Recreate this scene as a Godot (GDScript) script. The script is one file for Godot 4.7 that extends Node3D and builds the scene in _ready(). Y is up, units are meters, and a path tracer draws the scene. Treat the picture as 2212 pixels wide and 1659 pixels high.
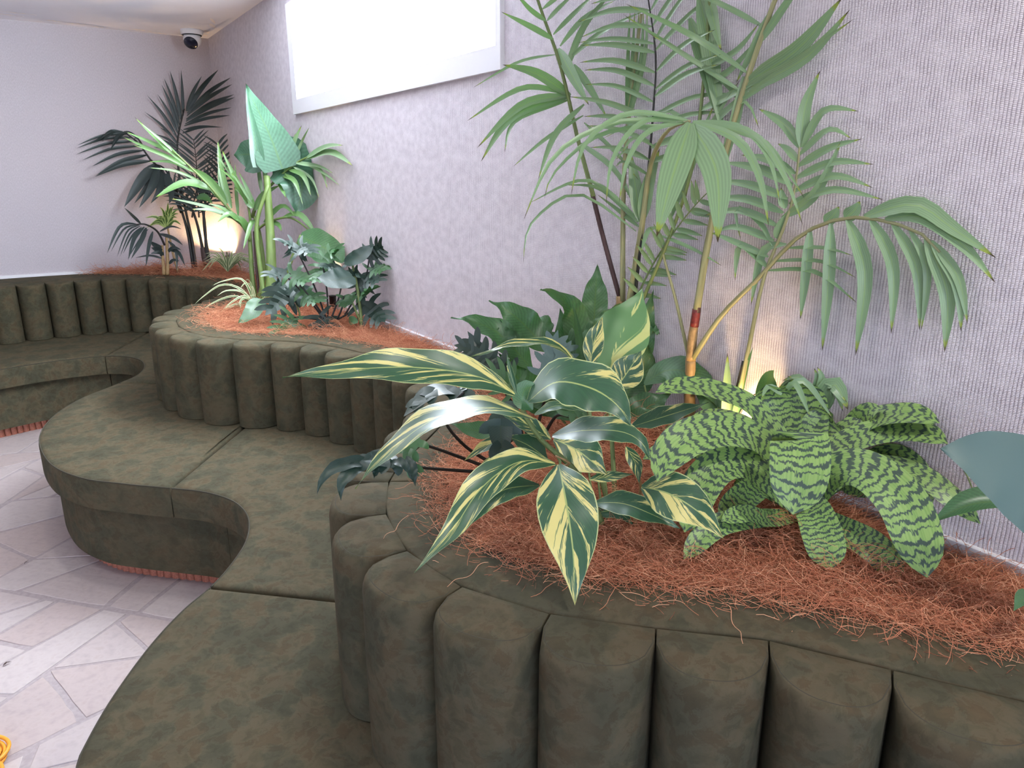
extends Node3D
# A serpentine green velvet bench with planters behind it, in the corner of a bright room.

const SKY_ENERGY := 6.6
const EXPOSURE := 1.62
const WINDOW_ENERGY := 8.8
const LAMP_ENERGY := 1.0
const UPLIGHT := 0.2
const LAMP_PLACES := ["above the edge of the middle bulge", "above the edge of the nearest bulge", "above the seat along the far wall", "in the middle of the room", "nearest the far left corner", "between the camera and the shopfront", "nearest the woven right wall"]
const LAMPS := [Vector3(0.12, 0.5, -3.2), Vector3(0, 0.4, -1.25), Vector3(-0.15, 0.1, -5.35), Vector3(-1.6, 0.25, -2.2), Vector3(-1.6, 0.5, -4.3), Vector3(-1.4, 0.1, 0.3), Vector3(1.18, 1.4, 0.2)]     # x, strength, z

var M := {}            # materials by name
var rng := RandomNumberGenerator.new()
var used := {}

func V(x: float, y: float, z: float) -> Vector3:
	return Vector3(x, y, z)

# ---------------------------------------------------------------- naming
func numbered(called: String) -> String:
	var n: int = used.get(called, -1) + 1
	used[called] = n
	return called if n == 0 else "%s_%03d" % [called, n]

func tag(o: Node3D, label: String, category: String, group := "", kind := "") -> Node3D:
	o.set_meta("label", label)
	o.set_meta("category", category)
	if group != "":
		o.set_meta("group", group)
	if kind != "":
		o.set_meta("kind", kind)
	return o

func thing(called: String, label: String, category: String, at := Vector3.ZERO, group := "") -> Node3D:
	var o := Node3D.new()
	o.name = numbered(called)
	add_child(o)
	o.position = at
	return tag(o, label, category, group)

func mesh_node(called: String, mesh: Mesh, mat: Material, parent: Node3D = self) -> MeshInstance3D:
	var o := MeshInstance3D.new()
	o.name = numbered(called) if parent == self else called
	o.mesh = mesh
	o.material_override = mat
	parent.add_child(o, true)
	if parent != self:                       # shapes are written in room coordinates
		o.position = - _origin(parent)
	return o

func _origin(p: Node3D) -> Vector3:
	var at := Vector3.ZERO
	var n: Node = p
	while n != self:
		at += (n as Node3D).position
		n = n.get_parent()
	return at

func struct(called: String, mesh: Mesh, mat: Material, parent: Node3D = self) -> MeshInstance3D:
	var o := mesh_node(called, mesh, mat, parent)
	if parent == self:
		o.set_meta("kind", "structure")
	return o

# ---------------------------------------------------------------- curves
func spline(p: PackedVector3Array, step: float) -> PackedVector3Array:     # even samples of a smooth curve through p
	var fine := PackedVector3Array()
	for i in p.size() - 1:
		var a := p[maxi(i - 1, 0)]
		var b := p[i]
		var c := p[i + 1]
		var d := p[mini(i + 2, p.size() - 1)]
		for k in 24:
			fine.append(b.cubic_interpolate(c, a, d, k / 24.0))
	fine.append(p[p.size() - 1])
	var total := 0.0
	for i in fine.size() - 1:
		total += fine[i].distance_to(fine[i + 1])
	var n := maxi(1, roundi(total / step))
	var out := PackedVector3Array([fine[0]])
	var run := 0.0
	var k := 1
	for i in fine.size() - 1:
		var seg := fine[i].distance_to(fine[i + 1])
		while k < n and run + seg >= total * k / n:
			out.append(fine[i].lerp(fine[i + 1], (total * k / n - run) / maxf(seg, 1e-9)))
			k += 1
		run += seg
	out.append(fine[fine.size() - 1])
	return out

func resample(p: PackedVector3Array, n: int) -> PackedVector3Array:
	var total := 0.0
	for i in p.size() - 1:
		total += p[i].distance_to(p[i + 1])
	var out := PackedVector3Array()
	var i := 0
	var run := 0.0
	for k in n + 1:
		var want := total * k / n
		while i < p.size() - 2 and run + p[i].distance_to(p[i + 1]) < want:
			run += p[i].distance_to(p[i + 1])
			i += 1
		out.append(p[i].lerp(p[i + 1], clampf((want - run) / maxf(p[i].distance_to(p[i + 1]), 1e-9), 0, 1)))
	return out

func normals_of(p: PackedVector3Array) -> PackedVector3Array:              # in plan, towards the room side
	var out := PackedVector3Array()
	for i in p.size():
		var t := (p[mini(i + 1, p.size() - 1)] - p[maxi(i - 1, 0)]).normalized()
		out.append(Vector3(t.z, 0, -t.x))
	return out

func shifted(p: PackedVector3Array, by: float) -> PackedVector3Array:
	var n := normals_of(p)
	var out := PackedVector3Array()
	for i in p.size():
		out.append(p[i] + n[i] * by)
	return out

func nearest(p: PackedVector3Array, q: Vector3) -> int:
	var best := 0
	for i in p.size():
		if p[i].distance_squared_to(q) < p[best].distance_squared_to(q):
			best = i
	return best

# ---------------------------------------------------------------- shapes
func begin() -> SurfaceTool:
	var st := SurfaceTool.new()
	st.begin(Mesh.PRIMITIVE_TRIANGLES)
	return st

func vert(st: SurfaceTool, p: Vector3, uv := Vector2.ZERO, smooth := 0) -> void:
	st.set_smooth_group(smooth)
	st.set_uv(uv)
	st.add_vertex(p)

func quad(st: SurfaceTool, a: Vector3, b: Vector3, c: Vector3, d: Vector3, smooth := -1) -> void:   # a b c d clockwise seen from outside
	for p in [a, b, c, a, c, d]:
		vert(st, p, Vector2.ZERO, smooth)

func close(st: SurfaceTool) -> ArrayMesh:
	st.index()
	st.generate_normals()
	return st.commit()

func box(st: SurfaceTool, lo: Vector3, hi: Vector3) -> void:
	var p := []
	for i in 8:
		p.append(Vector3(hi.x if i & 1 else lo.x, hi.y if i & 2 else lo.y, hi.z if i & 4 else lo.z))
	for f in [[0, 2, 3, 1], [5, 7, 6, 4], [4, 6, 2, 0], [1, 3, 7, 5], [2, 6, 7, 3], [4, 0, 1, 5]]:
		quad(st, p[f[0]], p[f[1]], p[f[2]], p[f[3]])

func rings(st: SurfaceTool, r: Array, loop := true, smooth := 0) -> void:    # joins rings of equal size, upwards, each running clockwise seen from above
	for i in r.size() - 1:
		var a: PackedVector3Array = r[i]
		var b: PackedVector3Array = r[i + 1]
		for k in (a.size() if loop else a.size() - 1):
			var m := (k + 1) % a.size()
			quad(st, a[k], b[k], b[m], a[m], smooth)

func fan(st: SurfaceTool, r: PackedVector3Array, up: bool, mid: Vector3, smooth := 0) -> void:
	for k in r.size():
		var m := (k + 1) % r.size()
		for p in ([r[k], mid, r[m]] if up else [r[m], mid, r[k]]):
			vert(st, p, Vector2.ZERO, smooth)

func tube(st: SurfaceTool, p: PackedVector3Array, r0: float, r1: float, sides := 6, cap := true) -> void:
	var up := Vector3.UP
	var list := []
	for i in p.size():
		var t := (p[mini(i + 1, p.size() - 1)] - p[maxi(i - 1, 0)]).normalized()
		if absf(t.dot(up)) > 0.95:
			up = Vector3(0.3, 0.1, 1)
		var s := t.cross(up).normalized()
		up = s.cross(t).normalized()
		var r := lerpf(r0, r1, float(i) / (p.size() - 1))
		var ring := PackedVector3Array()
		for k in sides:
			var a := -TAU * k / sides
			ring.append(p[i] + (s * cos(a) + up * sin(a)) * r)
		list.append(ring)
	for i in list.size() - 1:
		for k in sides:
			var m := (k + 1) % sides
			var tri := [list[i][k], list[i + 1][k], list[i + 1][m], list[i][k], list[i + 1][m], list[i][m]]
			var va := float(i) / (list.size() - 1)
			var vb := float(i + 1) / (list.size() - 1)
			var uvs := [Vector2(float(k) / sides, va), Vector2(float(k) / sides, vb), Vector2(float(k + 1) / sides, vb), Vector2(float(k) / sides, va), Vector2(float(k + 1) / sides, vb), Vector2(float(k + 1) / sides, va)]
			for q in 6:
				vert(st, tri[q], uvs[q], 0)
	if cap:
		fan(st, list[list.size() - 1], true, p[p.size() - 1], 0)
		fan(st, list[0], false, p[0], 0)

func lathe(st: SurfaceTool, at: Vector3, prof: Array, sides := 24, turn := Basis.IDENTITY) -> void:   # prof: [radius, height] pairs, upwards
	var list := []
	for q in prof:
		var ring := PackedVector3Array()
		for k in sides:
			var a := -TAU * k / sides
			ring.append(at + turn * Vector3(cos(a) * q[0], q[1], -sin(a) * q[0]))
		list.append(ring)
	list.reverse()
	list.reverse()
	for i in list.size() - 1:
		for k in sides:
			var m := (k + 1) % sides
			quad(st, list[i][k], list[i][m], list[i + 1][m], list[i + 1][k], 0)

# ---------------------------------------------------------------- upholstery
func loft(front: PackedVector3Array, back: PackedVector3Array, y0: float, y1: float, r: float, crown := 0.0) -> ArrayMesh:
	# a cushion between two curves in plan, with rounded upper edges all round
	var n := front.size()
	var wide := front[n / 2].distance_to(back[n / 2])
	var vs: Array[float] = []
	for d in [0.0, 0.15, 0.45, 1.0]:
		vs.append(d * r / wide)
	for k in range(1, 8):
		vs.append(lerpf(r / wide, 1 - r / wide, k / 8.0))
	for d in [1.0, 0.45, 0.15, 0.0]:
		vs.append(1 - d * r / wide)
	var long := 0.0
	var along: Array[float] = []
	for i in n:
		if i:
			long += (front[i].distance_to(front[i - 1]) + back[i].distance_to(back[i - 1])) / 2
		along.append(long)
	var grid := []
	for i in n:
		var row := PackedVector3Array()
		for v in vs:
			var w := front[i].distance_to(back[i])
			var d := minf(minf(v, 1 - v) * w, minf(along[i], long - along[i]))
			var p := front[i].lerp(back[i], v)
			var h := y1
			if d < r:
				h = y1 - r + sqrt(maxf(r * r - (r - d) * (r - d), 0))
			else:
				h = y1 + crown * (1 - exp(-(d - r) * 14.0))
			row.append(Vector3(p.x, h, p.z))
		grid.append(row)
	var st := begin()
	for i in n - 1:
		for k in vs.size() - 1:
			quad(st, grid[i][k], grid[i][k + 1], grid[i + 1][k + 1], grid[i + 1][k], 0)
	var rim := PackedVector3Array()
	for i in n:
		rim.append(grid[i][0])
	for k in range(1, vs.size()):
		rim.append(grid[n - 1][k])
	for i in range(n - 2, -1, -1):
		rim.append(grid[i][vs.size() - 1])
	for k in range(vs.size() - 2, 0, -1):
		rim.append(grid[0][k])
	var foot := PackedVector3Array()
	var low := PackedVector3Array()
	for p in rim:
		foot.append(Vector3(p.x, y0 + 0.006, p.z))
		low.append(Vector3(p.x, y0, p.z))
	for k in rim.size():
		var m := (k + 1) % rim.size()
		quad(st, foot[k], rim[k], rim[m], foot[m], 0)
		quad(st, low[k], foot[k], foot[m], low[m], 0)
	for i in n - 1:
		var a := front[i]
		var b := front[i + 1]
		var c := back[i + 1]
		var d := back[i]
		quad(st, Vector3(a.x, y0, a.z), Vector3(b.x, y0, b.z), Vector3(c.x, y0, c.z), Vector3(d.x, y0, d.z), 1)
	return close(st)

func graded(p: PackedVector3Array, r: float) -> PackedVector3Array:          # extra samples by both ends, for the rounding
	var n := p.size()
	var out := PackedVector3Array()
	for d in [0.0, 0.15, 0.45, 1.0]:
		out.append(p[0] + (p[1] - p[0]).normalized() * d * r)
	for i in range(1, n - 1):
		out.append(p[i])
	for d in [1.0, 0.45, 0.15, 0.0]:
		out.append(p[n - 1] + (p[n - 2] - p[n - 1]).normalized() * d * r)
	return out

func channel_roll(a: Vector3, b: Vector3, na: Vector3, nb: Vector3, y0: float, y1: float, deep: float) -> ArrayMesh:
	# one padded channel of the back: flat against the cap, round towards the seat
	var sec := PackedVector3Array()
	var n := 22
	sec.append(a)
	for i in n + 1:
		var t := float(i) / n
		var s := 1.0 - 2.0 * t
		var out := deep * (0.30 + 0.70 * pow(maxf(1.0 - absf(s) ** 2.3, 0.0), 0.5))
		sec.append(a.lerp(b, t) + na.lerp(nb, t).normalized() * out)
	sec.append(b)
	var mid := (a + b) / 2 + (na + nb).normalized() * deep * 0.45
	var list := []
	for q in [[y0, 0.0], [y0 + 0.02, 0.0], [(y0 + y1) / 2, -0.018], [y1 - 0.028, 0.0], [y1 - 0.018, 0.02], [y1 - 0.008, 0.065], [y1 - 0.001, 0.15], [y1 + 0.001, 0.20]]:
		var ring := PackedVector3Array()
		for k in sec.size():
			var tight := 0.12 if k == 0 or k == sec.size() - 1 else lerpf(0.12, 1.0, pow(maxf(sin(PI * (k - 1) / n), 0.0), 0.6))
			var p := mid.lerp(sec[k], 1.0 - q[1] * tight)
			ring.append(Vector3(p.x, q[0], p.z))
		list.append(ring)
	list.append(PackedVector3Array())
	for p in list[7]:
		var c := mid.lerp(p, 0.6)
		list[8].append(Vector3(c.x, y1 + 0.006, c.z))
	var st := begin()
	for i in list.size() - 1:
		for k in sec.size():
			var m := (k + 1) % sec.size()
			quad(st, list[i][k], list[i + 1][k], list[i + 1][m], list[i][m], 0)
	fan(st, list[8], true, Vector3(mid.x, y1 + 0.008, mid.z), 0)
	return close(st)

# ---------------------------------------------------------------- leaves
const SHAPE := {
	"lance": [0.10, 0.52, 0.84, 0.98, 1.0, 0.92, 0.74, 0.46, 0.20, 0.0],
	"strap": [0.60, 0.64, 0.69, 0.74, 0.79, 0.84, 0.88, 0.92, 0.95, 0.98, 1.0, 1.0, 0.99, 0.96, 0.86, 0.62, 0.0],
	"leaflet": [0.25, 0.72, 0.98, 1.0, 0.95, 0.86, 0.72, 0.52, 0.28, 0.0],
	"blade": [0.70, 1.0, 1.0, 0.95, 0.88, 0.78, 0.65, 0.48, 0.26, 0.0],
	"broad": [0.30, 0.78, 0.98, 1.0, 0.97, 0.90, 0.78, 0.60, 0.34, 0.0],
	"sail": [0.80, 1.0, 0.93, 0.81, 0.67, 0.53, 0.40, 0.27, 0.14, 0.0],
	"lobe": [0.95, 1.0, 1.0, 0.98, 0.95, 0.90, 0.82, 0.68, 0.46, 0.0],
}

func sheet(st: SurfaceTool, pts: PackedVector3Array, w: float, n: Vector3, shape: String, fold := 0.15, wave := 0.0, seg := 14, cols := 4) -> void:
	# one leaf blade: a spine, a width along it, a keel, and wavy margins
	var spine := resample(spline(pts, pts[0].distance_to(pts[pts.size() - 1]) / 40.0 + 0.002), seg)
	var prof: Array = SHAPE[shape]
	var grid := []
	var ph := rng.randf() * TAU
	for i in spine.size():
		var t := float(i) / seg
		var tan := (spine[mini(i + 1, seg)] - spine[maxi(i - 1, 0)]).normalized()
		var s := tan.cross(n)
		if s.length() < 0.05:
			s = tan.cross(Vector3(0.3, 0.2, 1))
		s = s.normalized()
		var up := s.cross(tan)
		var x := t * (prof.size() - 1)
		var j := mini(int(x), prof.size() - 2)
		var h: float = lerpf(prof[j], prof[j + 1], x - j) * w * 0.5
		var row := PackedVector3Array()
		for c in cols + 1:
			var k := 2.0 * c / cols - 1.0
			var q := spine[i] + s * k * h + up * (fold * absf(k) * h + wave * k * k * sin(t * 21.0 + ph + (1.6 if k > 0 else 0.0)) * minf(1.0, t * 5.0))
			row.append(V(minf(q.x, WALL_X - 0.008), q.y, maxf(q.z, WALL_Z + 0.008)))    # leaves bend along the walls
		grid.append(row)
	for i in seg:
		for c in cols:
			var q := [grid[i][c], grid[i + 1][c], grid[i + 1][c + 1], grid[i][c + 1]]
			var uv := [Vector2(float(c) / cols, float(i) / seg), Vector2(float(c) / cols, float(i + 1) / seg), Vector2(float(c + 1) / cols, float(i + 1) / seg), Vector2(float(c + 1) / cols, float(i) / seg)]
			for k in [0, 1, 2, 0, 2, 3]:
				vert(st, q[k], uv[k], 0)

func lf(p: Node3D, mat: String, shape: String, w: float, pts: Array, n: Vector3, fold := 0.15, wave := 0.0, seg := 14, called := "leaf") -> MeshInstance3D:
	var st := begin()
	sheet(st, PackedVector3Array(pts), w, n, shape, fold, wave, seg)
	return mesh_node(called, close(st), M[mat], p)

func stalk(p: Node3D, mat: String, pts: Array, r0: float, r1: float, called := "stem") -> MeshInstance3D:
	var st := begin()
	var a := PackedVector3Array(pts)
	var long := a[0].distance_to(a[a.size() - 1])
	tube(st, spline(a, maxf(0.012, long / 14.0)), r0, r1, 7)
	return mesh_node(called, close(st), M[mat], p)

func lobed(p: Node3D, mat: String, w: float, pts: Array, n: Vector3, lobes := 4, droop := 0.25, core := 0.36, finger := 0.66) -> MeshInstance3D:
	# a deeply cut leaf: midrib blade with pairs of finger lobes, the lowest pair turned back
	var st := begin()
	var a := PackedVector3Array(pts)
	var long := a[0].distance_to(a[a.size() - 1])
	sheet(st, a, w * core, n, "broad", 0.10, 0.0, 12)
	var spine := resample(spline(a, long / 30.0 + 0.001), 20)
	for i in lobes + 1:
		var t := 0.05 + 0.70 * i / lobes
		var k := mini(int(t * 20), 18)
		var o := spine[k]
		var tan := (spine[k + 1] - spine[maxi(k - 1, 0)]).normalized()
		var s := tan.cross(n).normalized()
		var up := s.cross(tan)
		var back := lerpf(-0.55, 0.95, float(i) / lobes)
		var reach := w * 0.58 * lerpf(0.85, 1.0, minf(1.0, i * 0.8)) * lerpf(1.0, 0.62, float(i) / lobes)
		for side in [-1.0, 1.0]:
			var d: Vector3 = (s * side + tan * (back + rng.randf_range(-0.08, 0.08))).normalized()
			var r: float = reach * rng.randf_range(0.9, 1.1)
			var q1: Vector3 = o + d * r * 0.5 + up * 0.03 * r
			var q2: Vector3 = o + d * r * 0.96 + tan * r * 0.16 - up * droop * r * rng.randf_range(0.4, 0.9)
			sheet(st, PackedVector3Array([o - d * w * 0.02, q1, q2]), long / (lobes + 1) * finger, n, "lobe", 0.08, 0.0, 7, 2)
	return mesh_node("leaf", close(st), M[mat], p)

func frond(p: Node3D, mat: String, rib: String, pts: Array, pairs: int, size: float, wide: float, n: Vector3, from := 0.25, droop := 0.5, lean := 0.55, r := 0.004) -> MeshInstance3D:
	# a feather frond: rachis with leaflets as parts of their own
	var st := begin()
	var a := spline(PackedVector3Array(pts), 0.02)
	tube(st, a, r, r * 0.35, 6)
	var f := mesh_node("frond", close(st), M[rib], p)
	var spine := resample(a, 60)
	for i in pairs:
		var t := from + (1.0 - from) * (i + 0.5) / pairs
		var k := mini(int(t * 60), 59)
		var o := spine[k]
		var tan := (spine[k + 1] - spine[maxi(k - 1, 0)]).normalized()
		var s := tan.cross(n).normalized()
		var up := s.cross(tan)
		var e := size * (0.62 + 0.5 * sin(PI * clampf(0.15 + 0.8 * (t - from) / (1.0 - from), 0, 1))) * rng.randf_range(0.9, 1.1)
		for side in [-1.0, 1.0]:
			var d: Vector3 = (s * side + tan * (lean + 0.5 * t) + up * rng.randf_range(0.05, 0.3)).normalized()
			var q0: Vector3 = o + tan * rng.randf_range(-0.01, 0.01)
			var dr: float = droop * rng.randf_range(0.7, 1.3)
			lf(f, mat, "leaflet", wide * rng.randf_range(0.85, 1.15), [q0, q0 + d * e * 0.5 - Vector3.UP * dr * e * 0.10, q0 + d * e * 0.97 - Vector3.UP * dr * e * 0.5], up, 0.35, 0.0, 9, "leaflet")
	return f

func tuft(p: Node3D, mat: String, at: Vector3, count: int, size: float, wide: float, spread := 1.0) -> void:
	for i in count:
		var a := TAU * i / count + rng.randf_range(-0.25, 0.25)
		var d := Vector3(cos(a), 0, sin(a)) * spread
		var e := size * rng.randf_range(0.65, 1.1)
		var h := rng.randf_range(0.25, 0.75)
		lf(p, mat, "blade", wide, [at, at + d * e * 0.3 + Vector3.UP * e * (0.25 + h * 0.4), at + d * e * 0.7 + Vector3.UP * e * h * 0.55, at + d * e - Vector3.UP * e * (0.25 - 0.3 * h)], Vector3.UP + d * 0.2, 0.4, 0.0, 9, "leaf")

# ---------------------------------------------------------------- textures
func noise(f: float, s: int, octaves := 4) -> FastNoiseLite:
	var n := FastNoiseLite.new()
	n.noise_type = FastNoiseLite.TYPE_SIMPLEX_SMOOTH
	n.frequency = f
	n.seed = s
	n.fractal_octaves = octaves
	return n

func picture(w: int, h: int, f: Callable) -> ImageTexture:                   # f(x, y) gives a Color
	var b := PackedByteArray()
	b.resize(w * h * 3)
	var i := 0
	for y in h:
		for x in w:
			var c: Color = f.call(x, y)
			b[i] = int(clampf(c.r, 0, 1) * 255.0 + 0.5)
			b[i + 1] = int(clampf(c.g, 0, 1) * 255.0 + 0.5)
			b[i + 2] = int(clampf(c.b, 0, 1) * 255.0 + 0.5)
			i += 3
	return ImageTexture.create_from_image(Image.create_from_data(w, h, false, Image.FORMAT_RGB8, b))

func mat(called: String, c: Color, rough := 0.6, tex: Texture2D = null) -> StandardMaterial3D:
	var m := StandardMaterial3D.new()
	m.resource_name = called
	m.albedo_color = c
	m.roughness = rough
	m.albedo_texture = tex
	m.cull_mode = BaseMaterial3D.CULL_DISABLED
	M[called] = m
	return m

func triplanar(m: StandardMaterial3D, per_metre: Vector3) -> void:
	m.uv1_triplanar = true
	m.uv1_world_triplanar = true
	m.uv1_scale = per_metre
	m.uv1_triplanar_sharpness = 8.0

func cloud(f: float, s: int, stops: Array, colours: Array, octaves := 4, size := 512) -> NoiseTexture2D:
	var t := NoiseTexture2D.new()
	t.width = size
	t.height = size
	t.seamless = true
	t.noise = noise(f, s, octaves)
	var g := Gradient.new()
	g.offsets = PackedFloat32Array(stops)
	g.colors = PackedColorArray(colours)
	t.color_ramp = g
	return t

func leaf_mat(called: String, c: Color, tex: Texture2D, rough: float, glow: Color) -> void:
	var m := mat(called, c, rough, tex)
	m.backlight_enabled = true
	m.backlight = glow

# ---------------------------------------------------------------- the scene
const WALL_X := 1.48
const WALL_Z := -6.6
const TOP := 0.835      # upper side of the bench's back
const SEAT := 0.45
var seam := PackedVector3Array()
var inner := PackedVector3Array()

func _ready() -> void:
	rng.seed = 7
	set_view_and_light()
	make_materials()
	build_room()
	build_floor_stones()
	build_bench()
	build_coir()
	build_small_things()
	build_plants()

func set_view_and_light() -> void:
	var cam := Camera3D.new()
	cam.name = "camera"
	cam.fov = rad_to_deg(2.0 * atan(829.5 / 1580.0))
	cam.near = 0.02
	add_child(cam)
	cam.position = V(0, 1.56, 0)
	cam.rotation_degrees = V(-15.8, -33.5, 0)
	cam.current = true
	var sky := ProceduralSkyMaterial.new()
	sky.sky_top_color = Color(0.62, 0.74, 0.95)
	sky.sky_horizon_color = Color(0.92, 0.94, 0.97)
	sky.ground_bottom_color = Color(0.45, 0.43, 0.42)
	sky.ground_horizon_color = Color(0.70, 0.70, 0.70)
	var e := Environment.new()
	e.background_mode = Environment.BG_SKY
	e.sky = Sky.new()
	e.sky.sky_material = sky
	e.background_energy_multiplier = SKY_ENERGY
	e.tonemap_mode = Environment.TONE_MAPPER_LINEAR
	e.tonemap_exposure = EXPOSURE
	e.sdfgi_enabled = true
	e.ssao_enabled = true
	e.ssil_enabled = true
	var w := WorldEnvironment.new()
	w.name = "world"
	w.environment = e
	add_child(w)
	# daylight through the high window in the right wall
	var a := AreaLight3D.new()
	a.name = "window_daylight"
	a.area_size = Vector2(2.10, 0.42)
	a.light_color = Color(0.92, 0.96, 1.0)
	a.light_energy = WINDOW_ENERGY
	a.shadow_enabled = true
	add_child(a)
	a.position = V(1.485, 2.215, -3.42)
	a.rotation_degrees = V(0, 90, 0)

func make_materials() -> void:
	var fine := noise(0.05, 3, 3)
	# walls: a woven vinyl of upright cords with short cross threads
	var cord := noise(0.012, 11, 2)
	var knot := noise(0.11, 12, 2)
	var relief := picture(1024, 1024, func(x: float, y: float):
		var ang := TAU * x / 1024.0
		var wob: float = cord.get_noise_3d(cos(ang) * 160.0, sin(ang) * 160.0, y * 0.5) * 3.2
		var s: float = (x + wob) * 72.0 / 1024.0
		var k := int(floor(s))
		var f: float = s - floor(s)
		var ridge: float = 1.0 - pow(absf(2.0 * f - 1.0), 3.0)
		var row: float = sin((y + (k * 37 % 13)) * TAU / 6.4)
		var h: float = ridge * (0.74 + 0.26 * clampf(row * 1.6 + knot.get_noise_2d(x, y) * 1.5, -1, 1))
		return Color(h, h, h))
	var tone := picture(1024, 1024, func(x: float, y: float):
		var ang := TAU * x / 1024.0
		var wob: float = cord.get_noise_3d(cos(ang) * 160.0, sin(ang) * 160.0, y * 0.5) * 3.2
		var s: float = (x + wob) * 72.0 / 1024.0
		var k := int(floor(s))
		var f: float = s - floor(s)
		var groove: float = clampf((absf(2.0 * f - 1.0) - 0.62 + 0.28 * cord.get_noise_2d(k * 9.0, y * 0.8)) * 3.2, 0, 1)
		var row: float = clampf(sin((y + (k * 37 % 13)) * TAU / 6.4) * 1.4 + knot.get_noise_2d(x, y) * 1.6, 0, 1)
		var n: float = fine.get_noise_2d(x, y) * 0.03
		var c := Color(0.97 + n, 0.95 + n, 0.955 + n).lerp(Color(0.63, 0.59, 0.62), 0.8 * clampf(groove * (0.55 + 0.45 * row) + 0.32 * row * (0.5 + 0.5 * knot.get_noise_2d(k * 31.0, y * 0.35)), 0, 1))
		return c)
	var w := mat("wall", Color(0.915, 0.908, 0.922), 0.75, tone)
	w.heightmap_enabled = true
	w.heightmap_texture = relief
	w.heightmap_scale = 0.14
	triplanar(w, Vector3.ONE * 2.0)
	var soft: StandardMaterial3D = w.duplicate()           # the far wall's paper has a flatter weave
	soft.heightmap_scale = 0.05
	soft.albedo_color = Color(0.845, 0.832, 0.850)
	soft.albedo_texture = picture(512, 512, func(x: float, y: float):
		var f: float = fposmod((x + 2.0 * cord.get_noise_2d(0.0, y * 0.8)) * 64.0 / 512.0, 1.0)
		var n: float = knot.get_noise_2d(x * 1.4, y * 0.5) * 0.05
		return Color(0.93 + n, 0.91 + n, 0.915 + n) * (1.0 - 0.07 * absf(2.0 * f - 1.0)))
	M["wall_paper_far"] = soft
	var ce := mat("ceiling", Color(0.95, 0.94, 0.96), 0.5)
	ce.albedo_texture = cloud(0.01, 5, [0.2, 0.8], [Color(0.985, 0.985, 0.985), Color(1, 1, 1)])
	triplanar(ce, Vector3.ONE * 0.5)
	mat("white_paint", Color(0.92, 0.92, 0.93), 0.4)
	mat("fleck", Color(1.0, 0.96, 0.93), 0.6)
	# velvet with brushed patches of nap
	var nap := cloud(0.0065, 21, [0.0, 0.42, 0.50, 0.66, 1.0], [Color(0.80, 0.83, 0.82), Color(0.91, 0.92, 0.90), Color(1.0, 0.98, 0.95), Color(1.0, 0.96, 0.92), Color(0.86, 0.88, 0.86)], 5, 1024)
	(nap.noise as FastNoiseLite).domain_warp_enabled = true
	(nap.noise as FastNoiseLite).domain_warp_amplitude = 45.0
	(nap.noise as FastNoiseLite).domain_warp_frequency = 0.012
	var v := mat("velvet", Color(0.325, 0.308, 0.248), 0.92, nap)
	v.metallic_specular = 0.3
	v.detail_enabled = true                                 # brush marks over the broad patches
	v.detail_blend_mode = BaseMaterial3D.BLEND_MODE_MUL
	var brush := cloud(0.022, 24, [0.0, 0.36, 0.44, 0.58, 0.64, 1.0], [Color(0.84, 0.85, 0.84), Color(0.95, 0.96, 0.94), Color(1, 1, 1), Color(1, 1, 1), Color(0.93, 0.90, 0.87), Color(1.0, 0.96, 0.93)], 4, 1024)
	(brush.noise as FastNoiseLite).domain_warp_enabled = true
	(brush.noise as FastNoiseLite).domain_warp_amplitude = 80.0
	(brush.noise as FastNoiseLite).domain_warp_frequency = 0.006
	v.detail_albedo = brush
	v.heightmap_enabled = true
	v.heightmap_texture = cloud(0.25, 22, [0.0, 1.0], [Color.BLACK, Color.WHITE], 2)
	v.heightmap_scale = 0.05
	triplanar(v, V(0.85, 0.85, 0.85))
	mat("piping", Color(0.225, 0.212, 0.16), 0.9)
	# stones and mortar
	var st := mat("stone", Color(0.715, 0.67, 0.66), 0.55, cloud(0.018, 31, [0.1, 0.35, 0.6, 0.9], [Color(0.94, 0.935, 0.94), Color(0.98, 0.975, 0.975), Color(1, 1, 1), Color(0.965, 0.95, 0.94)], 5, 1024))
	st.heightmap_enabled = true
	var cleft := noise(0.010, 32, 4)
	st.heightmap_texture = picture(512, 512, func(x: float, y: float):
		var h: float = 0.5 + 0.5 * cleft.get_noise_2d(x * 0.55 + y * 0.45, (y - x) * 3.0)
		return Color(h, h, h))
	st.heightmap_scale = 0.10
	triplanar(st, V(1.1, 1.1, 1.1))
	var st2: StandardMaterial3D = st.duplicate()
	st2.albedo_color = Color(0.705, 0.65, 0.635)
	M["stone_pink"] = st2
	var st3: StandardMaterial3D = st.duplicate()
	st3.albedo_color = Color(0.735, 0.695, 0.685)
	M["stone_pale"] = st3
	mat("mortar", Color(0.675, 0.63, 0.63), 0.85, cloud(0.06, 33, [0.2, 0.8], [Color(0.92, 0.92, 0.92), Color(1, 1, 1)]))
	triplanar(M["mortar"], Vector3.ONE * 1.5)
	mat("terracotta", Color(0.72, 0.45, 0.36), 0.6, cloud(0.05, 34, [0.2, 0.8], [Color(0.85, 0.82, 0.80), Color(1, 1, 1)]))
	triplanar(M["terracotta"], Vector3.ONE * 4.0)
	# coir
	var k := mat("coir", Color(0.64, 0.385, 0.27), 0.95, cloud(0.05, 41, [0.1, 0.45, 0.9], [Color(0.45, 0.40, 0.38), Color(0.85, 0.82, 0.80), Color(1.1, 1.05, 1.0)], 5))
	triplanar(k, Vector3.ONE * 3.0)
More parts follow.
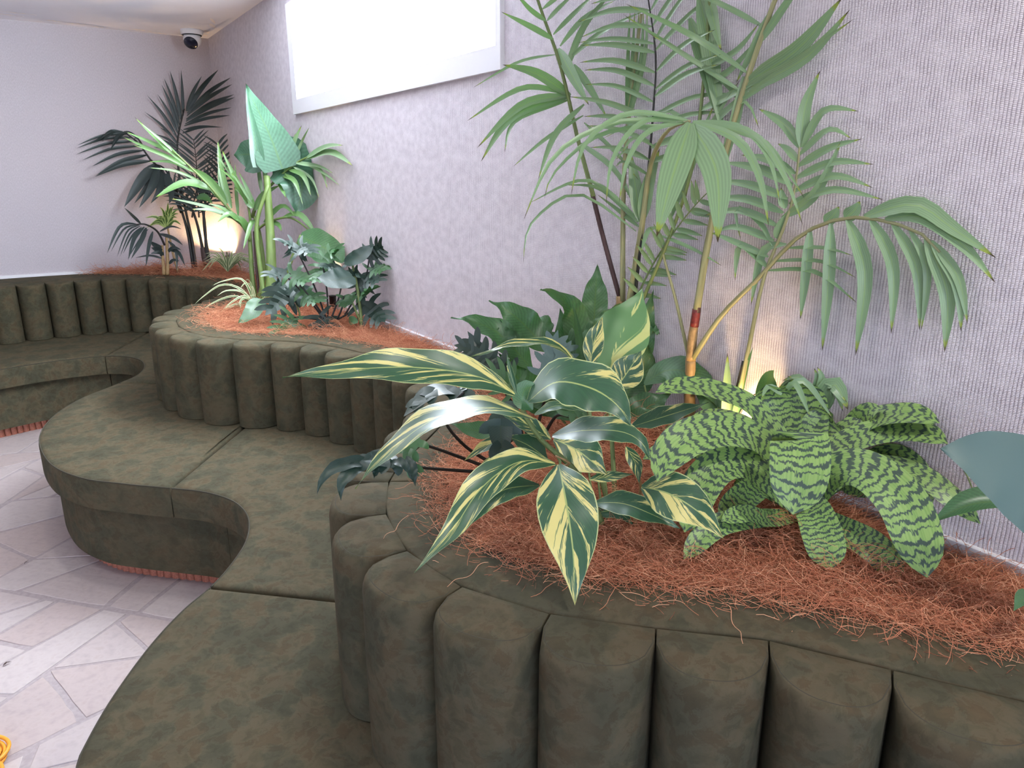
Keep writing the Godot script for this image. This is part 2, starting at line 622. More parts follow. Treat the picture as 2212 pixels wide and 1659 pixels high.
	for q in [["fibre_rust", Color(0.76, 0.485, 0.35)], ["fibre_tan", Color(0.90, 0.67, 0.52)], ["fibre_dark", Color(0.60, 0.36, 0.26)]]:
		mat(q[0], q[1], 0.8)
	# foliage
	var streak := noise(0.02, 51, 3)
	var grain := noise(0.09, 52, 2)
	for kind in 3:                                          # variegated ginger: yellow feathers along the side veins
		var share: float = [0.44, 0.22, 0.04][kind]
		leaf_mat("ginger_%s" % ["dark", "striped", "yellow"][kind], Color(1, 1, 1), picture(192, 384, func(x: float, y: float):
			var u: float = 2.0 * x / 191.0 - 1.0
			var t: float = y / 383.0
			var q: float = t * 1.25 - 0.55 * absf(u) + 0.08 * u * u
			var side: float = 400.0 if u > 0 else 0.0
			var n: float = streak.get_noise_3d(q * 190.0 + kind * 900.0, side, absf(u) * 12.0) + 0.32 * grain.get_noise_3d(q * 420.0 + side, absf(u) * 30.0, kind * 50.0)
			var g := Color(0.14, 0.30, 0.20).lerp(Color(0.20, 0.38, 0.24), clampf(0.5 + grain.get_noise_2d(q * 900.0, side) * 0.8, 0, 1))
			var yl := Color(0.84, 0.80, 0.49)
			var c := g.lerp(yl, smoothstep(share, share + 0.07, n))
			if absf(u) < 0.035:
				c = Color(0.62, 0.68, 0.40)
			if absf(u) > 0.965:
				c = Color(0.72, 0.76, 0.52)
			return c), 0.40, Color(0.30, 0.42, 0.10))
		M["ginger_%s" % ["dark", "striped", "yellow"][kind]].metallic_specular = 0.62
	var band := noise(0.02, 61, 3)
	for kind in 1:                                          # zebra bromeliad: jagged dark cross bands
		leaf_mat("zebra", Color(1, 1, 1), picture(128, 512, func(x: float, y: float):
			var u: float = 2.0 * x / 127.0 - 1.0
			var jag: float = band.get_noise_2d(x * 1.3, y * 0.9) * 16.0 + grain.get_noise_2d(x * 2.0, y * 0.22) * 5.0
			var s: float = sin((y + jag + 9.0 * u * u) * TAU / 25.0) + 0.9 * band.get_noise_2d(x * 0.7 + 700.0, y * 1.1) + 0.35 * grain.get_noise_2d(x * 1.4, y * 0.5 + 300.0)
			var light := Color(0.46, 0.60, 0.31).lerp(Color(0.56, 0.68, 0.39), clampf(band.get_noise_2d(x * 6.0, 4.0) + 0.5, 0, 1))
			var dark := Color(0.23, 0.31, 0.26)
			return light.lerp(dark, smoothstep(0.22, 0.55, s))), 0.42, Color(0.20, 0.30, 0.06))
	var vein := picture(128, 256, func(x: float, y: float):
		var u: float = 2.0 * x / 127.0 - 1.0
		var q: float = y - 42.0 * absf(u)
		var c: float = 0.92 + 0.05 * sin(q * TAU / 12.0) + 0.06 * grain.get_noise_2d(x, y)
		if absf(u) < 0.04:
			return Color(1.15, 1.1, 0.95) * 0.86
		return Color(c, c, c))
	var cords := picture(64, 256, func(x: float, y: float):
		var u: float = 2.0 * x / 63.0 - 1.0
		var t: float = y / 255.0
		var c := Color(1, 1, 1) * (0.95 + 0.05 * sin(x * TAU / 8.0))
		if absf(u) < 0.06:
			c = Color(1.0, 1.0, 0.85)
		var f: float = t + 0.03 * streak.get_noise_2d(x * 6.0, 9.0)
		if f > 0.90:
			c = Color(1.0, 0.92, 0.55)
		if f > 0.955:
			c = Color(0.48, 0.32, 0.26)
		return c)
	var ribbon := picture(64, 64, func(x: float, y: float):
		var u: float = absf(2.0 * x / 63.0 - 1.0)
		return Color(0.36, 0.46, 0.28) if u < 0.55 else Color(0.80, 0.82, 0.66))
	leaf_mat("ginger_sage", Color(0.95, 1.0, 0.95), picture(128, 256, func(x: float, y: float):
		var u: float = 2.0 * x / 127.0 - 1.0
		var q: float = y / 255.0 * 1.1 - 0.6 * absf(u)
		var n: float = streak.get_noise_3d(q * 150.0, 300.0 if u > 0 else 900.0, absf(u) * 8.0)
		return Color(0.40, 0.54, 0.36).lerp(Color(0.80, 0.78, 0.52), smoothstep(0.14, 0.2, n) if u > -0.1 else 0.0)), 0.4, Color(0.25, 0.35, 0.12))
	leaf_mat("palm", Color(0.53, 0.65, 0.49), cords, 0.34, Color(0.38, 0.55, 0.22))
	leaf_mat("kentia", Color(0.19, 0.25, 0.245), vein, 0.45, Color(0.03, 0.05, 0.03))
	leaf_mat("kentia_fresh", Color(0.36, 0.51, 0.28), cords, 0.35, Color(0.25, 0.38, 0.08))
	leaf_mat("banana", Color(0.30, 0.46, 0.36), vein, 0.36, Color(0.45, 0.70, 0.20))
	leaf_mat("green", Color(0.32, 0.48, 0.32), vein, 0.36, Color(0.42, 0.66, 0.16))
	leaf_mat("glossy", Color(0.16, 0.255, 0.215), vein, 0.42, Color(0.04, 0.07, 0.03))
	leaf_mat("rubber", Color(0.31, 0.41, 0.39), null, 0.55, Color(0.05, 0.08, 0.05))
	leaf_mat("spider", Color(1, 1, 1), ribbon, 0.45, Color(0.2, 0.25, 0.1))
	leaf_mat("dracaena", Color(0.86, 0.92, 0.72), ribbon, 0.45, Color(0.2, 0.25, 0.1))
	for q in [["stem_green", Color(0.48, 0.56, 0.34)], ["stem_tan", Color(0.68, 0.56, 0.38)], ["stem_purple", Color(0.30, 0.20, 0.20)], ["stem_red", Color(0.52, 0.20, 0.18)], ["stem_dark", Color(0.13, 0.13, 0.12)],
			["stem_yellow", Color(0.64, 0.64, 0.46)], ["stem_banana", Color(0.46, 0.56, 0.30)], ["bark", Color(0.28, 0.20, 0.18)]]:
		mat(q[0], q[1], 0.5, cloud(0.03, 70, [0.2, 0.8], [Color(0.80, 0.80, 0.78), Color(1, 1, 1)], 4, 128))
	# small things
	mat("white_plastic", Color(0.90, 0.90, 0.91), 0.35)
	mat("black_plastic", Color(0.07, 0.07, 0.08), 0.35)
	mat("smoked_glass", Color(0.12, 0.13, 0.20), 0.12)
	mat("orange_cable", Color(0.93, 0.62, 0.18), 0.45)
	mat("metal", Color(0.35, 0.35, 0.36), 0.35).metallic = 0.8
	var glow := mat("daylight_pane", Color(1, 1, 1), 0.6)
	glow.emission_enabled = true
	glow.emission = Color(0.93, 0.96, 1.0)
	glow.emission_energy_multiplier = 1.6
	var lamp := mat("lamp_glow", Color(1, 1, 1), 0.6)
	lamp.emission_enabled = true
	lamp.emission = Color(1.0, 0.95, 0.88)
	lamp.emission_energy_multiplier = 2.0
	var warm := mat("warm_glow", Color(1, 1, 1), 0.6)
	warm.emission_enabled = true
	warm.emission = Color(1.0, 0.86, 0.62)
	warm.emission_energy_multiplier = 2.0
	var pane := mat("glass", Color(0.95, 0.98, 1.0, 0.06), 0.05)
	pane.transparency = BaseMaterial3D.TRANSPARENCY_ALPHA

# ---------------------------------------------------------------- room
func build_room() -> void:
	var st := begin()                                       # right wall with the high window's opening
	box(st, V(WALL_X, -0.2, -6.8), V(WALL_X + 0.2, 1.93, 2.8))
	box(st, V(WALL_X, 2.49, -6.8), V(WALL_X + 0.2, 2.84, 2.8))
	box(st, V(WALL_X, 1.93, -6.8), V(WALL_X + 0.2, 2.49, -4.545))
	box(st, V(WALL_X, 1.93, -2.296), V(WALL_X + 0.2, 2.49, 2.8))
	struct("wall_right", close(st), M.wall)
	st = begin()
	box(st, V(-4.6, -0.2, WALL_Z - 0.2), V(WALL_X, 2.84, WALL_Z))
	struct("wall_far", close(st), M.wall_paper_far)
	st = begin()
	box(st, V(-4.6, -0.2, WALL_Z), V(-4.4, 2.84, 2.6))
	struct("wall_left", close(st), M.wall)
	st = begin()                                            # front wall with the glazed shopfront behind the camera
	box(st, V(-4.6, -0.2, 2.6), V(-3.9, 2.84, 2.8))
	box(st, V(0.6, -0.2, 2.6), V(WALL_X, 2.84, 2.8))
	box(st, V(-3.9, 2.35, 2.6), V(0.6, 2.84, 2.8))
	struct("wall_front", close(st), M.wall)
	st = begin()
	box(st, V(-4.6, 2.615, -6.8), V(WALL_X + 0.2, 2.84, 2.8))
	var ceil := struct("ceiling", close(st), M.ceiling)
	# thin pale flecks just under the ceiling, along its meeting with the walls
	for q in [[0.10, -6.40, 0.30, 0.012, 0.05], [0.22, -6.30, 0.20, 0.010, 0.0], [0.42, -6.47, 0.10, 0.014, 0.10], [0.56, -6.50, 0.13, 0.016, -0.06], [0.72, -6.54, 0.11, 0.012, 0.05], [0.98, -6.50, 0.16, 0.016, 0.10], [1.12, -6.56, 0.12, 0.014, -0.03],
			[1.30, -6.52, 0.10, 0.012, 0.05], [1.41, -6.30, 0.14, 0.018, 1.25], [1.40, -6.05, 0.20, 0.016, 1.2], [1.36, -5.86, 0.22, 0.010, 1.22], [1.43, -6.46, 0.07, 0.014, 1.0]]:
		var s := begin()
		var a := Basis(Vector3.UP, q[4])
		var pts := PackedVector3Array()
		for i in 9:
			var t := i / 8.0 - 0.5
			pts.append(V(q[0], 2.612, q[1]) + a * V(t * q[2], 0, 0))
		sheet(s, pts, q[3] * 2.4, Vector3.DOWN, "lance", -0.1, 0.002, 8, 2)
		mesh_node("pale_fleck", close(s), M.fleck, ceil)
	st = begin()
	box(st, V(-4.6, -0.2, -6.8), V(WALL_X + 0.2, -0.002, 2.8))
	struct("floor", close(st), M.mortar)
	# high window: reveal, frame and a bright pane
	var win := Node3D.new()
	win.name = "window_1"
	add_child(win)
	win.position = V(WALL_X, 1.916, -3.42)
	win.set_meta("kind", "structure")
	tag(win, "bright high window in the woven right wall with a plain white frame", "window", "", "structure")
	st = begin()
	var zl := -4.559
	var zr := -2.282
	for q in [[1.916, 1.995, zl, zr], [2.430, 2.509, zl, zr], [1.995, 2.430, zl, zl + 0.085], [1.995, 2.430, zr - 0.03, zr]]:
		box(st, V(WALL_X - 0.018, q[0], q[2]), V(WALL_X + 0.10, q[1], q[3]))
	mesh_node("frame", close(st), M.white_paint, win)
	st = begin()
	box(st, V(WALL_X + 0.012, 1.99, zl + 0.08), V(WALL_X + 0.03, 2.435, zr - 0.025))
	mesh_node("pane", close(st), M.daylight_pane, win)
	# glazed shopfront
	var front := Node3D.new()
	front.name = "window_2"
	add_child(front)
	front.position = V(-1.65, 0, 2.7)
	tag(front, "wide glazed shopfront behind the bench with white posts", "window", "", "structure")
	st = begin()
	for x in [-3.9, -2.4, -0.9, 0.54]:
		box(st, V(x, 0, 2.67), V(x + 0.06, 2.35, 2.73))
	box(st, V(-3.9, 2.29, 2.67), V(0.6, 2.35, 2.73))
	box(st, V(-3.9, -0.006, 2.67), V(0.6, 0.06, 2.73))
	mesh_node("frame", close(st), M.white_paint, front)
	for x in [-3.84, -2.34, -0.84]:
		st = begin()
		box(st, V(x, 0.06, 2.695), V(x + 1.40, 2.29, 2.705))
		mesh_node("pane", close(st), M.glass, front)
	# white trims where the planter meets the walls
	st = begin()
	box(st, V(WALL_X - 0.016, 0.60, WALL_Z), V(WALL_X, 0.860, 0.6))
	struct("trim_1", close(st), M.white_paint)
	st = begin()
	box(st, V(-1.4, 0.60, WALL_Z), V(WALL_X - 0.022, 0.858, WALL_Z + 0.018))
	struct("trim_2", close(st), M.white_paint)
	# recessed lamps in the ceiling
	for k in LAMPS.size():
		downlight(LAMPS[k], "round white recessed ceiling downlight %s" % LAMP_PLACES[k])

func downlight(p: Vector3, label: String) -> void:
	var t := thing("ceiling_downlight", label, "downlight", V(p.x, 2.615, p.z), "downlights in the ceiling")
	var st := begin()
	lathe(st, V(p.x, 2.615, p.z), [[0.070, 0.001], [0.062, -0.004], [0.092, -0.010], [0.098, -0.002], [0.098, 0.001]], 28)
	mesh_node("trim_ring", close(st), M.white_plastic, t)
	st = begin()
	lathe(st, V(p.x, 2.613, p.z), [[0.0, 0.0], [0.064, 0.0], [0.064, 0.003]], 24)
	mesh_node("lens", close(st), M.lamp_glow, t)
	var l := SpotLight3D.new()
	l.name = "lamp_light"
	l.light_color = Color(1.0, 0.975, 0.95)
	l.light_energy = LAMP_ENERGY * p.y
	l.light_size = 0.06
	l.spot_angle = 80.0
	l.spot_angle_attenuation = 0.6
	l.spot_range = 14.0
	l.shadow_enabled = true
	t.add_child(l)
	l.position = V(0, -0.014, 0)
	l.rotation_degrees = V(-90, 0, 0)

func build_floor_stones() -> void:
	# crazy paving: Voronoi cells stretched along one direction, each stone its own piece of the floor
	var r := RandomNumberGenerator.new()
	r.seed = 23
	var floor_node: Node3D = get_node("floor")
	var shards: Array[PackedVector2Array] = []
	var todo: Array[PackedVector2Array] = [PackedVector2Array([Vector2(-3.8, -6.2), Vector2(0.75, -6.2), Vector2(0.75, 0.6), Vector2(-3.8, 0.6)])]
	while not todo.is_empty():
		var poly: PackedVector2Array = todo.pop_back()
		var area := 0.0
		var mid := Vector2.ZERO
		var far := Vector2.ZERO
		for i in poly.size():
			area += poly[i].cross(poly[(i + 1) % poly.size()]) / 2
			mid += poly[i] / poly.size()
		area = absf(area)
		for p in poly:
			for q in poly:
				if p.distance_to(q) > far.length():
					far = p - q
		if area < r.randf_range(0.05, 0.24) and far.length() < 1.0:
			shards.append(poly)
			continue
		var along := deg_to_rad(-34.0 + r.randf_range(-26, 26))                # the long joints run this way
		var dir := Vector2(cos(along), sin(along))
		if far.length() > 1.9 * sqrt(area) or r.randf() < 0.22:
			dir = far.orthogonal().normalized().rotated(r.randf_range(-0.6, 0.6))
		var at := mid + Vector2(r.randf_range(-0.12, 0.12), r.randf_range(-0.12, 0.12)) * sqrt(area)
		var side := dir.orthogonal()
		for k in [1.0, -1.0]:
			for piece in Geometry2D.intersect_polygons(poly, PackedVector2Array([at + dir * 12, at - dir * 12, at - dir * 12 + side * 14 * k, at + dir * 12 + side * 14 * k])):
				todo.append(piece)
	for shard in shards:
		var s := Vector2.ZERO
		for p in shard:
			s += p / shard.size()
		var cells := Geometry2D.offset_polygon(shard, -r.randf_range(0.003, 0.012), Geometry2D.JOIN_MITER)
		if cells.is_empty():
			continue
		var cell: PackedVector2Array = cells[0]
		var rough := PackedVector2Array()
		for i in cell.size():
			var a := cell[i]
			var b := cell[(i + 1) % cell.size()]
			var n := maxi(1, int(a.distance_to(b) / 0.05))
			for k in n:
				var p := a.lerp(b, float(k) / n)
				rough.append(p.lerp(s, r.randf_range(0.0, 0.018) if k else 0.03))
		if Geometry2D.is_polygon_clockwise(rough):
			rough.reverse()
		var tri := Geometry2D.triangulate_polygon(rough)
		if tri.is_empty():
			continue
		var st := begin()
		var lift := r.randf_range(-0.0006, 0.001)
		var put := func(p: Vector2, y: float) -> Vector3: return V(p.x, y, p.y)
		var top := PackedVector3Array()
		var rim := PackedVector3Array()
		var low := PackedVector3Array()
		for p in rough:
			top.append(put.call(p.lerp(s, 0.01), lift))
			rim.append(put.call(p, lift - 0.0018))
			low.append(put.call(p, -0.006))
		for i in range(0, tri.size(), 3):
			for k in [0, 1, 2]:
				vert(st, top[tri[i + k]], Vector2.ZERO, 1)
		for k in rough.size():
			var m := (k + 1) % rough.size()
			quad(st, top[k], rim[k], rim[m], top[m], 2)
			quad(st, rim[k], low[k], low[m], rim[m], -1)
		mesh_node("stone", close(st), M[["stone", "stone", "stone_pink", "stone_pale"][r.randi() % 4]], floor_node)

# ---------------------------------------------------------------- bench
func build_bench() -> void:
	seam = spline(PackedVector3Array([V(1.42, 0, .14), V(1.30, 0, -.02), V(1.21, 0, -.17), V(1.103, 0, -.334), V(1.019, 0, -.469), V(.922, 0, -.624), V(.789, 0, -.754), V(.665, 0, -.888), V(.581, 0, -1.05), V(.558, 0, -1.225), V(.592, 0, -1.40),
		V(.665, 0, -1.553), V(.765, 0, -1.67), V(.90, 0, -1.79), V(1.05, 0, -1.95), V(1.165, 0, -2.15), V(1.215, 0, -2.40), V(1.205, 0, -2.65), V(1.160, 0, -2.857), V(1.105, 0, -3.034), V(1.033, 0, -3.196), V(.928, 0, -3.324), V(.776, 0, -3.46), V(.665, 0, -3.62),
		V(.612, 0, -3.80), V(.605, 0, -4.02), V(.655, 0, -4.25), V(.78, 0, -4.45), V(.95, 0, -4.61), V(1.10, 0, -4.80), V(1.18, 0, -5.03), V(1.19, 0, -5.28), V(1.14, 0, -5.54), V(1.03, 0, -5.77), V(.86, 0, -5.97), V(.65, 0, -6.11), V(.42, 0, -6.18), V(.15, 0, -6.19),
		V(-.12, 0, -6.16), V(-.42, 0, -6.08), V(-.75, 0, -5.97), V(-1.1, 0, -5.84)]), 0.01)
	var seam_n := normals_of(seam)
	inner = PackedVector3Array()
	for i in seam.size():
		var w := 0.145
		var p := seam[i] - seam_n[i] * w
		if seam[i].z < -5.9:
			w = lerpf(0.145, 0.40, smoothstep(0.85, 0.25, seam[i].x))
			p = seam[i] - seam_n[i] * w
			p.z = maxf(p.z, WALL_Z + 0.02)
		p.x = minf(p.x, WALL_X - 0.03)
		inner.append(p)
	# the bench itself in three lengths: cap and channels of the back, bases and plinths; the seat cushions lie on it
	var cuts := [0, nearest(seam, V(.672, 0, -1.565)), nearest(seam, V(1.10, 0, -4.80)), seam.size() - 1]
	var about := ["green velvet banquette with channelled back curving round the nearest planter of ginger and bromeliad", "green velvet banquette with channelled back round the middle planter of the banana plant", "green velvet banquette with channelled back along the far wall below the dark palms"]
	var benches := []
	for b in 3:
		var i0: int = cuts[b]
		var i1: int = cuts[b + 1]
		var at := seam[(i0 + i1) / 2]
		var t := thing("banquette", about[b], "banquette", V(at.x, 0, at.z), "lengths of the curved banquette")
		benches.append(t)
		var cap := loft(graded(resample(seam.slice(i0, i1 + 1), maxi(12, (i1 - i0) / 3)), 0.008), graded(resample(inner.slice(i0, i1 + 1), maxi(12, (i1 - i0) / 3)), 0.008), 0.77, TOP + 0.004, 0.008, 0.004)
		mesh_node("cap", cap, M.velvet, t)
		var first: int = nearest(seam, [V(.592, 0, -1.399), V(.675, 0, -3.60), V(1.03, 0, -5.77)][b])
		var step := 18                                     # 18 cm a channel; a joint falls on sample FIRST
		var k: int = first - int((first - i0) / step) * step
		var marks := [i0] if k > i0 + 4 else []
		while k < i1:
			marks.append(k)
			k += step
		if i1 - marks[-1] < 6:
			marks.pop_back()
		marks.append(i1)
		for m in marks.size() - 1:
			var a: int = marks[m]
			var c: int = marks[m + 1]
			var r := channel_roll(seam[a] + seam_n[a] * 0.002, seam[c] + seam_n[c] * 0.002, seam_n[a], seam_n[c], SEAT + 0.003, TOP, 0.135)
			var ch := mesh_node("channel", r, M.velvet, t)
			var st := begin()
			var welt := PackedVector3Array()
			var mid := (seam[a] + seam[c]) / 2 + (seam_n[a] + seam_n[c]).normalized() * 0.06
			welt.append(V(mid.lerp(seam[a], 0.9).x, TOP + 0.0004, mid.lerp(seam[a], 0.9).z))
			for h in 23:
				var f := h / 22.0
				var d := 0.135 * (0.30 + 0.70 * pow(maxf(1.0 - absf(1.0 - 2.0 * f) ** 2.3, 0.0), 0.5))
				var e := seam[a].lerp(seam[c], f) + seam_n[a].lerp(seam_n[c], f).normalized() * d
				e = mid.lerp(e, 1.0 - 0.155 * pow(maxf(sin(PI * f), 0.0), 0.6) - 0.04)
				welt.append(V(e.x, TOP + 0.0004, e.z))
			welt.append(V(mid.lerp(seam[c], 0.9).x, TOP + 0.0004, mid.lerp(seam[c], 0.9).z))
			tube(st, welt, 0.0013, 0.0013, 5)
			mesh_node("seam", close(st), M.piping, ch)
	# seats and bases
	var edge := spline(PackedVector3Array([V(.90, 0, .26), V(.70, 0, .05), V(.52, 0, -.15), V(.34, 0, -.35), V(.18, 0, -.58), V(.05, 0, -.83), V(-.04, 0, -1.08), V(-.075, 0, -1.30), V(-.068, 0, -1.447), V(-.047, 0, -1.515), V(.017, 0, -1.645), V(.114, 0, -1.80), V(.211, 0, -1.92),
		V(.302, 0, -2.005), V(.386, 0, -2.113), V(.459, 0, -2.241), V(.502, 0, -2.40), V(.49, 0, -2.555), V(.424, 0, -2.69), V(.323, 0, -2.80), V(.179, 0, -2.945), V(.051, 0, -3.10), V(-.04, 0, -3.338), V(-.066, 0, -3.70), V(-.005, 0, -4.015), V(.13, 0, -4.285), V(.323, 0, -4.50),
		V(.45, 0, -4.66), V(.52, 0, -4.90), V(.49, 0, -5.14), V(.33, 0, -5.295), V(.021, 0, -5.31), V(-.218, 0, -5.25), V(-.6, 0, -5.13), V(-1.0, 0, -4.98)]), 0.01)
	var lines := [[V(.90, 0, .26), V(1.42, 0, .14)], [V(.300, 0, -1.995), V(.72, 0, -1.60)], [V(.323, 0, -2.80), V(.80, 0, -3.44)], [V(.336, 0, -4.52), V(.68, 0, -4.29)], [V(.344, 0, -5.29), V(.74, 0, -6.06)], [V(-1.0, 0, -4.98), V(-1.1, 0, -5.84)]]
	var seats := ["wide green velvet seat cushion round the nearest bulge, at the bottom edge", "curved green velvet seat cushion in the bay between the two bulges", "rounded green velvet seat cushion below the middle bulge of channels", "narrow green velvet seat cushion in the bend behind the middle bulge", "long curved green velvet seat cushion along the far wall"]
	for i in 5:
		var f0 := nearest(edge, lines[i][0])
		var f1 := nearest(edge, lines[i + 1][0])
		var s0 := nearest(seam, lines[i][1])
		var s1 := nearest(seam, lines[i + 1][1])
		var front := edge.slice(f0, f1 + 1)
		var back := shifted(seam, 0.01).slice(s0, s1 + 1)
		var n := maxi(24, (f1 - f0) / 3)
		front = resample(front, n)
		back = resample(back, n)
		var trim := func(p: PackedVector3Array) -> PackedVector3Array:       # a narrow gap between neighbours
			p[0] = p[0] + (p[1] - p[0]).normalized() * 0.003
			p[p.size() - 1] = p[p.size() - 1] + (p[p.size() - 2] - p[p.size() - 1]).normalized() * 0.003
			return graded(p, 0.02)
		front = trim.call(front)
		back = trim.call(back)
		var mid := front[front.size() / 2].lerp(back[back.size() / 2], 0.5)
		var t := thing("seat_cushion", seats[i], "seat cushion", V(mid.x, 0.325, mid.z), "seat cushions of the bench")
		mesh_node("cushion", loft(front, back, 0.3255, SEAT, 0.02, 0.0), M.velvet, t)
		var pipe := PackedVector3Array()
		for p in front.size():
			var f := front[p]
			pipe.append(V(f.x, SEAT - 0.006, f.z) - (f - back[p]).normalized() * 0.005)
		var st := begin()
		tube(st, pipe, 0.0028, 0.0028, 6)
		mesh_node("piping", close(st), M.piping, t)
		# base, a little inside the cushion, on a plinth of upright terracotta tiles
		var g := [lines[0][0], V(.29, 0, -1.99), V(.45, 0, -2.65), V(.40, 0, -4.58), V(.34, 0, -5.29), lines[5][0]]
		var whole := resample(edge.slice(nearest(edge, g[i]), nearest(edge, g[i + 1]) + 1), maxi(20, (f1 - f0) / 3))
		var u: Node3D = benches[[0, 1, 1, 2, 2][i]]
		mesh_node("base_panel", loft(graded(shifted(whole, -0.045), 0.006), graded(shifted(whole, -0.40), 0.006), 0.062, 0.3235, 0.006), M.velvet, u)
		var pf := shifted(whole, -0.10)
		var plinth := mesh_node("plinth", loft(graded(shifted(pf, -0.012), 0.004), graded(shifted(whole, -0.36), 0.004), 0.0, 0.0615, 0.004), M.terracotta, u)
		var long := 0.0
		for q in pf.size() - 1:
			long += pf[q].distance_to(pf[q + 1])
		var tiles := resample(pf, int(long / 0.034))
		for q in tiles.size() - 1:
			if i == 0 or i == 1 and q < tiles.size() / 2 or i == 3:
				continue                                     # hidden behind the nearest base
			var ring := []
			var a := tiles[q].lerp(tiles[q + 1], 0.04)
			var c := tiles[q].lerp(tiles[q + 1], 0.96)
			var nn := V((c - a).z, 0, -(c - a).x).normalized()
			for y in [0.0, 0.0605]:
				var sec := PackedVector3Array([a - nn * 0.012 + V(0, y, 0)])
				for h in 7:
					sec.append(a.lerp(c, h / 6.0) + nn * 0.006 * sin(PI * h / 6.0) + V(0, y, 0))
				sec.append(c - nn * 0.012 + V(0, y, 0))
				ring.append(sec)
			var ts := begin()
			rings(ts, ring, true, 0)
			fan(ts, ring[1], true, (a + c) / 2 + V(0, 0.0605, 0), 1)
			mesh_node("tile", close(ts), M.terracotta, plinth)

# ---------------------------------------------------------------- coir
var mounds := [V(1.30, 0.10, -1.36), V(1.16, 0.05, -1.15), V(1.28, 0.04, -0.85), V(1.15, 0.03, -4.2), V(1.30, 0.03, -3.6), V(1.25, 0.05, -6.2), V(0.9, 0.05, -6.3)]

func coir_height(x: float, z: float) -> float:
	var y := 0.826 + 0.014 * bumps.get_noise_2d(x * 100.0, z * 100.0) + 0.010 * bumps.get_noise_2d(x * 320.0, z * 320.0)
	for m in mounds:
		y += m.y * exp(-(Vector2(x, z).distance_squared_to(Vector2(m.x, m.z))) / 0.018)
	return y

var bumps: FastNoiseLite

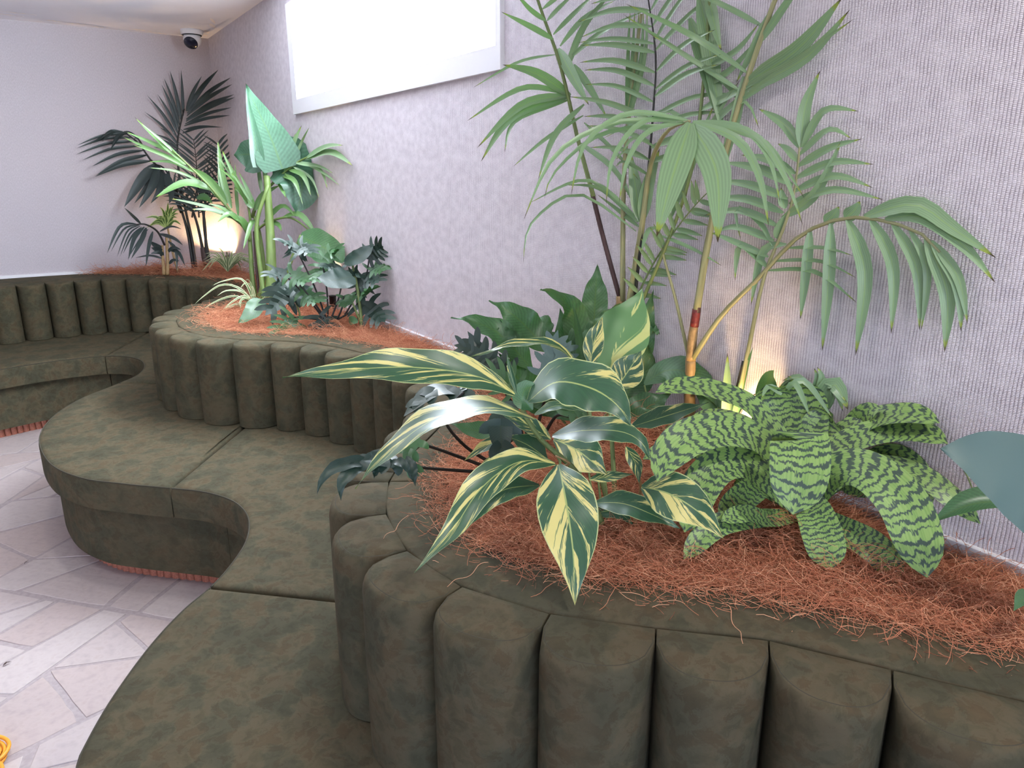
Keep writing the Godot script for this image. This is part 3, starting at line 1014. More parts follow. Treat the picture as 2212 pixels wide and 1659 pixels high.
func build_coir() -> void:
	bumps = noise(0.06, 77, 3)
	var lots := [[V(1.30, 0, -.02), V(1.05, 0, -1.95), "matted rust brown coir fibre round the ginger and bromeliad", 27000, 1.0], [V(1.05, 0, -1.95), V(1.10, 0, -4.80), "rust brown coir fibre round the middle planter's banana plant and philodendron", 9000, 1.3], [V(1.10, 0, -4.80), V(.42, 0, -6.18), "rust brown coir fibre under the dark palms in the far corner", 3500, 1.7]]
	# curled fibres, a few shapes shared by all
	var shapes := []
	for v in 6:
		var st := begin()
		var p := PackedVector3Array()
		var at := Vector3.ZERO
		var head := 0.0
		var bend := rng.randf_range(-0.5, 0.5)
		for i in 24:
			p.append(at + V(0, 0.006 * sin(i * 0.5 + v), 0))
			head += bend
			bend = clampf(bend + rng.randf_range(-0.22, 0.22), -0.65, 0.65)
			at += V(cos(head), rng.randf_range(-0.25, 0.25), sin(head)) * 0.0070
		var c := p[12]
		for i in p.size():
			p[i] -= c
		tube(st, p, 0.00034, 0.00026, 3, false)
		shapes.append(close(st))
	for lot in lots:
		var i0 := nearest(seam, lot[0])
		var i1 := nearest(seam, lot[1])
		var a := resample(inner.slice(i0, i1 + 1), (i1 - i0) / 3)
		var t := thing("coir_mulch", lot[2], "coir mulch", V(a[a.size() / 2].x, 0.82, a[a.size() / 2].z), "coir in the planters")
		t.set_meta("kind", "stuff")
		var st := begin()
		var rows := []
		for p in a:
			var wall := V(WALL_X - 0.022, 0, p.z)
			if p.z < -5.7:                                   # in the far corner the bed runs to the far wall
				var f := smoothstep(-5.7, -6.2, p.z)
				wall = V(lerpf(WALL_X - 0.022, p.x + 0.03, f), 0, lerpf(p.z, WALL_Z + 0.02, smoothstep(-5.7, -5.9, p.z)))
				if p.x > 0.9:
					wall = V(WALL_X - 0.022, 0, lerpf(p.z, WALL_Z + 0.02, smoothstep(-5.2, -5.9, p.z)))
			var row := PackedVector3Array()
			for k in 19:
				var q := p.lerp(wall, k / 18.0)
				q.y = coir_height(q.x, q.z) - (0.03 if k == 0 else 0.0)
				row.append(q)
			rows.append(row)
		for i in rows.size() - 1:
			for k in 18:
				quad(st, rows[i][k], rows[i][k + 1], rows[i + 1][k + 1], rows[i + 1][k], 0)
		mesh_node("coir_bed", close(st), M.coir, t)
		for v in 6:
			var mm := MultiMesh.new()
			mm.transform_format = MultiMesh.TRANSFORM_3D
			mm.mesh = shapes[v]
			mm.instance_count = int(lot[3] / 6)
			for n in mm.instance_count:
				var row: PackedVector3Array = rows[rng.randi() % rows.size()]
				var k := rng.randf() ** 1.15
				var q := row[0].lerp(row[18], k * 0.99 + 0.005 - (0.05 if rng.randf() < 0.18 else 0.0))
				q.y = coir_height(q.x, q.z) + rng.randf_range(-0.004, 0.012)
				var tip := 0.5
				if k < 0.06:
					q.y = maxf(q.y, TOP + 0.009)
					tip = 0.10
				var b := Basis(Vector3.UP, rng.randf() * TAU) * Basis(V(1, 0, 0.4).normalized(), rng.randf_range(-tip, tip))
				mm.set_instance_transform(n, Transform3D(b.scaled(Vector3.ONE * lot[4] * rng.randf_range(0.8, 1.7)), q))
			var o := MultiMeshInstance3D.new()
			o.name = "coir_fibres"
			o.multimesh = mm
			o.material_override = M[["fibre_rust", "fibre_tan", "fibre_rust", "fibre_dark", "fibre_tan", "fibre_rust"][v]]
			o.set_meta("kind", "stuff")
			t.add_child(o, true)
			o.position = -t.position
	# stray fibres lying on the velvet
	for q in [[.72, -.98, 0.4, "below the hanging ginger leaf"], [.80, -.86, 1.2, "right of the hanging ginger leaf"], [.93, -.73, 2.0, "in front of the bromeliad"], [.66, -1.08, 3.0, "left of the hanging ginger leaf"], [1.05, -.60, 1.0, "nearest the right edge"], [.62, -1.35, 2.2, "at the tip of the bulge"]]:
		var s := begin()
		var p := PackedVector3Array()
		var at := V(q[0], TOP + 0.0095, q[1])
		var head: float = q[2]
		for i in 14:
			p.append(at + V(0, 0.004 * sin(i * 0.7), 0))
			head += 0.22 * sin(i * 0.9 + q[2] * 3.0)
			at += V(cos(head), 0, sin(head)) * 0.009
		tube(s, p, 0.0006, 0.0004, 4)
		tag(mesh_node("stray_fibre", close(s), M.fibre_tan), "thin stray coir fibre on the velvet cap, %s" % q[3], "fibre", "stray fibres on the cap")

# ---------------------------------------------------------------- small things
func uplight(at: Vector3, aim: Vector3, energy: float, angle: float, label: String) -> void:
	var t := thing("uplight", label, "uplight", at, "planter uplights")
	var d := (aim - at).normalized()
	var turn := Basis(Quaternion(Vector3.UP, d))
	var head := at + V(0, 0.05, 0)
	var st := begin()
	lathe(st, head, [[0.0, -0.032], [0.017, -0.030], [0.020, -0.02], [0.020, 0.025], [0.023, 0.026], [0.023, 0.032], [0.019, 0.032], [0.018, 0.026]], 20, turn)
	mesh_node("housing", close(st), M.black_plastic, t)
	st = begin()
	lathe(st, head, [[0.0, 0.027], [0.018, 0.027], [0.018, 0.025]], 20, turn)
	mesh_node("lens", close(st), M.warm_glow, t)
	st = begin()
	tube(st, PackedVector3Array([at + V(0, -0.05, 0), at + V(0, 0.0, 0), at + V(0, 0.04, 0)]), 0.003, 0.007, 8)
	mesh_node("spike", close(st), M.black_plastic, t)
	var l := SpotLight3D.new()
	l.name = "lamp_light"
	l.light_color = Color(1.0, 0.83, 0.60)
	l.light_energy = energy
	l.light_size = 0.02
	l.spot_angle = angle
	l.spot_angle_attenuation = 0.35
	l.spot_range = 10.0
	l.shadow_enabled = true
	t.add_child(l)
	l.position = V(0, 0.05, 0) + d * 0.036
	l.basis = Basis.looking_at(d, V(0, 0, 1))

func build_small_things() -> void:
	uplight(V(1.42, 0.845, -6.47), V(1.45, 1.5, -6.56), UPLIGHT * 2.2, 74, "small black uplight in the far corner, glowing behind the spider plant")
	uplight(V(1.435, 0.83, -4.02), V(1.455, 1.5, -4.04), UPLIGHT * 0.7, 24, "small black uplight behind the philodendron in the middle planter")
	uplight(V(1.385, 0.868, -1.09), V(1.48, 1.10, -1.23), UPLIGHT * 0.5, 52, "small black uplight behind the bromeliad, shining on the woven wall")
	# ceiling camera in the corner
	var c := V(1.30, 2.615, -6.30)
	var t := thing("security_camera", "small white dome security camera on the ceiling in the far corner", "security camera", c)
	var st := begin()
	lathe(st, c, [[0.0, -0.034], [0.072, -0.034], [0.078, -0.028], [0.080, -0.012], [0.076, 0.0]], 28)
	mesh_node("mount", close(st), M.white_plastic, t)
	st = begin()
	lathe(st, c, [[0.066, -0.040], [0.070, -0.037], [0.070, -0.034], [0.066, -0.034]], 28)
	mesh_node("dark_ring", close(st), M.black_plastic, t)
	var look := Basis(Quaternion(Vector3.UP, V(-0.45, -0.75, 0.65).normalized()))
	st = begin()
	var prof := []
	for i in 15:
		var a := -PI / 2 + PI * 0.78 * i / 14.0
		prof.append([0.064 * cos(a) + 0.0, 0.064 * sin(a)])
	lathe(st, c + V(0, -0.062, 0), prof, 28, look)
	mesh_node("eyeball", close(st), M.white_plastic, t)
	st = begin()
	lathe(st, c + V(0, -0.062, 0), [[0.049, 0.040], [0.050, 0.049], [0.044, 0.053], [0.0, 0.056]], 28, look)
	mesh_node("lens_face", close(st), M.smoked_glass, t)
	# coiled orange cable with a dark plug at the left edge
	var cc := V(-0.358, 0.0, -2.20)
	t = thing("extension_cable", "coiled orange extension cable lying on the paving at the left edge", "cable", cc)
	st = begin()
	var p := PackedVector3Array()
	for i in 150:
		var a := TAU * i / 40.0
		var r := 0.105 + 0.012 * sin(i * 0.11)
		p.append(cc + V(cos(a) * r + 0.01 * sin(i * 0.23), 0.008 + 0.003 * i / 40.0 * 2.0 + 0.004 * sin(i * 0.3), sin(a) * r * 0.8))
	tube(st, p, 0.0055, 0.0055, 8)
	mesh_node("cord", close(st), M.orange_cable, t)
	st = begin()
	var q := PackedVector3Array()
	for i in 40:
		var a := TAU * i / 30.0 + 2.0
		q.append(cc + V(0.055 + cos(a) * 0.05, 0.032 + 0.004 * sin(i * 0.4), 0.11 + sin(a) * 0.06))
	tube(st, q, 0.0055, 0.0055, 8)
	mesh_node("loop", close(st), M.orange_cable, t)
	st = begin()
	box(st, V(cc.x + 0.01, 0.001, cc.z + 0.10), V(cc.x + 0.075, 0.028, cc.z + 0.17))
	mesh_node("plug", close(st), M.black_plastic, t)
	# a few dry leaf crumbs on the stones
	for d in [[-0.33, -3.47, 0.034, "largest, left of the middle bulge"], [-0.19, -3.41, 0.016, "smallest, beside the middle bulge"], [-0.26, -2.66, 0.024, "alone in the open floor"]]:
		st = begin()
		sheet(st, PackedVector3Array([V(d[0], 0.003, d[1]), V(d[0] + d[2] * 0.5, 0.008, d[1] - d[2] * 0.2), V(d[0] + d[2], 0.004, d[1] - d[2] * 0.4)]), d[2] * 0.35, Vector3.UP, "lance", 0.4, 0.001, 6, 2)
		tag(mesh_node("dry_leaf", close(st), M.bark), "tiny dark dry leaf crumb on the paving, %s" % d[3], "dry leaf", "leaf crumbs on the floor")

# ---------------------------------------------------------------- plants
func build_plants() -> void:
	plant_ginger()
	plant_bromeliad()
	plant_behind_ginger()
	plant_edge_plants()
	plant_near_palms()
	plant_mid_plants()
	plant_far_plants()

func plant_ginger() -> void:
	var f: Node3D
	var ginger := thing("variegated_ginger", "large variegated ginger with yellow striped leaves leaning over the velvet cap", "plant", V(.930, .860, -1.063))
	stalk(ginger, "stem_green", [V(.919, .868, -1.051), V(.871, .983, -1.079), V(.799, 1.063, -1.109), V(.756, 1.148, -1.123), V(.732, 1.217, -1.119)], 0.0077, 0.0035, "stem")
	stalk(ginger, "stem_green", [V(1.002, .827, -1.107), V(1.004, .943, -1.170), V(1.019, 1.057, -1.224)], 0.0062, 0.0042, "stem")
	stalk(ginger, "stem_tan", [V(.996, .854, -1.033), V(1.000, .931, -1.025), V(.985, .968, -1.017)], 0.0049, 0.0028, "stem")
	stalk(ginger, "stem_green", [V(1.034, .824, -1.135), V(1.080, .971, -1.210), V(1.124, 1.102, -1.281)], 0.0063, 0.0044, "stem")
	stalk(ginger, "stem_green", [V(.799, 1.063, -1.109), V(.816, 1.033, -1.070), V(.808, 1.019, -1.051)], 0.0037, 0.0027, "petiole")
	stalk(ginger, "stem_tan", [V(.825, 1.006, -1.073), V(.833, 1.020, -1.054), V(.804, 1.039, -1.061)], 0.0028, 0.0018, "petiole")
	lf(ginger, "ginger_striped", "lance", 0.075, [V(.734, 1.165, -1.100), V(.660, 1.209, -1.114), V(.549, 1.237, -1.134), V(.436, 1.246, -1.150), V(.325, 1.243, -1.173)], V(-.307, .709, .635), 0.22, 0.004, 22)
	lf(ginger, "ginger_striped", "lance", 0.094, [V(.770, 1.114, -1.084), V(.683, 1.148, -1.103), V(.583, 1.144, -1.118), V(.490, 1.104, -1.116), V(.413, 1.048, -1.111)], V(-.384, .922, .040), 0.12, 0.003, 22)
	lf(ginger, "ginger_dark", "lance", 0.136, [V(.753, 1.152, -1.083), V(.796, 1.190, -1.055), V(.842, 1.183, -1.009), V(.865, 1.160, -.962), V(.875, 1.125, -.930)], V(-.474, .876, .085), 0.08, 0.004, 20)
	lf(ginger, "green", "lance", 0.041, [V(.769, 1.131, -1.091), V(.756, 1.153, -1.106), V(.768, 1.172, -1.105), V(.789, 1.166, -1.089)], V(-.500, .481, .720), 0.3, 0, 12)
	lf(ginger, "ginger_dark", "lance", 0.077, [V(.804, 1.076, -1.073), V(.844, 1.093, -1.028), V(.890, 1.098, -.974), V(.913, 1.082, -.941), V(.914, 1.055, -.918)], V(-.428, .901, .067), 0.12, 0.003, 18)
	lf(ginger, "ginger_yellow", "lance", 0.110, [V(.806, 1.023, -1.054), V(.762, .991, -.973), V(.725, .930, -.902), V(.697, .855, -.858)], V(-.536, .517, .667), 0.14, 0.002, 22)
	lf(ginger, "ginger_striped", "lance", 0.063, [V(.801, 1.024, -1.058), V(.711, 1.050, -1.052), V(.617, 1.028, -1.031), V(.539, .976, -1.003), V(.457, .936, -.981)], V(-.333, .761, .557), 0.25, 0.003, 22)
	lf(ginger, "ginger_dark", "lance", 0.054, [V(.796, .964, -1.103), V(.711, .976, -1.101), V(.646, .957, -1.088), V(.603, .920, -1.079)], V(-.324, .772, .546), 0.22, 0.003, 16)
	lf(ginger, "ginger_yellow", "lance", 0.093, [V(.862, 1.036, -1.146), V(.908, 1.008, -1.119), V(.944, .964, -1.067)], V(-.482, .644, .594), 0.15, 0.003, 16)
	lf(ginger, "ginger_dark", "lance", 0.056, [V(.901, .917, -1.055), V(.924, .933, -.995), V(.950, .925, -.937), V(.985, .903, -.895)], V(-.417, .810, .412), 0.2, 0.003, 16)
	lf(ginger, "ginger_yellow", "lance", 0.088, [V(.947, .973, -.969), V(.949, .985, -.897), V(.956, .972, -.825), V(.963, .941, -.773)], V(-.660, .489, .570), 0.1, 0.003, 18)
	lf(ginger, "ginger_dark", "lance", 0.051, [V(1.052, 1.034, -1.119), V(1.135, 1.051, -1.095), V(1.217, 1.079, -1.050)], V(-.424, .808, .409), 0.2, 0.003, 14)
	lf(ginger, "ginger_striped", "lance", 0.028, [V(.972, 1.028, -1.045), V(.971, .999, -1.012), V(.964, .967, -.993)], V(-.614, .461, .640), 0.3, 0, 10)
	lf(ginger, "ginger_striped", "lance", 0.027, [V(.911, .955, -1.086), V(.954, .961, -1.060), V(.989, .966, -1.038)], V(-.370, .833, .411), 0.2, 0, 10)
	lf(ginger, "ginger_sage", "lance", 0.134, [V(1.123, 1.102, -1.283), V(1.173, 1.180, -1.301), V(1.231, 1.239, -1.320), V(1.273, 1.294, -1.335)], V(-.665, .225, .712), 0.12, 0.003, 18)
	lf(ginger, "ginger_striped", "lance", 0.078, [V(1.117, 1.083, -1.242), V(1.151, 1.128, -1.235), V(1.179, 1.167, -1.230)], V(-.625, .401, .670), 0.12, 0.003, 14)
	lf(ginger, "ginger_yellow", "lance", 0.048, [V(1.074, 1.133, -1.288), V(1.091, 1.191, -1.297), V(1.122, 1.242, -1.306)], V(-.611, .315, .726), 0.15, 0.003, 12)
	lf(ginger, "ginger_striped", "lance", 0.029, [V(.978, 1.153, -1.209), V(.934, 1.208, -1.232), V(.842, 1.223, -1.247), V(.734, 1.204, -1.263)], V(-.238, .905, .353), 0.25, 0.003, 16)
	lf(ginger, "ginger_dark", "lance", 0.027, [V(.853, 1.075, -1.202), V(.897, 1.094, -1.180), V(.945, 1.081, -1.144)], V(-.284, .884, .373), 0.2, 0.002, 12)
	lf(ginger, "ginger_dark", "lance", 0.049, [V(.845, .996, -1.144), V(.805, 1.031, -1.157), V(.761, 1.056, -1.170)], V(-.386, .736, .556), 0.2, 0.003, 12)
	lf(ginger, "ginger_striped", "lance", 0.033, [V(.836, .991, -1.185), V(.768, 1.002, -1.197), V(.710, .985, -1.204)], V(-.304, .826, .474), 0.25, 0.002, 12)
	lf(ginger, "ginger_yellow", "lance", 0.030, [V(.836, 1.017, -1.256), V(.777, 1.004, -1.266), V(.714, .981, -1.263)], V(-.298, .822, .486), 0.25, 0.002, 12)
	lf(ginger, "ginger_striped", "lance", 0.038, [V(.846, 1.042, -1.134), V(.811, 1.071, -1.167), V(.768, 1.093, -1.202)], V(-.394, .724, .566), 0.2, 0.002, 12)
	lf(ginger, "ginger_dark", "lance", 0.039, [V(.842, .977, -1.176), V(.790, .975, -1.186), V(.740, .951, -1.198)], V(-.367, .749, .551), 0.2, 0.002, 12)
	lf(ginger, "green", "lance", 0.046, [V(.853, 1.011, -1.318), V(.799, 1.006, -1.352), V(.753, 1.022, -1.388)], V(-.349, .727, .591), 0.2, 0.002, 12)
	lf(ginger, "green", "lance", 0.032, [V(1.038, 1.046, -1.232), V(1.015, 1.071, -1.256), V(.943, 1.087, -1.284)], V(-.445, .707, .550), 0.2, 0.002, 12)
	lf(ginger, "ginger_dark", "lance", 0.036, [V(.930, .869, -1.094), V(.972, .874, -1.068), V(.988, .854, -1.026)], V(-.428, .772, .470), 0.2, 0.002, 12)
	lf(ginger, "ginger_dark", "lance", 0.012, [V(.732, 1.170, -1.090), V(.729, 1.203, -1.104), V(.728, 1.243, -1.118)], V(-.514, .359, .779), 0.6, 0, 10)
	stalk(ginger, "stem_green", [V(.951, .843, -1.096), V(.960, .900, -1.135), V(.975, .965, -1.172)], 0.0030, 0.0021, "stem")
	stalk(ginger, "stem_green", [V(.958, .843, -1.092), V(.974, .900, -1.125), V(.989, .965, -1.162)], 0.0030, 0.0021, "stem")
	stalk(ginger, "stem_green", [V(.964, .843, -1.087), V(.987, .900, -1.117), V(1.002, .965, -1.154)], 0.0030, 0.0021, "stem")
	stalk(ginger, "stem_green", [V(.944, .843, -1.101), V(.945, .900, -1.145), V(.960, .965, -1.182)], 0.0030, 0.0021, "stem")

func plant_bromeliad() -> void:
	var f: Node3D
	var bro := thing("zebra_bromeliad", "big bromeliad rosette with arching light green leaves cross-banded in dark zebra stripes", "plant", V(1.302, .860, -.843))
	lf(bro, "zebra", "strap", 0.061, [V(1.299, .887, -.844), V(1.302, .919, -.915), V(1.267, .909, -.935), V(1.221, .914, -.967)], V(-.532, .750, .393), 0.12, 0, 22)
	lf(bro, "zebra", "strap", 0.061, [V(1.307, .887, -.839), V(1.404, .919, -.848), V(1.445, .913, -.807), V(1.445, .923, -.751)], V(-.585, .742, .327), 0.12, 0, 22)
	lf(bro, "zebra", "strap", 0.062, [V(1.290, .883, -.848), V(1.244, .930, -.895), V(1.167, .914, -.903), V(1.113, .877, -.901)], V(-.515, .759, .398), 0.12, 0, 22)
	lf(bro, "zebra", "strap", 0.058, [V(1.345, .871, -.870), V(1.445, 1.006, -.853), V(1.445, 1.074, -.819), V(1.445, 1.096, -.786)], V(-.619, .703, .351), 0.12, 0, 22)
	lf(bro, "zebra", "strap", 0.047, [V(1.355, .880, -.866), V(1.445, .993, -.777), V(1.445, 1.001, -.713), V(1.445, .960, -.679), V(1.445, .910, -.664)], V(-.618, .725, .305), 0.12, 0, 22)
	lf(bro, "zebra", "strap", 0.062, [V(1.330, .880, -.883), V(1.346, .979, -1.006), V(1.306, 1.014, -1.069), V(1.235, 1.019, -1.118)], V(-.455, .809, .373), 0.12, 0, 22)
	lf(bro, "zebra", "strap", 0.047, [V(1.271, .892, -.864), V(1.193, .973, -1.005), V(1.119, .987, -1.059), V(1.050, .973, -1.075)], V(-.493, .735, .466), 0.12, 0, 22)
	lf(bro, "zebra", "strap", 0.059, [V(1.290, .902, -.854), V(1.306, 1.004, -.916), V(1.265, 1.083, -.970), V(1.184, 1.123, -1.012), V(1.106, 1.138, -1.032), V(1.039, 1.135, -1.037)], V(-.412, .840, .352), 0.12, 0, 22)
	lf(bro, "zebra", "strap", 0.083, [V(1.290, .902, -.854), V(1.232, 1.021, -.896), V(1.131, 1.070, -.917), V(1.026, 1.073, -.925), V(.969, 1.042, -.928), V(.934, 1.007, -.914)], V(-.525, .708, .473), 0.12, 0, 22)
	lf(bro, "zebra", "strap", 0.078, [V(1.266, .901, -.845), V(1.186, .987, -.890), V(1.108, 1.003, -.909), V(1.042, .970, -.905), V(.990, .896, -.889)], V(-.563, .685, .462), 0.12, 0, 22)
	lf(bro, "zebra", "strap", 0.067, [V(1.334, .889, -.858), V(1.406, .987, -.869), V(1.445, 1.057, -.817), V(1.445, 1.098, -.733), V(1.445, 1.097, -.668)], V(-.466, .845, .263), 0.12, 0, 22)
	lf(bro, "zebra", "strap", 0.066, [V(1.320, .897, -.846), V(1.360, .991, -.839), V(1.413, 1.040, -.795), V(1.445, 1.067, -.719), V(1.445, 1.061, -.647)], V(-.493, .825, .277), 0.12, 0, 22)
	lf(bro, "zebra", "strap", 0.048, [V(1.325, .893, -.841), V(1.378, .979, -.785), V(1.416, .991, -.739), V(1.429, .986, -.679), V(1.432, .961, -.619), V(1.445, .924, -.565)], V(-.616, .731, .293), 0.12, 0, 22)
	lf(bro, "zebra", "strap", 0.090, [V(1.291, .901, -.829), V(1.289, .989, -.785), V(1.300, 1.013, -.724), V(1.300, .982, -.651), V(1.287, .930, -.604), V(1.264, .869, -.562)], V(-.693, .632, .347), 0.12, 0, 22)
	lf(bro, "zebra", "strap", 0.062, [V(1.284, .891, -.817), V(1.268, .891, -.741), V(1.275, .876, -.668), V(1.282, .836, -.614)], V(-.642, .689, .337), 0.12, 0, 22)
	lf(bro, "zebra", "strap", 0.044, [V(1.280, .882, -.830), V(1.185, .893, -.834), V(1.117, .917, -.850), V(1.060, .912, -.861)], V(-.430, .841, .327), 0.12, 0, 22)
	lf(bro, "zebra", "strap", 0.049, [V(1.271, .877, -.834), V(1.107, .900, -.863), V(1.036, .892, -.870), V(.967, .856, -.866)], V(-.549, .697, .461), 0.12, 0, 22)
	lf(bro, "zebra", "strap", 0.098, [V(1.295, .902, -.851), V(1.325, 1.007, -.930), V(1.332, 1.079, -.974), V(1.313, 1.124, -.977)], V(-.729, .429, .533), 0.3, 0, 22)
	lf(bro, "zebra", "strap", 0.133, [V(1.305, .897, -.856), V(1.368, 1.000, -.923), V(1.396, 1.083, -.958), V(1.380, 1.130, -.960)], V(-.766, .369, .526), 0.25, 0, 22)
	lf(bro, "zebra", "strap", 0.091, [V(1.305, .902, -.845), V(1.382, .997, -.888), V(1.416, 1.051, -.884), V(1.408, 1.067, -.870)], V(-.738, .493, .461), 0.3, 0, 22)
	lf(bro, "zebra", "strap", 0.108, [V(1.279, .901, -.837), V(1.255, 1.013, -.841), V(1.203, 1.069, -.807), V(1.155, 1.045, -.768), V(1.135, .999, -.754), V(1.121, .956, -.748)], V(-.766, .393, .509), 0.1, 0, 22)
	lf(bro, "zebra", "strap", 0.074, [V(1.255, .895, -.814), V(1.219, .935, -.776), V(1.195, .906, -.732), V(1.174, .853, -.690)], V(-.735, .508, .450), 0.12, 0, 22)
	lf(bro, "palm", "blade", 0.014, [V(1.340, 1.104, -.953), V(1.317, 1.119, -.973), V(1.284, 1.100, -.963)], V(-.711, .467, .525), 0.2, 0, 8)
	lf(bro, "palm", "blade", 0.014, [V(1.350, 1.114, -.949), V(1.351, 1.129, -.929), V(1.348, 1.068, -.885)], V(-.731, .462, .502), 0.2, 0, 8)
	lf(bro, "palm", "blade", 0.014, [V(1.355, 1.119, -.948), V(1.386, 1.129, -.930), V(1.406, 1.057, -.868)], V(-.738, .459, .495), 0.2, 0, 8)

func plant_behind_ginger() -> void:
	var f: Node3D
	var phil := thing("philodendron", "dark split-leaf philodendron half hidden behind the variegated ginger", "plant", V(1.136, .860, -1.524), "split-leaf philodendrons")
	lobed(phil, "glossy", 0.096, [V(.769, 1.103, -1.355), V(.694, 1.114, -1.358), V(.621, 1.071, -1.355)], V(-.459, .879, .126), 3, 0.3, 0.62, 0.8)
	lobed(phil, "glossy", 0.094, [V(.781, 1.095, -1.220), V(.758, 1.063, -1.187), V(.737, 1.018, -1.148)], V(-.487, .426, .762), 2, 0.15, 0.55, 0.8)
	lobed(phil, "glossy", 0.065, [V(.570, .996, -1.301), V(.525, 1.018, -1.288), V(.486, 1.018, -1.289)], V(-.191, .862, .469), 2, 0.5, 0.7, 0.8)
	lf(phil, "glossy", "lance", 0.030, [V(.528, 1.015, -1.285), V(.464, 1.020, -1.292), V(.420, 1.004, -1.291), V(.400, .974, -1.281)], V(-.189, .791, .582), 0.25, 0.003, 12, "leaf_lobe")
	lf(phil, "glossy", "lance", 0.030, [V(.516, 1.011, -1.292), V(.477, 1.009, -1.280), V(.446, .991, -1.269), V(.437, .963, -1.253)], V(-.201, .795, .572), 0.25, 0.003, 12, "leaf_lobe")
	lf(phil, "glossy", "lance", 0.020, [V(.554, 1.003, -1.289), V(.568, 1.011, -1.257), V(.577, .988, -1.231)], V(-.254, .788, .561), 0.25, 0.003, 12, "leaf_lobe")
	lf(phil, "glossy", "lance", 0.015, [V(.534, 1.003, -1.289), V(.522, .993, -1.281), V(.514, .985, -1.272)], V(-.231, .791, .566), 0.25, 0.003, 12, "leaf_lobe")
	lf(phil, "glossy", "lance", 0.025, [V(.603, 1.002, -1.306), V(.599, .982, -1.277), V(.596, .954, -1.257)], V(-.260, .791, .554), 0.25, 0.003, 12, "leaf_lobe")
	lobed(phil, "green", 0.058, [V(.640, 1.020, -1.325), V(.603, 1.002, -1.306), V(.609, .968, -1.266)], V(-.282, .741, .610), 2, 0.5)
	lobed(phil, "glossy", 0.095, [V(.965, 1.088, -1.569), V(.921, 1.133, -1.588), V(.879, 1.149, -1.597)], V(-.451, .439, .777), 4, 0.1)
	lobed(phil, "glossy", 0.110, [V(1.035, 1.064, -1.577), V(.979, 1.104, -1.603), V(.943, 1.171, -1.637)], V(-.466, .447, .763), 4, 0.1)
	lobed(phil, "rubber", 0.112, [V(1.051, 1.033, -1.431), V(1.067, 1.101, -1.444), V(1.112, 1.185, -1.467)], V(-.557, .347, .754), 5, 0.1)
	lobed(phil, "rubber", 0.105, [V(1.069, 1.056, -1.427), V(1.099, 1.123, -1.430), V(1.137, 1.158, -1.442)], V(-.574, .336, .747), 4, 0.1)
	lobed(phil, "green", 0.131, [V(1.019, 1.019, -1.510), V(.984, 1.059, -1.522), V(.938, 1.087, -1.537)], V(-.441, .585, .681), 4, 0.2)
	lobed(phil, "green", 0.105, [V(1.091, .977, -1.386), V(1.128, 1.022, -1.377), V(1.117, 1.078, -1.403)], V(-.552, .491, .674), 4, 0.2)
	stalk(phil, "stem_dark", [V(.813, .900, -1.357), V(.673, .947, -1.340), V(.558, .994, -1.308)], 0.0043, 0.0028, "petiole")
	stalk(phil, "stem_dark", [V(.825, .908, -1.376), V(.722, .968, -1.365), V(.644, 1.014, -1.333)], 0.0044, 0.0030, "petiole")
	stalk(phil, "stem_dark", [V(.859, .902, -1.389), V(.779, .968, -1.381), V(.723, 1.050, -1.363), V(.735, 1.121, -1.296)], 0.0044, 0.0029, "petiole")
	stalk(phil, "stem_dark", [V(.909, .875, -1.471), V(.891, .998, -1.319), V(.781, 1.095, -1.220)], 0.0047, 0.0029, "petiole")
	stalk(phil, "stem_dark", [V(1.057, .874, -1.498), V(1.062, .973, -1.466), V(1.051, 1.033, -1.431)], 0.0049, 0.0035, "petiole")
	stalk(phil, "stem_dark", [V(1.038, .886, -1.515), V(1.017, .977, -1.528), V(.965, 1.086, -1.569)], 0.0049, 0.0036, "petiole")
	stalk(phil, "stem_dark", [V(1.048, .886, -1.508), V(1.036, 1.000, -1.523), V(1.008, 1.077, -1.537)], 0.0049, 0.0036, "petiole")
	stalk(phil, "stem_dark", [V(1.079, .886, -1.487), V(1.091, .961, -1.443), V(1.091, .977, -1.386)], 0.0049, 0.0035, "petiole")
	var broad := thing("broad_leaf_plant", "plain green plant with long pointed wavy leaves against the woven wall", "plant", V(1.311, .860, -1.626))
	lf(broad, "green", "lance", 0.084, [V(1.142, 1.039, -1.622), V(1.056, 1.151, -1.679), V(.942, 1.196, -1.721)], V(-.369, .721, .586), 0.18, 0.008, 18)
	lf(broad, "green", "lance", 0.096, [V(1.205, 1.082, -1.632), V(1.137, 1.174, -1.684), V(1.066, 1.230, -1.725)], V(-.422, .656, .626), 0.18, 0.008, 18)
	lf(broad, "green", "lance", 0.082, [V(1.291, 1.021, -1.605), V(1.307, 1.163, -1.642), V(1.251, 1.234, -1.654), V(1.193, 1.255, -1.662)], V(-.464, .640, .613), 0.18, 0.008, 18)
	lf(broad, "green", "lance", 0.077, [V(1.364, 1.118, -1.627), V(1.391, 1.221, -1.656), V(1.424, 1.310, -1.689)], V(-.621, .260, .739), 0.18, 0.008, 18)
	lf(broad, "green", "lance", 0.054, [V(1.445, 1.023, -1.491), V(1.445, 1.152, -1.493), V(1.445, 1.261, -1.471)], V(-.664, .296, .686), 0.18, 0.008, 18)
	lf(broad, "green", "lance", 0.080, [V(1.286, .988, -1.572), V(1.250, 1.077, -1.626), V(1.173, 1.158, -1.679)], V(-.505, .560, .657), 0.18, 0.008, 18)
	lf(broad, "green", "lance", 0.094, [V(1.254, .962, -1.584), V(1.273, 1.072, -1.634), V(1.275, 1.195, -1.674)], V(-.580, .330, .745), 0.18, 0.008, 18)
	lf(broad, "green", "lance", 0.107, [V(1.324, .949, -1.533), V(1.368, 1.072, -1.571), V(1.420, 1.172, -1.596)], V(-.620, .329, .712), 0.18, 0.008, 18)
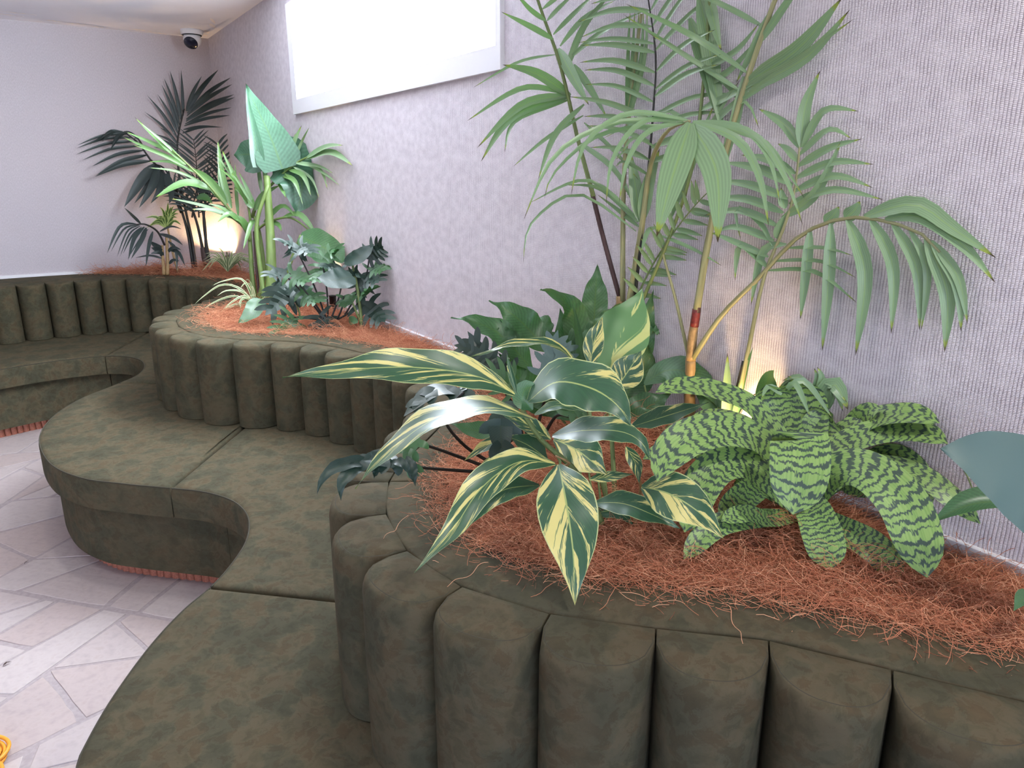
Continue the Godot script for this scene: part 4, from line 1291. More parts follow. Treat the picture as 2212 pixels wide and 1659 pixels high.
	lf(broad, "green", "lance", 0.094, [V(1.353, .924, -1.505), V(1.445, 1.023, -1.495), V(1.445, 1.107, -1.482)], V(-.651, .350, .674), 0.18, 0.008, 18)
	lf(broad, "green", "lance", 0.096, [V(1.177, .914, -1.557), V(1.115, 1.001, -1.628), V(1.058, 1.093, -1.671)], V(-.497, .477, .725), 0.18, 0.008, 18)
	lf(broad, "green", "lance", 0.096, [V(1.252, .914, -1.507), V(1.163, .964, -1.583), V(1.068, .982, -1.627)], V(-.515, .492, .702), 0.18, 0.008, 18)
	lf(broad, "green", "lance", 0.101, [V(1.290, .893, -1.412), V(1.363, .954, -1.385), V(1.421, .990, -1.359)], V(-.608, .498, .618), 0.18, 0.008, 18)
	lf(broad, "green", "lance", 0.074, [V(1.264, .886, -1.365), V(1.315, .945, -1.351), V(1.331, .946, -1.316)], V(-.601, .507, .618), 0.18, 0.008, 18)
	lf(broad, "green", "lance", 0.052, [V(1.258, 1.089, -1.562), V(1.345, 1.187, -1.550), V(1.371, 1.212, -1.542)], V(-.420, .768, .484), 0.18, 0.008, 18)
	lf(broad, "green", "lance", 0.044, [V(1.260, 1.041, -1.532), V(1.317, 1.165, -1.537), V(1.369, 1.221, -1.521)], V(-.414, .772, .483), 0.18, 0.008, 18)
	lf(broad, "green", "lance", 0.039, [V(1.110, 1.118, -1.645), V(1.082, 1.143, -1.672), V(1.077, 1.180, -1.688)], V(-.517, .307, .799), 0.18, 0.008, 18)
	lf(broad, "green", "lance", 0.032, [V(1.445, 1.145, -1.494), V(1.445, 1.145, -1.457), V(1.445, 1.139, -1.438)], V(-.446, .774, .450), 0.18, 0.008, 18)
	lf(broad, "green", "lance", 0.058, [V(1.230, 1.128, -1.656), V(1.212, 1.154, -1.677), V(1.179, 1.154, -1.699)], V(-.372, .772, .515), 0.18, 0.008, 18)
	lf(broad, "green", "blade", 0.033, [V(1.260, .976, -1.523), V(1.252, 1.093, -1.543), V(1.235, 1.228, -1.563)], V(-.566, .441, .697), 0.4, 0, 10)
	stalk(broad, "stem_green", [V(1.238, .860, -1.560), V(1.209, .924, -1.601), V(1.225, 1.026, -1.625)], 0.0040, 0.0027, "stem")
	stalk(broad, "stem_green", [V(1.251, .860, -1.551), V(1.254, .924, -1.571), V(1.270, 1.026, -1.596)], 0.0040, 0.0027, "stem")
	stalk(broad, "stem_green", [V(1.265, .860, -1.542), V(1.298, .924, -1.542), V(1.314, 1.026, -1.566)], 0.0040, 0.0027, "stem")
	stalk(broad, "stem_green", [V(1.278, .860, -1.534), V(1.342, .924, -1.513), V(1.358, 1.026, -1.537)], 0.0040, 0.0027, "stem")
	var lit := thing("backlit_plant", "low plant with one broad leaf glowing yellow-green from the uplight behind the tan palm stem", "plant", V(1.433, .880, -1.330))
	lf(lit, "green", "lance", 0.093, [V(1.378, 1.009, -1.419), V(1.420, 1.051, -1.380), V(1.445, 1.050, -1.302), V(1.445, .983, -1.213)], V(-.454, .792, .409), 0.1, 0.004, 16)
	lf(lit, "green", "lance", 0.042, [V(1.396, .888, -1.278), V(1.362, .914, -1.285), V(1.328, .924, -1.298)], V(-.502, .724, .473), 0.1, 0.002, 10)
	lf(lit, "green", "lance", 0.062, [V(1.445, .968, -1.207), V(1.445, 1.001, -1.249), V(1.445, 1.002, -1.297)], V(-.662, .484, .572), 0.1, 0.002, 12)
	stalk(lit, "stem_green", [V(1.436, .881, -1.312), V(1.445, .939, -1.243), V(1.445, .985, -1.213)], 0.0038, 0.0025, "stem")
	stalk(lit, "stem_green", [V(1.425, .881, -1.319), V(1.378, .939, -1.382), V(1.377, 1.007, -1.418)], 0.0038, 0.0026, "stem")
	var spk := thing("young_palm_shoot", "young palm shoots standing as green and dark spikes by the uplit wall", "plant", V(1.417, .870, -1.147))
	lf(spk, "palm", "blade", 0.031, [V(1.415, .909, -1.149), V(1.440, 1.030, -1.185), V(1.445, 1.134, -1.198)], V(-.717, .371, .590), 0.5, 0, 10)
	lf(spk, "green", "blade", 0.021, [V(1.422, .909, -1.143), V(1.445, 1.051, -1.148), V(1.445, 1.165, -1.122)], V(-.729, .364, .579), 0.5, 0, 10)
	stalk(spk, "stem_dark", [V(1.416, .909, -1.147), V(1.445, 1.010, -1.166), V(1.445, 1.122, -1.149)], 0.0047, 0.0024, "stem")
	stalk(spk, "stem_dark", [V(1.428, .943, -1.151), V(1.445, 1.034, -1.118), V(1.445, 1.079, -1.042)], 0.0035, 0.0017, "stem")
	lf(spk, "green", "blade", 0.051, [V(1.445, 1.044, -1.071), V(1.445, 1.098, -1.070), V(1.445, 1.119, -1.057)], V(-.753, .348, .558), 0.2, 0, 10)
	var sml := thing("small_palm", "small fine-leaved palm seedling behind the zebra bromeliad", "plant", V(1.522, .860, -.987))
	lf(sml, "palm", "leaflet", 0.022, [V(1.445, 1.042, -.938), V(1.445, 1.105, -.970), V(1.445, 1.113, -1.020)], V(-.679, .576, .456), 0.3, 0, 9)
	lf(sml, "palm", "leaflet", 0.022, [V(1.445, 1.042, -.938), V(1.445, 1.118, -.913), V(1.445, 1.088, -.864)], V(-.692, .574, .437), 0.3, 0, 9)
	lf(sml, "palm", "leaflet", 0.022, [V(1.445, 1.043, -.932), V(1.445, 1.111, -.900), V(1.445, 1.065, -.870)], V(-.693, .577, .432), 0.3, 0, 9)
	lf(sml, "palm", "leaflet", 0.022, [V(1.445, 1.045, -.944), V(1.445, 1.122, -.942), V(1.445, 1.147, -.953)], V(-.688, .571, .448), 0.3, 0, 9)
	lf(sml, "palm", "leaflet", 0.022, [V(1.445, 1.047, -.938), V(1.445, 1.121, -.924), V(1.445, 1.104, -.886)], V(-.691, .573, .442), 0.3, 0, 9)
	lf(sml, "palm", "leaflet", 0.022, [V(1.445, 1.044, -.950), V(1.445, 1.103, -1.000), V(1.445, 1.077, -1.041)], V(-.673, .575, .466), 0.3, 0, 9)
	lf(sml, "palm", "leaflet", 0.022, [V(1.445, 1.044, -.947), V(1.445, 1.115, -.983), V(1.445, 1.099, -1.031)], V(-.678, .572, .461), 0.3, 0, 9)
	lf(sml, "palm", "leaflet", 0.023, [V(1.445, 1.059, -.934), V(1.445, 1.127, -.931), V(1.445, 1.151, -.946)], V(-.691, .570, .445), 0.3, 0, 9)
	lf(sml, "palm", "leaflet", 0.047, [V(1.445, 1.043, -.932), V(1.445, 1.121, -.902), V(1.445, 1.073, -.860)], V(-.695, .574, .434), 0.3, 0, 10)
	stalk(sml, "stem_green", [V(1.445, .972, -.926), V(1.445, 1.015, -.932), V(1.445, 1.049, -.939)], 0.0033, 0.0022, "stem")

func plant_edge_plants() -> void:
	var f: Node3D
	var rub := thing("rubber_plant", "plant with a dusty blue-green broad leaf reaching in from the right edge", "plant", V(1.400, .860, -.360))
	lf(rub, "rubber", "broad", 0.139, [V(1.302, 1.032, -.368), V(1.269, 1.090, -.421), V(1.231, 1.127, -.484), V(1.187, 1.139, -.542)], V(-.770, .561, .303), 0.1, 0.003, 20)
	lf(rub, "green", "lance", 0.051, [V(1.445, .974, -.497), V(1.417, .987, -.537), V(1.377, .974, -.572), V(1.331, .939, -.604)], V(-.467, .863, .194), 0.6, 0, 14)
	lf(rub, "green", "lance", 0.034, [V(1.445, .990, -.511), V(1.431, 1.003, -.546), V(1.393, .986, -.578)], V(-.791, .533, .302), 0.3, 0, 12)
	stalk(rub, "stem_green", [V(1.441, 1.061, -.646), V(1.442, 1.016, -.606), V(1.430, .978, -.576)], 0.0018, 0.0013, "twig")
	stalk(rub, "stem_green", [V(1.445, .880, -.398), V(1.445, .960, -.461), V(1.444, .979, -.505)], 0.0049, 0.0034, "stem")
	stalk(rub, "stem_green", [V(1.445, .880, -.398), V(1.394, .958, -.381), V(1.312, 1.028, -.372)], 0.0049, 0.0029, "petiole")
	var low := thing("low_dark_plant", "dark low leaf poking out of the coir at the right edge of the cap", "plant", V(1.356, .850, -.428))
	lf(low, "green", "lance", 0.029, [V(1.280, .901, -.400), V(1.233, .924, -.401), V(1.183, .920, -.396)], V(-.684, .695, .222), 0.2, 0, 10)
	lf(low, "green", "lance", 0.029, [V(1.280, .901, -.400), V(1.278, .923, -.390), V(1.278, .917, -.369)], V(-.693, .689, .211), 0.2, 0, 10)

func plant_near_palms() -> void:
	var f: Node3D
	var palma := thing("cane_palm", "tall palm with a smooth tan cane and drooping feather fronds before the woven wall", "palm", V(1.420, .880, -1.326))
	stalk(palma, "stem_tan", [V(1.445, .881, -1.305), V(1.445, .985, -1.313), V(1.445, 1.093, -1.319)], 0.0167, 0.0141, "cane")
	stalk(palma, "stem_tan", [V(1.445, 1.089, -1.318), V(1.445, 1.144, -1.318), V(1.445, 1.188, -1.314)], 0.0141, 0.0115, "cane")
	stalk(palma, "stem_red", [V(1.445, 1.182, -1.314), V(1.445, 1.201, -1.312), V(1.445, 1.228, -1.310)], 0.0121, 0.0114, "leaf_sheath")
	stalk(palma, "stem_purple", [V(1.445, 1.220, -1.307), V(1.445, 1.322, -1.304), V(1.445, 1.411, -1.295)], 0.0089, 0.0025, "leaf_sheath")
	f = stalk(palma, "stem_yellow", [V(1.445, 1.201, -1.312), V(1.445, 1.406, -1.287), V(1.445, 1.647, -1.246), V(1.445, 1.847, -1.181), V(1.445, 1.979, -1.124), V(1.445, 2.094, -1.041)], 0.0102, 0.0044, "frond")
	lf(f, "palm", "leaflet", 0.015, [V(1.445, 1.786, -1.202), V(1.378, 1.873, -1.313), V(1.181, 1.925, -1.336)], V(-.721, .089, .687), 0.25, 0, 10, "leaflet")
	lf(f, "palm", "leaflet", 0.013, [V(1.445, 1.878, -1.169), V(1.445, 1.946, -1.297), V(1.280, 1.977, -1.313)], V(-.743, .056, .667), 0.25, 0, 10, "leaflet")
	lf(f, "palm", "leaflet", 0.013, [V(1.445, 1.748, -1.215), V(1.393, 1.840, -1.354), V(1.217, 1.916, -1.384)], V(-.713, .108, .693), 0.25, 0, 10, "leaflet")
	lf(f, "palm", "leaflet", 0.013, [V(1.445, 1.728, -1.223), V(1.445, 1.791, -1.295), V(1.289, 1.883, -1.375)], V(-.738, .132, .662), 0.25, 0, 10, "leaflet")
	lf(f, "palm", "leaflet", 0.039, [V(1.445, 1.769, -1.208), V(1.445, 1.820, -1.082), V(1.445, 1.908, -.983)], V(-.800, -.032, .599), 0.25, 0, 10, "leaflet")
	lf(f, "palm", "leaflet", 0.029, [V(1.445, 1.752, -1.216), V(1.445, 1.803, -1.057), V(1.445, 1.882, -.964)], V(-.807, -.024, .590), 0.25, 0, 10, "leaflet")
	lf(f, "palm", "leaflet", 0.016, [V(1.445, 1.724, -1.233), V(1.445, 1.801, -1.079), V(1.445, 1.862, -.954)], V(-.801, -.022, .598), 0.25, 0, 10, "leaflet")
	lf(f, "palm", "leaflet", 0.018, [V(1.445, 1.847, -1.181), V(1.445, 1.908, -1.127), V(1.445, 1.983, -1.058)], V(-.786, -.077, .613), 0.25, 0, 10, "leaflet")
	lf(f, "palm", "leaflet", 0.025, [V(1.445, 1.783, -1.218), V(1.445, 1.698, -1.230), V(1.445, 1.508, -1.282)], V(-.750, .175, .638), 0.25, 0, 10, "leaflet")
	lf(f, "palm", "leaflet", 0.021, [V(1.445, 1.913, -1.154), V(1.445, 1.878, -1.172), V(1.445, 1.770, -1.238)], V(-.774, .082, .628), 0.25, 0, 10, "leaflet")
	f = stalk(palma, "stem_yellow", [V(1.445, 1.090, -1.315), V(1.445, 1.226, -1.225), V(1.445, 1.331, -1.123), V(1.445, 1.423, -1.039), V(1.445, 1.464, -.969), V(1.445, 1.480, -.896), V(1.445, 1.472, -.816), V(1.445, 1.455, -.759), V(1.445, 1.423, -.719)], 0.0076, 0.0026, "frond")
	lf(f, "palm", "leaflet", 0.023, [V(1.445, 1.451, -1.001), V(1.445, 1.365, -1.000), V(1.445, 1.248, -1.001)], V(-.803, .218, .555), 0.25, 0, 10, "leaflet")
	lf(f, "palm", "leaflet", 0.026, [V(1.445, 1.467, -.953), V(1.445, 1.350, -.943), V(1.445, 1.187, -.938)], V(-.816, .227, .532), 0.25, 0, 10, "leaflet")
	lf(f, "palm", "leaflet", 0.031, [V(1.445, 1.477, -.917), V(1.445, 1.369, -.862), V(1.445, 1.193, -.859)], V(-.838, .220, .500), 0.25, 0, 10, "leaflet")
	lf(f, "palm", "leaflet", 0.025, [V(1.445, 1.481, -.868), V(1.445, 1.393, -.807), V(1.445, 1.253, -.789)], V(-.854, .208, .477), 0.25, 0, 10, "leaflet")
	lf(f, "palm", "leaflet", 0.022, [V(1.445, 1.474, -.820), V(1.445, 1.389, -.758), V(1.445, 1.268, -.734)], V(-.866, .212, .454), 0.25, 0, 10, "leaflet")
	lf(f, "palm", "leaflet", 0.016, [V(1.445, 1.463, -.784), V(1.445, 1.391, -.738), V(1.445, 1.269, -.731)], V(-.871, .211, .444), 0.25, 0, 10, "leaflet")
	lf(f, "palm", "leaflet", 0.031, [V(1.445, 1.447, -.749), V(1.445, 1.352, -.695), V(1.445, 1.236, -.681)], V(-.876, .235, .421), 0.25, 0, 10, "leaflet")
	lf(f, "palm", "leaflet", 0.024, [V(1.445, 1.443, -.738), V(1.445, 1.371, -.679), V(1.445, 1.280, -.658)], V(-.882, .224, .414), 0.25, 0, 10, "leaflet")
	lf(f, "palm", "leaflet", 0.019, [V(1.445, 1.435, -.730), V(1.445, 1.380, -.679), V(1.445, 1.297, -.649)], V(-.883, .219, .415), 0.25, 0, 10, "leaflet")
	lf(f, "palm", "leaflet", 0.034, [V(1.445, 1.482, -.880), V(1.445, 1.509, -.781), V(1.445, 1.467, -.701), V(1.445, 1.421, -.620)], V(-.860, .295, .417), 0.25, 0, 10, "leaflet")
	lf(f, "palm", "leaflet", 0.028, [V(1.445, 1.479, -.835), V(1.445, 1.487, -.764), V(1.445, 1.439, -.680), V(1.445, 1.377, -.614)], V(-.860, .310, .405), 0.25, 0, 10, "leaflet")
	lf(f, "palm", "leaflet", 0.020, [V(1.445, 1.413, -1.058), V(1.445, 1.391, -1.119), V(1.445, 1.262, -1.140)], V(-.748, .325, .579), 0.25, 0, 10, "leaflet")
	lf(f, "palm", "leaflet", 0.019, [V(1.445, 1.355, -1.100), V(1.445, 1.402, -1.185), V(1.445, 1.314, -1.194)], V(-.733, .318, .601), 0.25, 0, 10, "leaflet")
	lf(f, "palm", "leaflet", 0.028, [V(1.445, 1.465, -.967), V(1.445, 1.482, -.949), V(1.445, 1.501, -.938)], V(-.826, .154, .542), 0.25, 0, 10, "leaflet")
	lf(f, "palm", "leaflet", 0.031, [V(1.445, 1.477, -.922), V(1.445, 1.493, -.903), V(1.445, 1.513, -.893)], V(-.839, .149, .524), 0.25, 0, 10, "leaflet")
	lf(f, "palm", "leaflet", 0.013, [V(1.445, 1.405, -1.055), V(1.445, 1.412, -.962), V(1.445, 1.402, -.894)], V(-.563, .736, .375), 0.25, 0, 10, "leaflet")
	lf(f, "palm", "leaflet", 0.013, [V(1.445, 1.372, -1.091), V(1.445, 1.383, -.970), V(1.445, 1.357, -.879)], V(-.557, .742, .374), 0.25, 0, 10, "leaflet")
	lf(f, "palm", "leaflet", 0.014, [V(1.445, 1.349, -1.105), V(1.445, 1.359, -.978), V(1.445, 1.305, -.870)], V(-.551, .747, .373), 0.25, 0, 10, "leaflet")
	f = stalk(palma, "stem_yellow", [V(1.445, 1.026, -1.151), V(1.445, 1.172, -1.133), V(1.445, 1.332, -1.110), V(1.445, 1.441, -1.072), V(1.445, 1.523, -1.051), V(1.445, 1.630, -1.049)], 0.0064, 0.0023, "frond")
	lf(f, "palm", "leaflet", 0.028, [V(1.445, 1.622, -1.046), V(1.445, 1.705, -1.045), V(1.445, 1.774, -1.018)], V(-.810, -.029, .586), 0.25, 0, 10, "leaflet")
	lf(f, "palm", "leaflet", 0.018, [V(1.445, 1.622, -1.043), V(1.445, 1.693, -.999), V(1.445, 1.687, -.919)], V(-.775, .334, .536), 0.25, 0, 10, "leaflet")
	lf(f, "palm", "leaflet", 0.022, [V(1.445, 1.621, -1.049), V(1.445, 1.671, -1.093), V(1.445, 1.710, -1.168)], V(-.798, -.008, .603), 0.25, 0, 10, "leaflet")
	lf(f, "palm", "leaflet", 0.015, [V(1.445, 1.606, -1.048), V(1.445, 1.655, -.983), V(1.445, 1.635, -.928)], V(-.774, .351, .527), 0.25, 0, 10, "leaflet")
	lf(f, "palm", "leaflet", 0.018, [V(1.445, 1.582, -1.050), V(1.445, 1.618, -.978), V(1.445, 1.634, -.905)], V(-.809, .212, .548), 0.25, 0, 10, "leaflet")
	lf(f, "palm", "leaflet", 0.018, [V(1.445, 1.557, -1.052), V(1.445, 1.590, -.964), V(1.445, 1.584, -.873)], V(-.810, .227, .540), 0.25, 0, 10, "leaflet")
	lf(f, "palm", "leaflet", 0.018, [V(1.445, 1.528, -1.055), V(1.445, 1.562, -.960), V(1.445, 1.539, -.868)], V(-.808, .241, .537), 0.25, 0, 10, "leaflet")
	lf(f, "palm", "leaflet", 0.017, [V(1.445, 1.503, -1.061), V(1.445, 1.534, -.956), V(1.445, 1.516, -.842)], V(-.806, .256, .533), 0.25, 0, 10, "leaflet")
	lf(f, "palm", "leaflet", 0.023, [V(1.445, 1.472, -1.075), V(1.445, 1.524, -.999), V(1.445, 1.636, -.949)], V(-.815, .131, .564), 0.25, 0, 10, "leaflet")
	lf(f, "palm", "leaflet", 0.017, [V(1.445, 1.592, -1.049), V(1.445, 1.620, -1.081), V(1.445, 1.632, -1.107)], V(-.783, .212, .585), 0.25, 0, 10, "leaflet")
	lf(f, "palm", "leaflet", 0.021, [V(1.445, 1.567, -1.053), V(1.445, 1.598, -1.127), V(1.445, 1.610, -1.207)], V(-.768, .224, .600), 0.25, 0, 10, "leaflet")
	lf(f, "palm", "leaflet", 0.023, [V(1.445, 1.543, -1.057), V(1.445, 1.578, -1.151), V(1.445, 1.595, -1.262)], V(-.761, .234, .606), 0.25, 0, 10, "leaflet")
	lf(f, "palm", "leaflet", 0.021, [V(1.445, 1.513, -1.066), V(1.445, 1.542, -1.173), V(1.445, 1.552, -1.286)], V(-.751, .252, .610), 0.25, 0, 10, "leaflet")
	lf(f, "palm", "leaflet", 0.021, [V(1.445, 1.482, -1.074), V(1.445, 1.510, -1.183), V(1.445, 1.507, -1.297)], V(-.746, .267, .611), 0.25, 0, 10, "leaflet")
	lf(f, "palm", "leaflet", 0.019, [V(1.445, 1.451, -1.083), V(1.445, 1.483, -1.194), V(1.445, 1.467, -1.308)], V(-.740, .280, .612), 0.25, 0, 10, "leaflet")
	lf(f, "palm", "leaflet", 0.019, [V(1.445, 1.419, -1.092), V(1.445, 1.444, -1.204), V(1.445, 1.424, -1.274)], V(-.733, .298, .611), 0.25, 0, 10, "leaflet")
	lf(f, "palm", "leaflet", 0.017, [V(1.445, 1.381, -1.103), V(1.445, 1.411, -1.214), V(1.445, 1.428, -1.290)], V(-.727, .313, .611), 0.25, 0, 10, "leaflet")
	lf(f, "palm", "leaflet", 0.013, [V(1.445, 1.408, -1.095), V(1.445, 1.459, -1.137), V(1.445, 1.488, -1.208), V(1.445, 1.413, -1.186)], V(-.737, .277, .616), 0.25, 0, 10, "leaflet")
	lf(f, "palm", "leaflet", 0.021, [V(1.445, 1.492, -1.070), V(1.445, 1.512, -1.080), V(1.445, 1.537, -1.086)], V(-.793, .136, .593), 0.25, 0, 10, "leaflet")
	lf(f, "palm", "leaflet", 0.023, [V(1.445, 1.425, -1.087), V(1.445, 1.462, -1.074), V(1.445, 1.482, -1.064)], V(-.792, .164, .589), 0.25, 0, 10, "leaflet")
	f = stalk(palma, "stem_yellow", [V(1.445, 1.092, -1.325), V(1.445, 1.240, -1.385), V(1.445, 1.346, -1.437), V(1.444, 1.430, -1.468)], 0.0051, 0.0031, "frond")
	lf(f, "palm", "leaflet", 0.013, [V(1.445, 1.409, -1.459), V(1.445, 1.379, -1.331), V(1.445, 1.347, -1.237)], V(-.496, .739, .457), 0.25, 0, 10, "leaflet")
	lf(f, "palm", "leaflet", 0.014, [V(1.443, 1.428, -1.468), V(1.406, 1.420, -1.464), V(1.368, 1.368, -1.447)], V(-.558, .593, .580), 0.25, 0, 10, "leaflet")
	var palmb := thing("cane_palm", "taller palm behind the ginger with purple and yellow stalks, one frond arching toward the bench", "palm", V(1.400, .860, -1.726))
	stalk(palmb, "stem_tan", [V(1.445, .961, -1.581), V(1.445, 1.114, -1.598), V(1.445, 1.223, -1.607)], 0.0175, 0.0131, "cane")
	stalk(palmb, "stem_yellow", [V(1.445, 1.211, -1.596), V(1.445, 1.538, -1.612), V(1.445, 1.746, -1.600), V(1.445, 1.971, -1.570)], 0.0087, 0.0042, "spear_stalk")
	lf(palmb, "palm", "blade", 0.013, [V(1.445, 1.710, -1.606), V(1.445, 1.864, -1.615), V(1.445, 1.995, -1.613)], V(-.666, -.028, .745), 0.5, 0, 8, "spear_leaf")
	lf(palmb, "palm", "blade", 0.013, [V(1.445, 1.710, -1.606), V(1.445, 1.862, -1.597), V(1.445, 1.992, -1.595)], V(-.671, -.028, .741), 0.5, 0, 8, "spear_leaf")
	lf(palmb, "palm", "blade", 0.013, [V(1.445, 1.710, -1.606), V(1.445, 1.861, -1.582), V(1.445, 1.989, -1.580)], V(-.674, -.028, .738), 0.5, 0, 8, "spear_leaf")
	lf(palmb, "palm", "blade", 0.013, [V(1.445, 1.710, -1.606), V(1.445, 1.858, -1.564), V(1.445, 1.986, -1.563)], V(-.678, -.028, .734), 0.5, 0, 8, "spear_leaf")
	lf(palmb, "palm", "blade", 0.013, [V(1.445, 1.710, -1.606), V(1.445, 1.857, -1.550), V(1.445, 1.984, -1.549)], V(-.682, -.028, .731), 0.5, 0, 8, "spear_leaf")
	f = stalk(palmb, "stem_purple", [V(1.445, 1.222, -1.611), V(1.445, 1.378, -1.688), V(1.445, 1.510, -1.748)], 0.0073, 0.0071, "frond")
	f = stalk(palmb, "stem_green", [V(1.445, 1.503, -1.743), V(1.434, 1.670, -1.811), V(1.388, 1.874, -1.843), V(1.328, 2.031, -1.867), V(1.284, 2.129, -1.861)], 0.0071, 0.0038, "frond")
	lf(f, "palm", "leaflet", 0.017, [V(1.363, 1.940, -1.844), V(1.286, 1.963, -1.840), V(1.190, 1.995, -1.853)], V(-.571, .074, .817), 0.25, 0, 10, "leaflet")
	lf(f, "palm", "leaflet", 0.014, [V(1.341, 1.987, -1.850), V(1.282, 2.010, -1.846), V(1.228, 2.050, -1.846)], V(-.570, .055, .820), 0.25, 0, 10, "leaflet")
	lf(f, "palm", "leaflet", 0.012, [V(1.324, 2.015, -1.845), V(1.368, 2.051, -1.822), V(1.401, 2.075, -1.802)], V(-.600, .040, .799), 0.25, 0, 10, "leaflet")
	lf(f, "palm", "leaflet", 0.013, [V(1.343, 1.987, -1.848), V(1.426, 2.045, -1.888), V(1.445, 2.083, -1.816)], V(-.587, .226, .777), 0.25, 0, 10, "leaflet")
	lf(f, "palm", "leaflet", 0.014, [V(1.378, 1.957, -1.865), V(1.445, 2.018, -1.856), V(1.445, 2.062, -1.733)], V(-.597, .235, .767), 0.25, 0, 10, "leaflet")
	lf(f, "palm", "leaflet", 0.016, [V(1.389, 1.925, -1.846), V(1.445, 1.998, -1.808), V(1.445, 2.022, -1.673)], V(-.606, .240, .758), 0.25, 0, 10, "leaflet")
	lf(f, "palm", "leaflet", 0.020, [V(1.415, 1.853, -1.855), V(1.445, 1.974, -1.811), V(1.445, 2.047, -1.684)], V(-.622, .075, .779), 0.25, 0, 10, "leaflet")
	lf(f, "palm", "leaflet", 0.016, [V(1.427, 1.892, -1.860), V(1.445, 1.950, -1.728), V(1.445, 1.978, -1.545)], V(-.621, .253, .742), 0.25, 0, 10, "leaflet")
	lf(f, "palm", "leaflet", 0.034, [V(1.410, 1.925, -1.883), V(1.395, 1.845, -1.797), V(1.386, 1.753, -1.703)], V(-.613, -.013, .790), 0.25, 0, 10, "leaflet")
	lf(f, "palm", "leaflet", 0.022, [V(1.445, 1.880, -1.850), V(1.445, 1.795, -1.761), V(1.445, 1.721, -1.692)], V(-.634, .008, .773), 0.25, 0, 10, "leaflet")
	lf(f, "palm", "leaflet", 0.032, [V(1.445, 1.796, -1.865), V(1.293, 1.841, -1.825), V(1.142, 1.848, -1.772)], V(-.574, .125, .810), 0.25, 0, 10, "leaflet")
	lf(f, "palm", "leaflet", 0.025, [V(1.445, 1.796, -1.865), V(1.239, 1.757, -1.815), V(1.036, 1.633, -1.732)], V(-.557, .159, .815), 0.25, 0, 10, "leaflet")
	lf(f, "palm", "leaflet", 0.027, [V(1.445, 1.794, -1.865), V(1.206, 1.725, -1.813), V(1.028, 1.597, -1.701)], V(-.546, .172, .820), 0.25, 0, 10, "leaflet")
	lf(f, "palm", "leaflet", 0.017, [V(1.441, 1.800, -1.870), V(1.239, 1.800, -1.816), V(1.013, 1.699, -1.745)], V(-.558, .141, .818), 0.25, 0, 10, "leaflet")
	lf(f, "palm", "leaflet", 0.015, [V(1.441, 1.784, -1.864), V(1.224, 1.715, -1.828), V(1.112, 1.622, -1.716)], V(-.548, .177, .818), 0.25, 0, 10, "leaflet")
	lf(f, "palm", "leaflet", 0.011, [V(1.426, 1.914, -1.918), V(1.254, 1.873, -1.862), V(1.066, 1.788, -1.802)], V(-.493, .471, .732), 0.25, 0, 10, "leaflet")
	lf(f, "palm", "leaflet", 0.019, [V(1.445, 1.766, -1.798), V(1.327, 1.678, -1.779), V(1.205, 1.551, -1.692)], V(-.560, .352, .750), 0.25, 0, 10, "leaflet")
	lf(f, "palm", "leaflet", 0.013, [V(1.445, 1.735, -1.801), V(1.309, 1.666, -1.799), V(1.154, 1.587, -1.738)], V(-.500, .527, .687), 0.25, 0, 10, "leaflet")
	lf(f, "palm", "leaflet", 0.013, [V(1.445, 1.715, -1.796), V(1.445, 1.626, -1.650), V(1.445, 1.551, -1.550)], V(-.556, .537, .635), 0.25, 0, 10, "leaflet")
	lf(f, "palm", "leaflet", 0.017, [V(1.445, 1.664, -1.831), V(1.445, 1.576, -1.648), V(1.445, 1.446, -1.534)], V(-.608, .388, .693), 0.25, 0, 10, "leaflet")
	f = stalk(palmb, "stem_yellow", [V(1.445, 1.145, -1.578), V(1.445, 1.414, -1.532), V(1.430, 1.587, -1.493), V(1.355, 1.666, -1.364), V(1.276, 1.679, -1.215)], 0.0115, 0.0031, "frond")
	lf(f, "palm", "leaflet", 0.063, [V(1.277, 1.675, -1.213), V(1.147, 1.553, -1.133), V(1.031, 1.448, -1.049)], V(-.710, .057, .702), 0.25, 0, 10, "leaflet")
	lf(f, "palm", "leaflet", 0.063, [V(1.280, 1.669, -1.209), V(1.228, 1.571, -1.085), V(1.128, 1.437, -.981)], V(-.749, .046, .661), 0.25, 0, 10, "leaflet")
	lf(f, "palm", "leaflet", 0.013, [V(1.281, 1.682, -1.225), V(1.144, 1.693, -1.266), V(1.025, 1.628, -1.268), V(.955, 1.521, -1.224)], V(-.586, .361, .725), 0.25, 0, 10, "leaflet")
	lf(f, "palm", "leaflet", 0.013, [V(1.287, 1.682, -1.234), V(1.176, 1.677, -1.256), V(1.081, 1.600, -1.242), V(1.026, 1.505, -1.196)], V(-.609, .375, .699), 0.25, 0, 10, "leaflet")
	lf(f, "palm", "leaflet", 0.013, [V(1.283, 1.678, -1.235), V(1.181, 1.655, -1.245), V(1.105, 1.591, -1.224), V(1.049, 1.507, -1.182)], V(-.620, .379, .687), 0.25, 0, 10, "leaflet")
	lf(f, "palm", "leaflet", 0.013, [V(1.294, 1.682, -1.253), V(1.141, 1.676, -1.307), V(.996, 1.606, -1.334), V(.894, 1.468, -1.309)], V(-.555, .372, .744), 0.25, 0, 10, "leaflet")
	lf(f, "palm", "leaflet", 0.011, [V(1.300, 1.677, -1.273), V(1.128, 1.653, -1.337), V(1.007, 1.572, -1.348), V(.957, 1.514, -1.320)], V(-.552, .388, .738), 0.25, 0, 10, "leaflet")
	lf(f, "palm", "leaflet", 0.019, [V(1.281, 1.677, -1.211), V(1.317, 1.639, -1.116), V(1.306, 1.562, -1.039), V(1.267, 1.463, -.973)], V(-.720, .393, .572), 0.25, 0, 10, "leaflet")
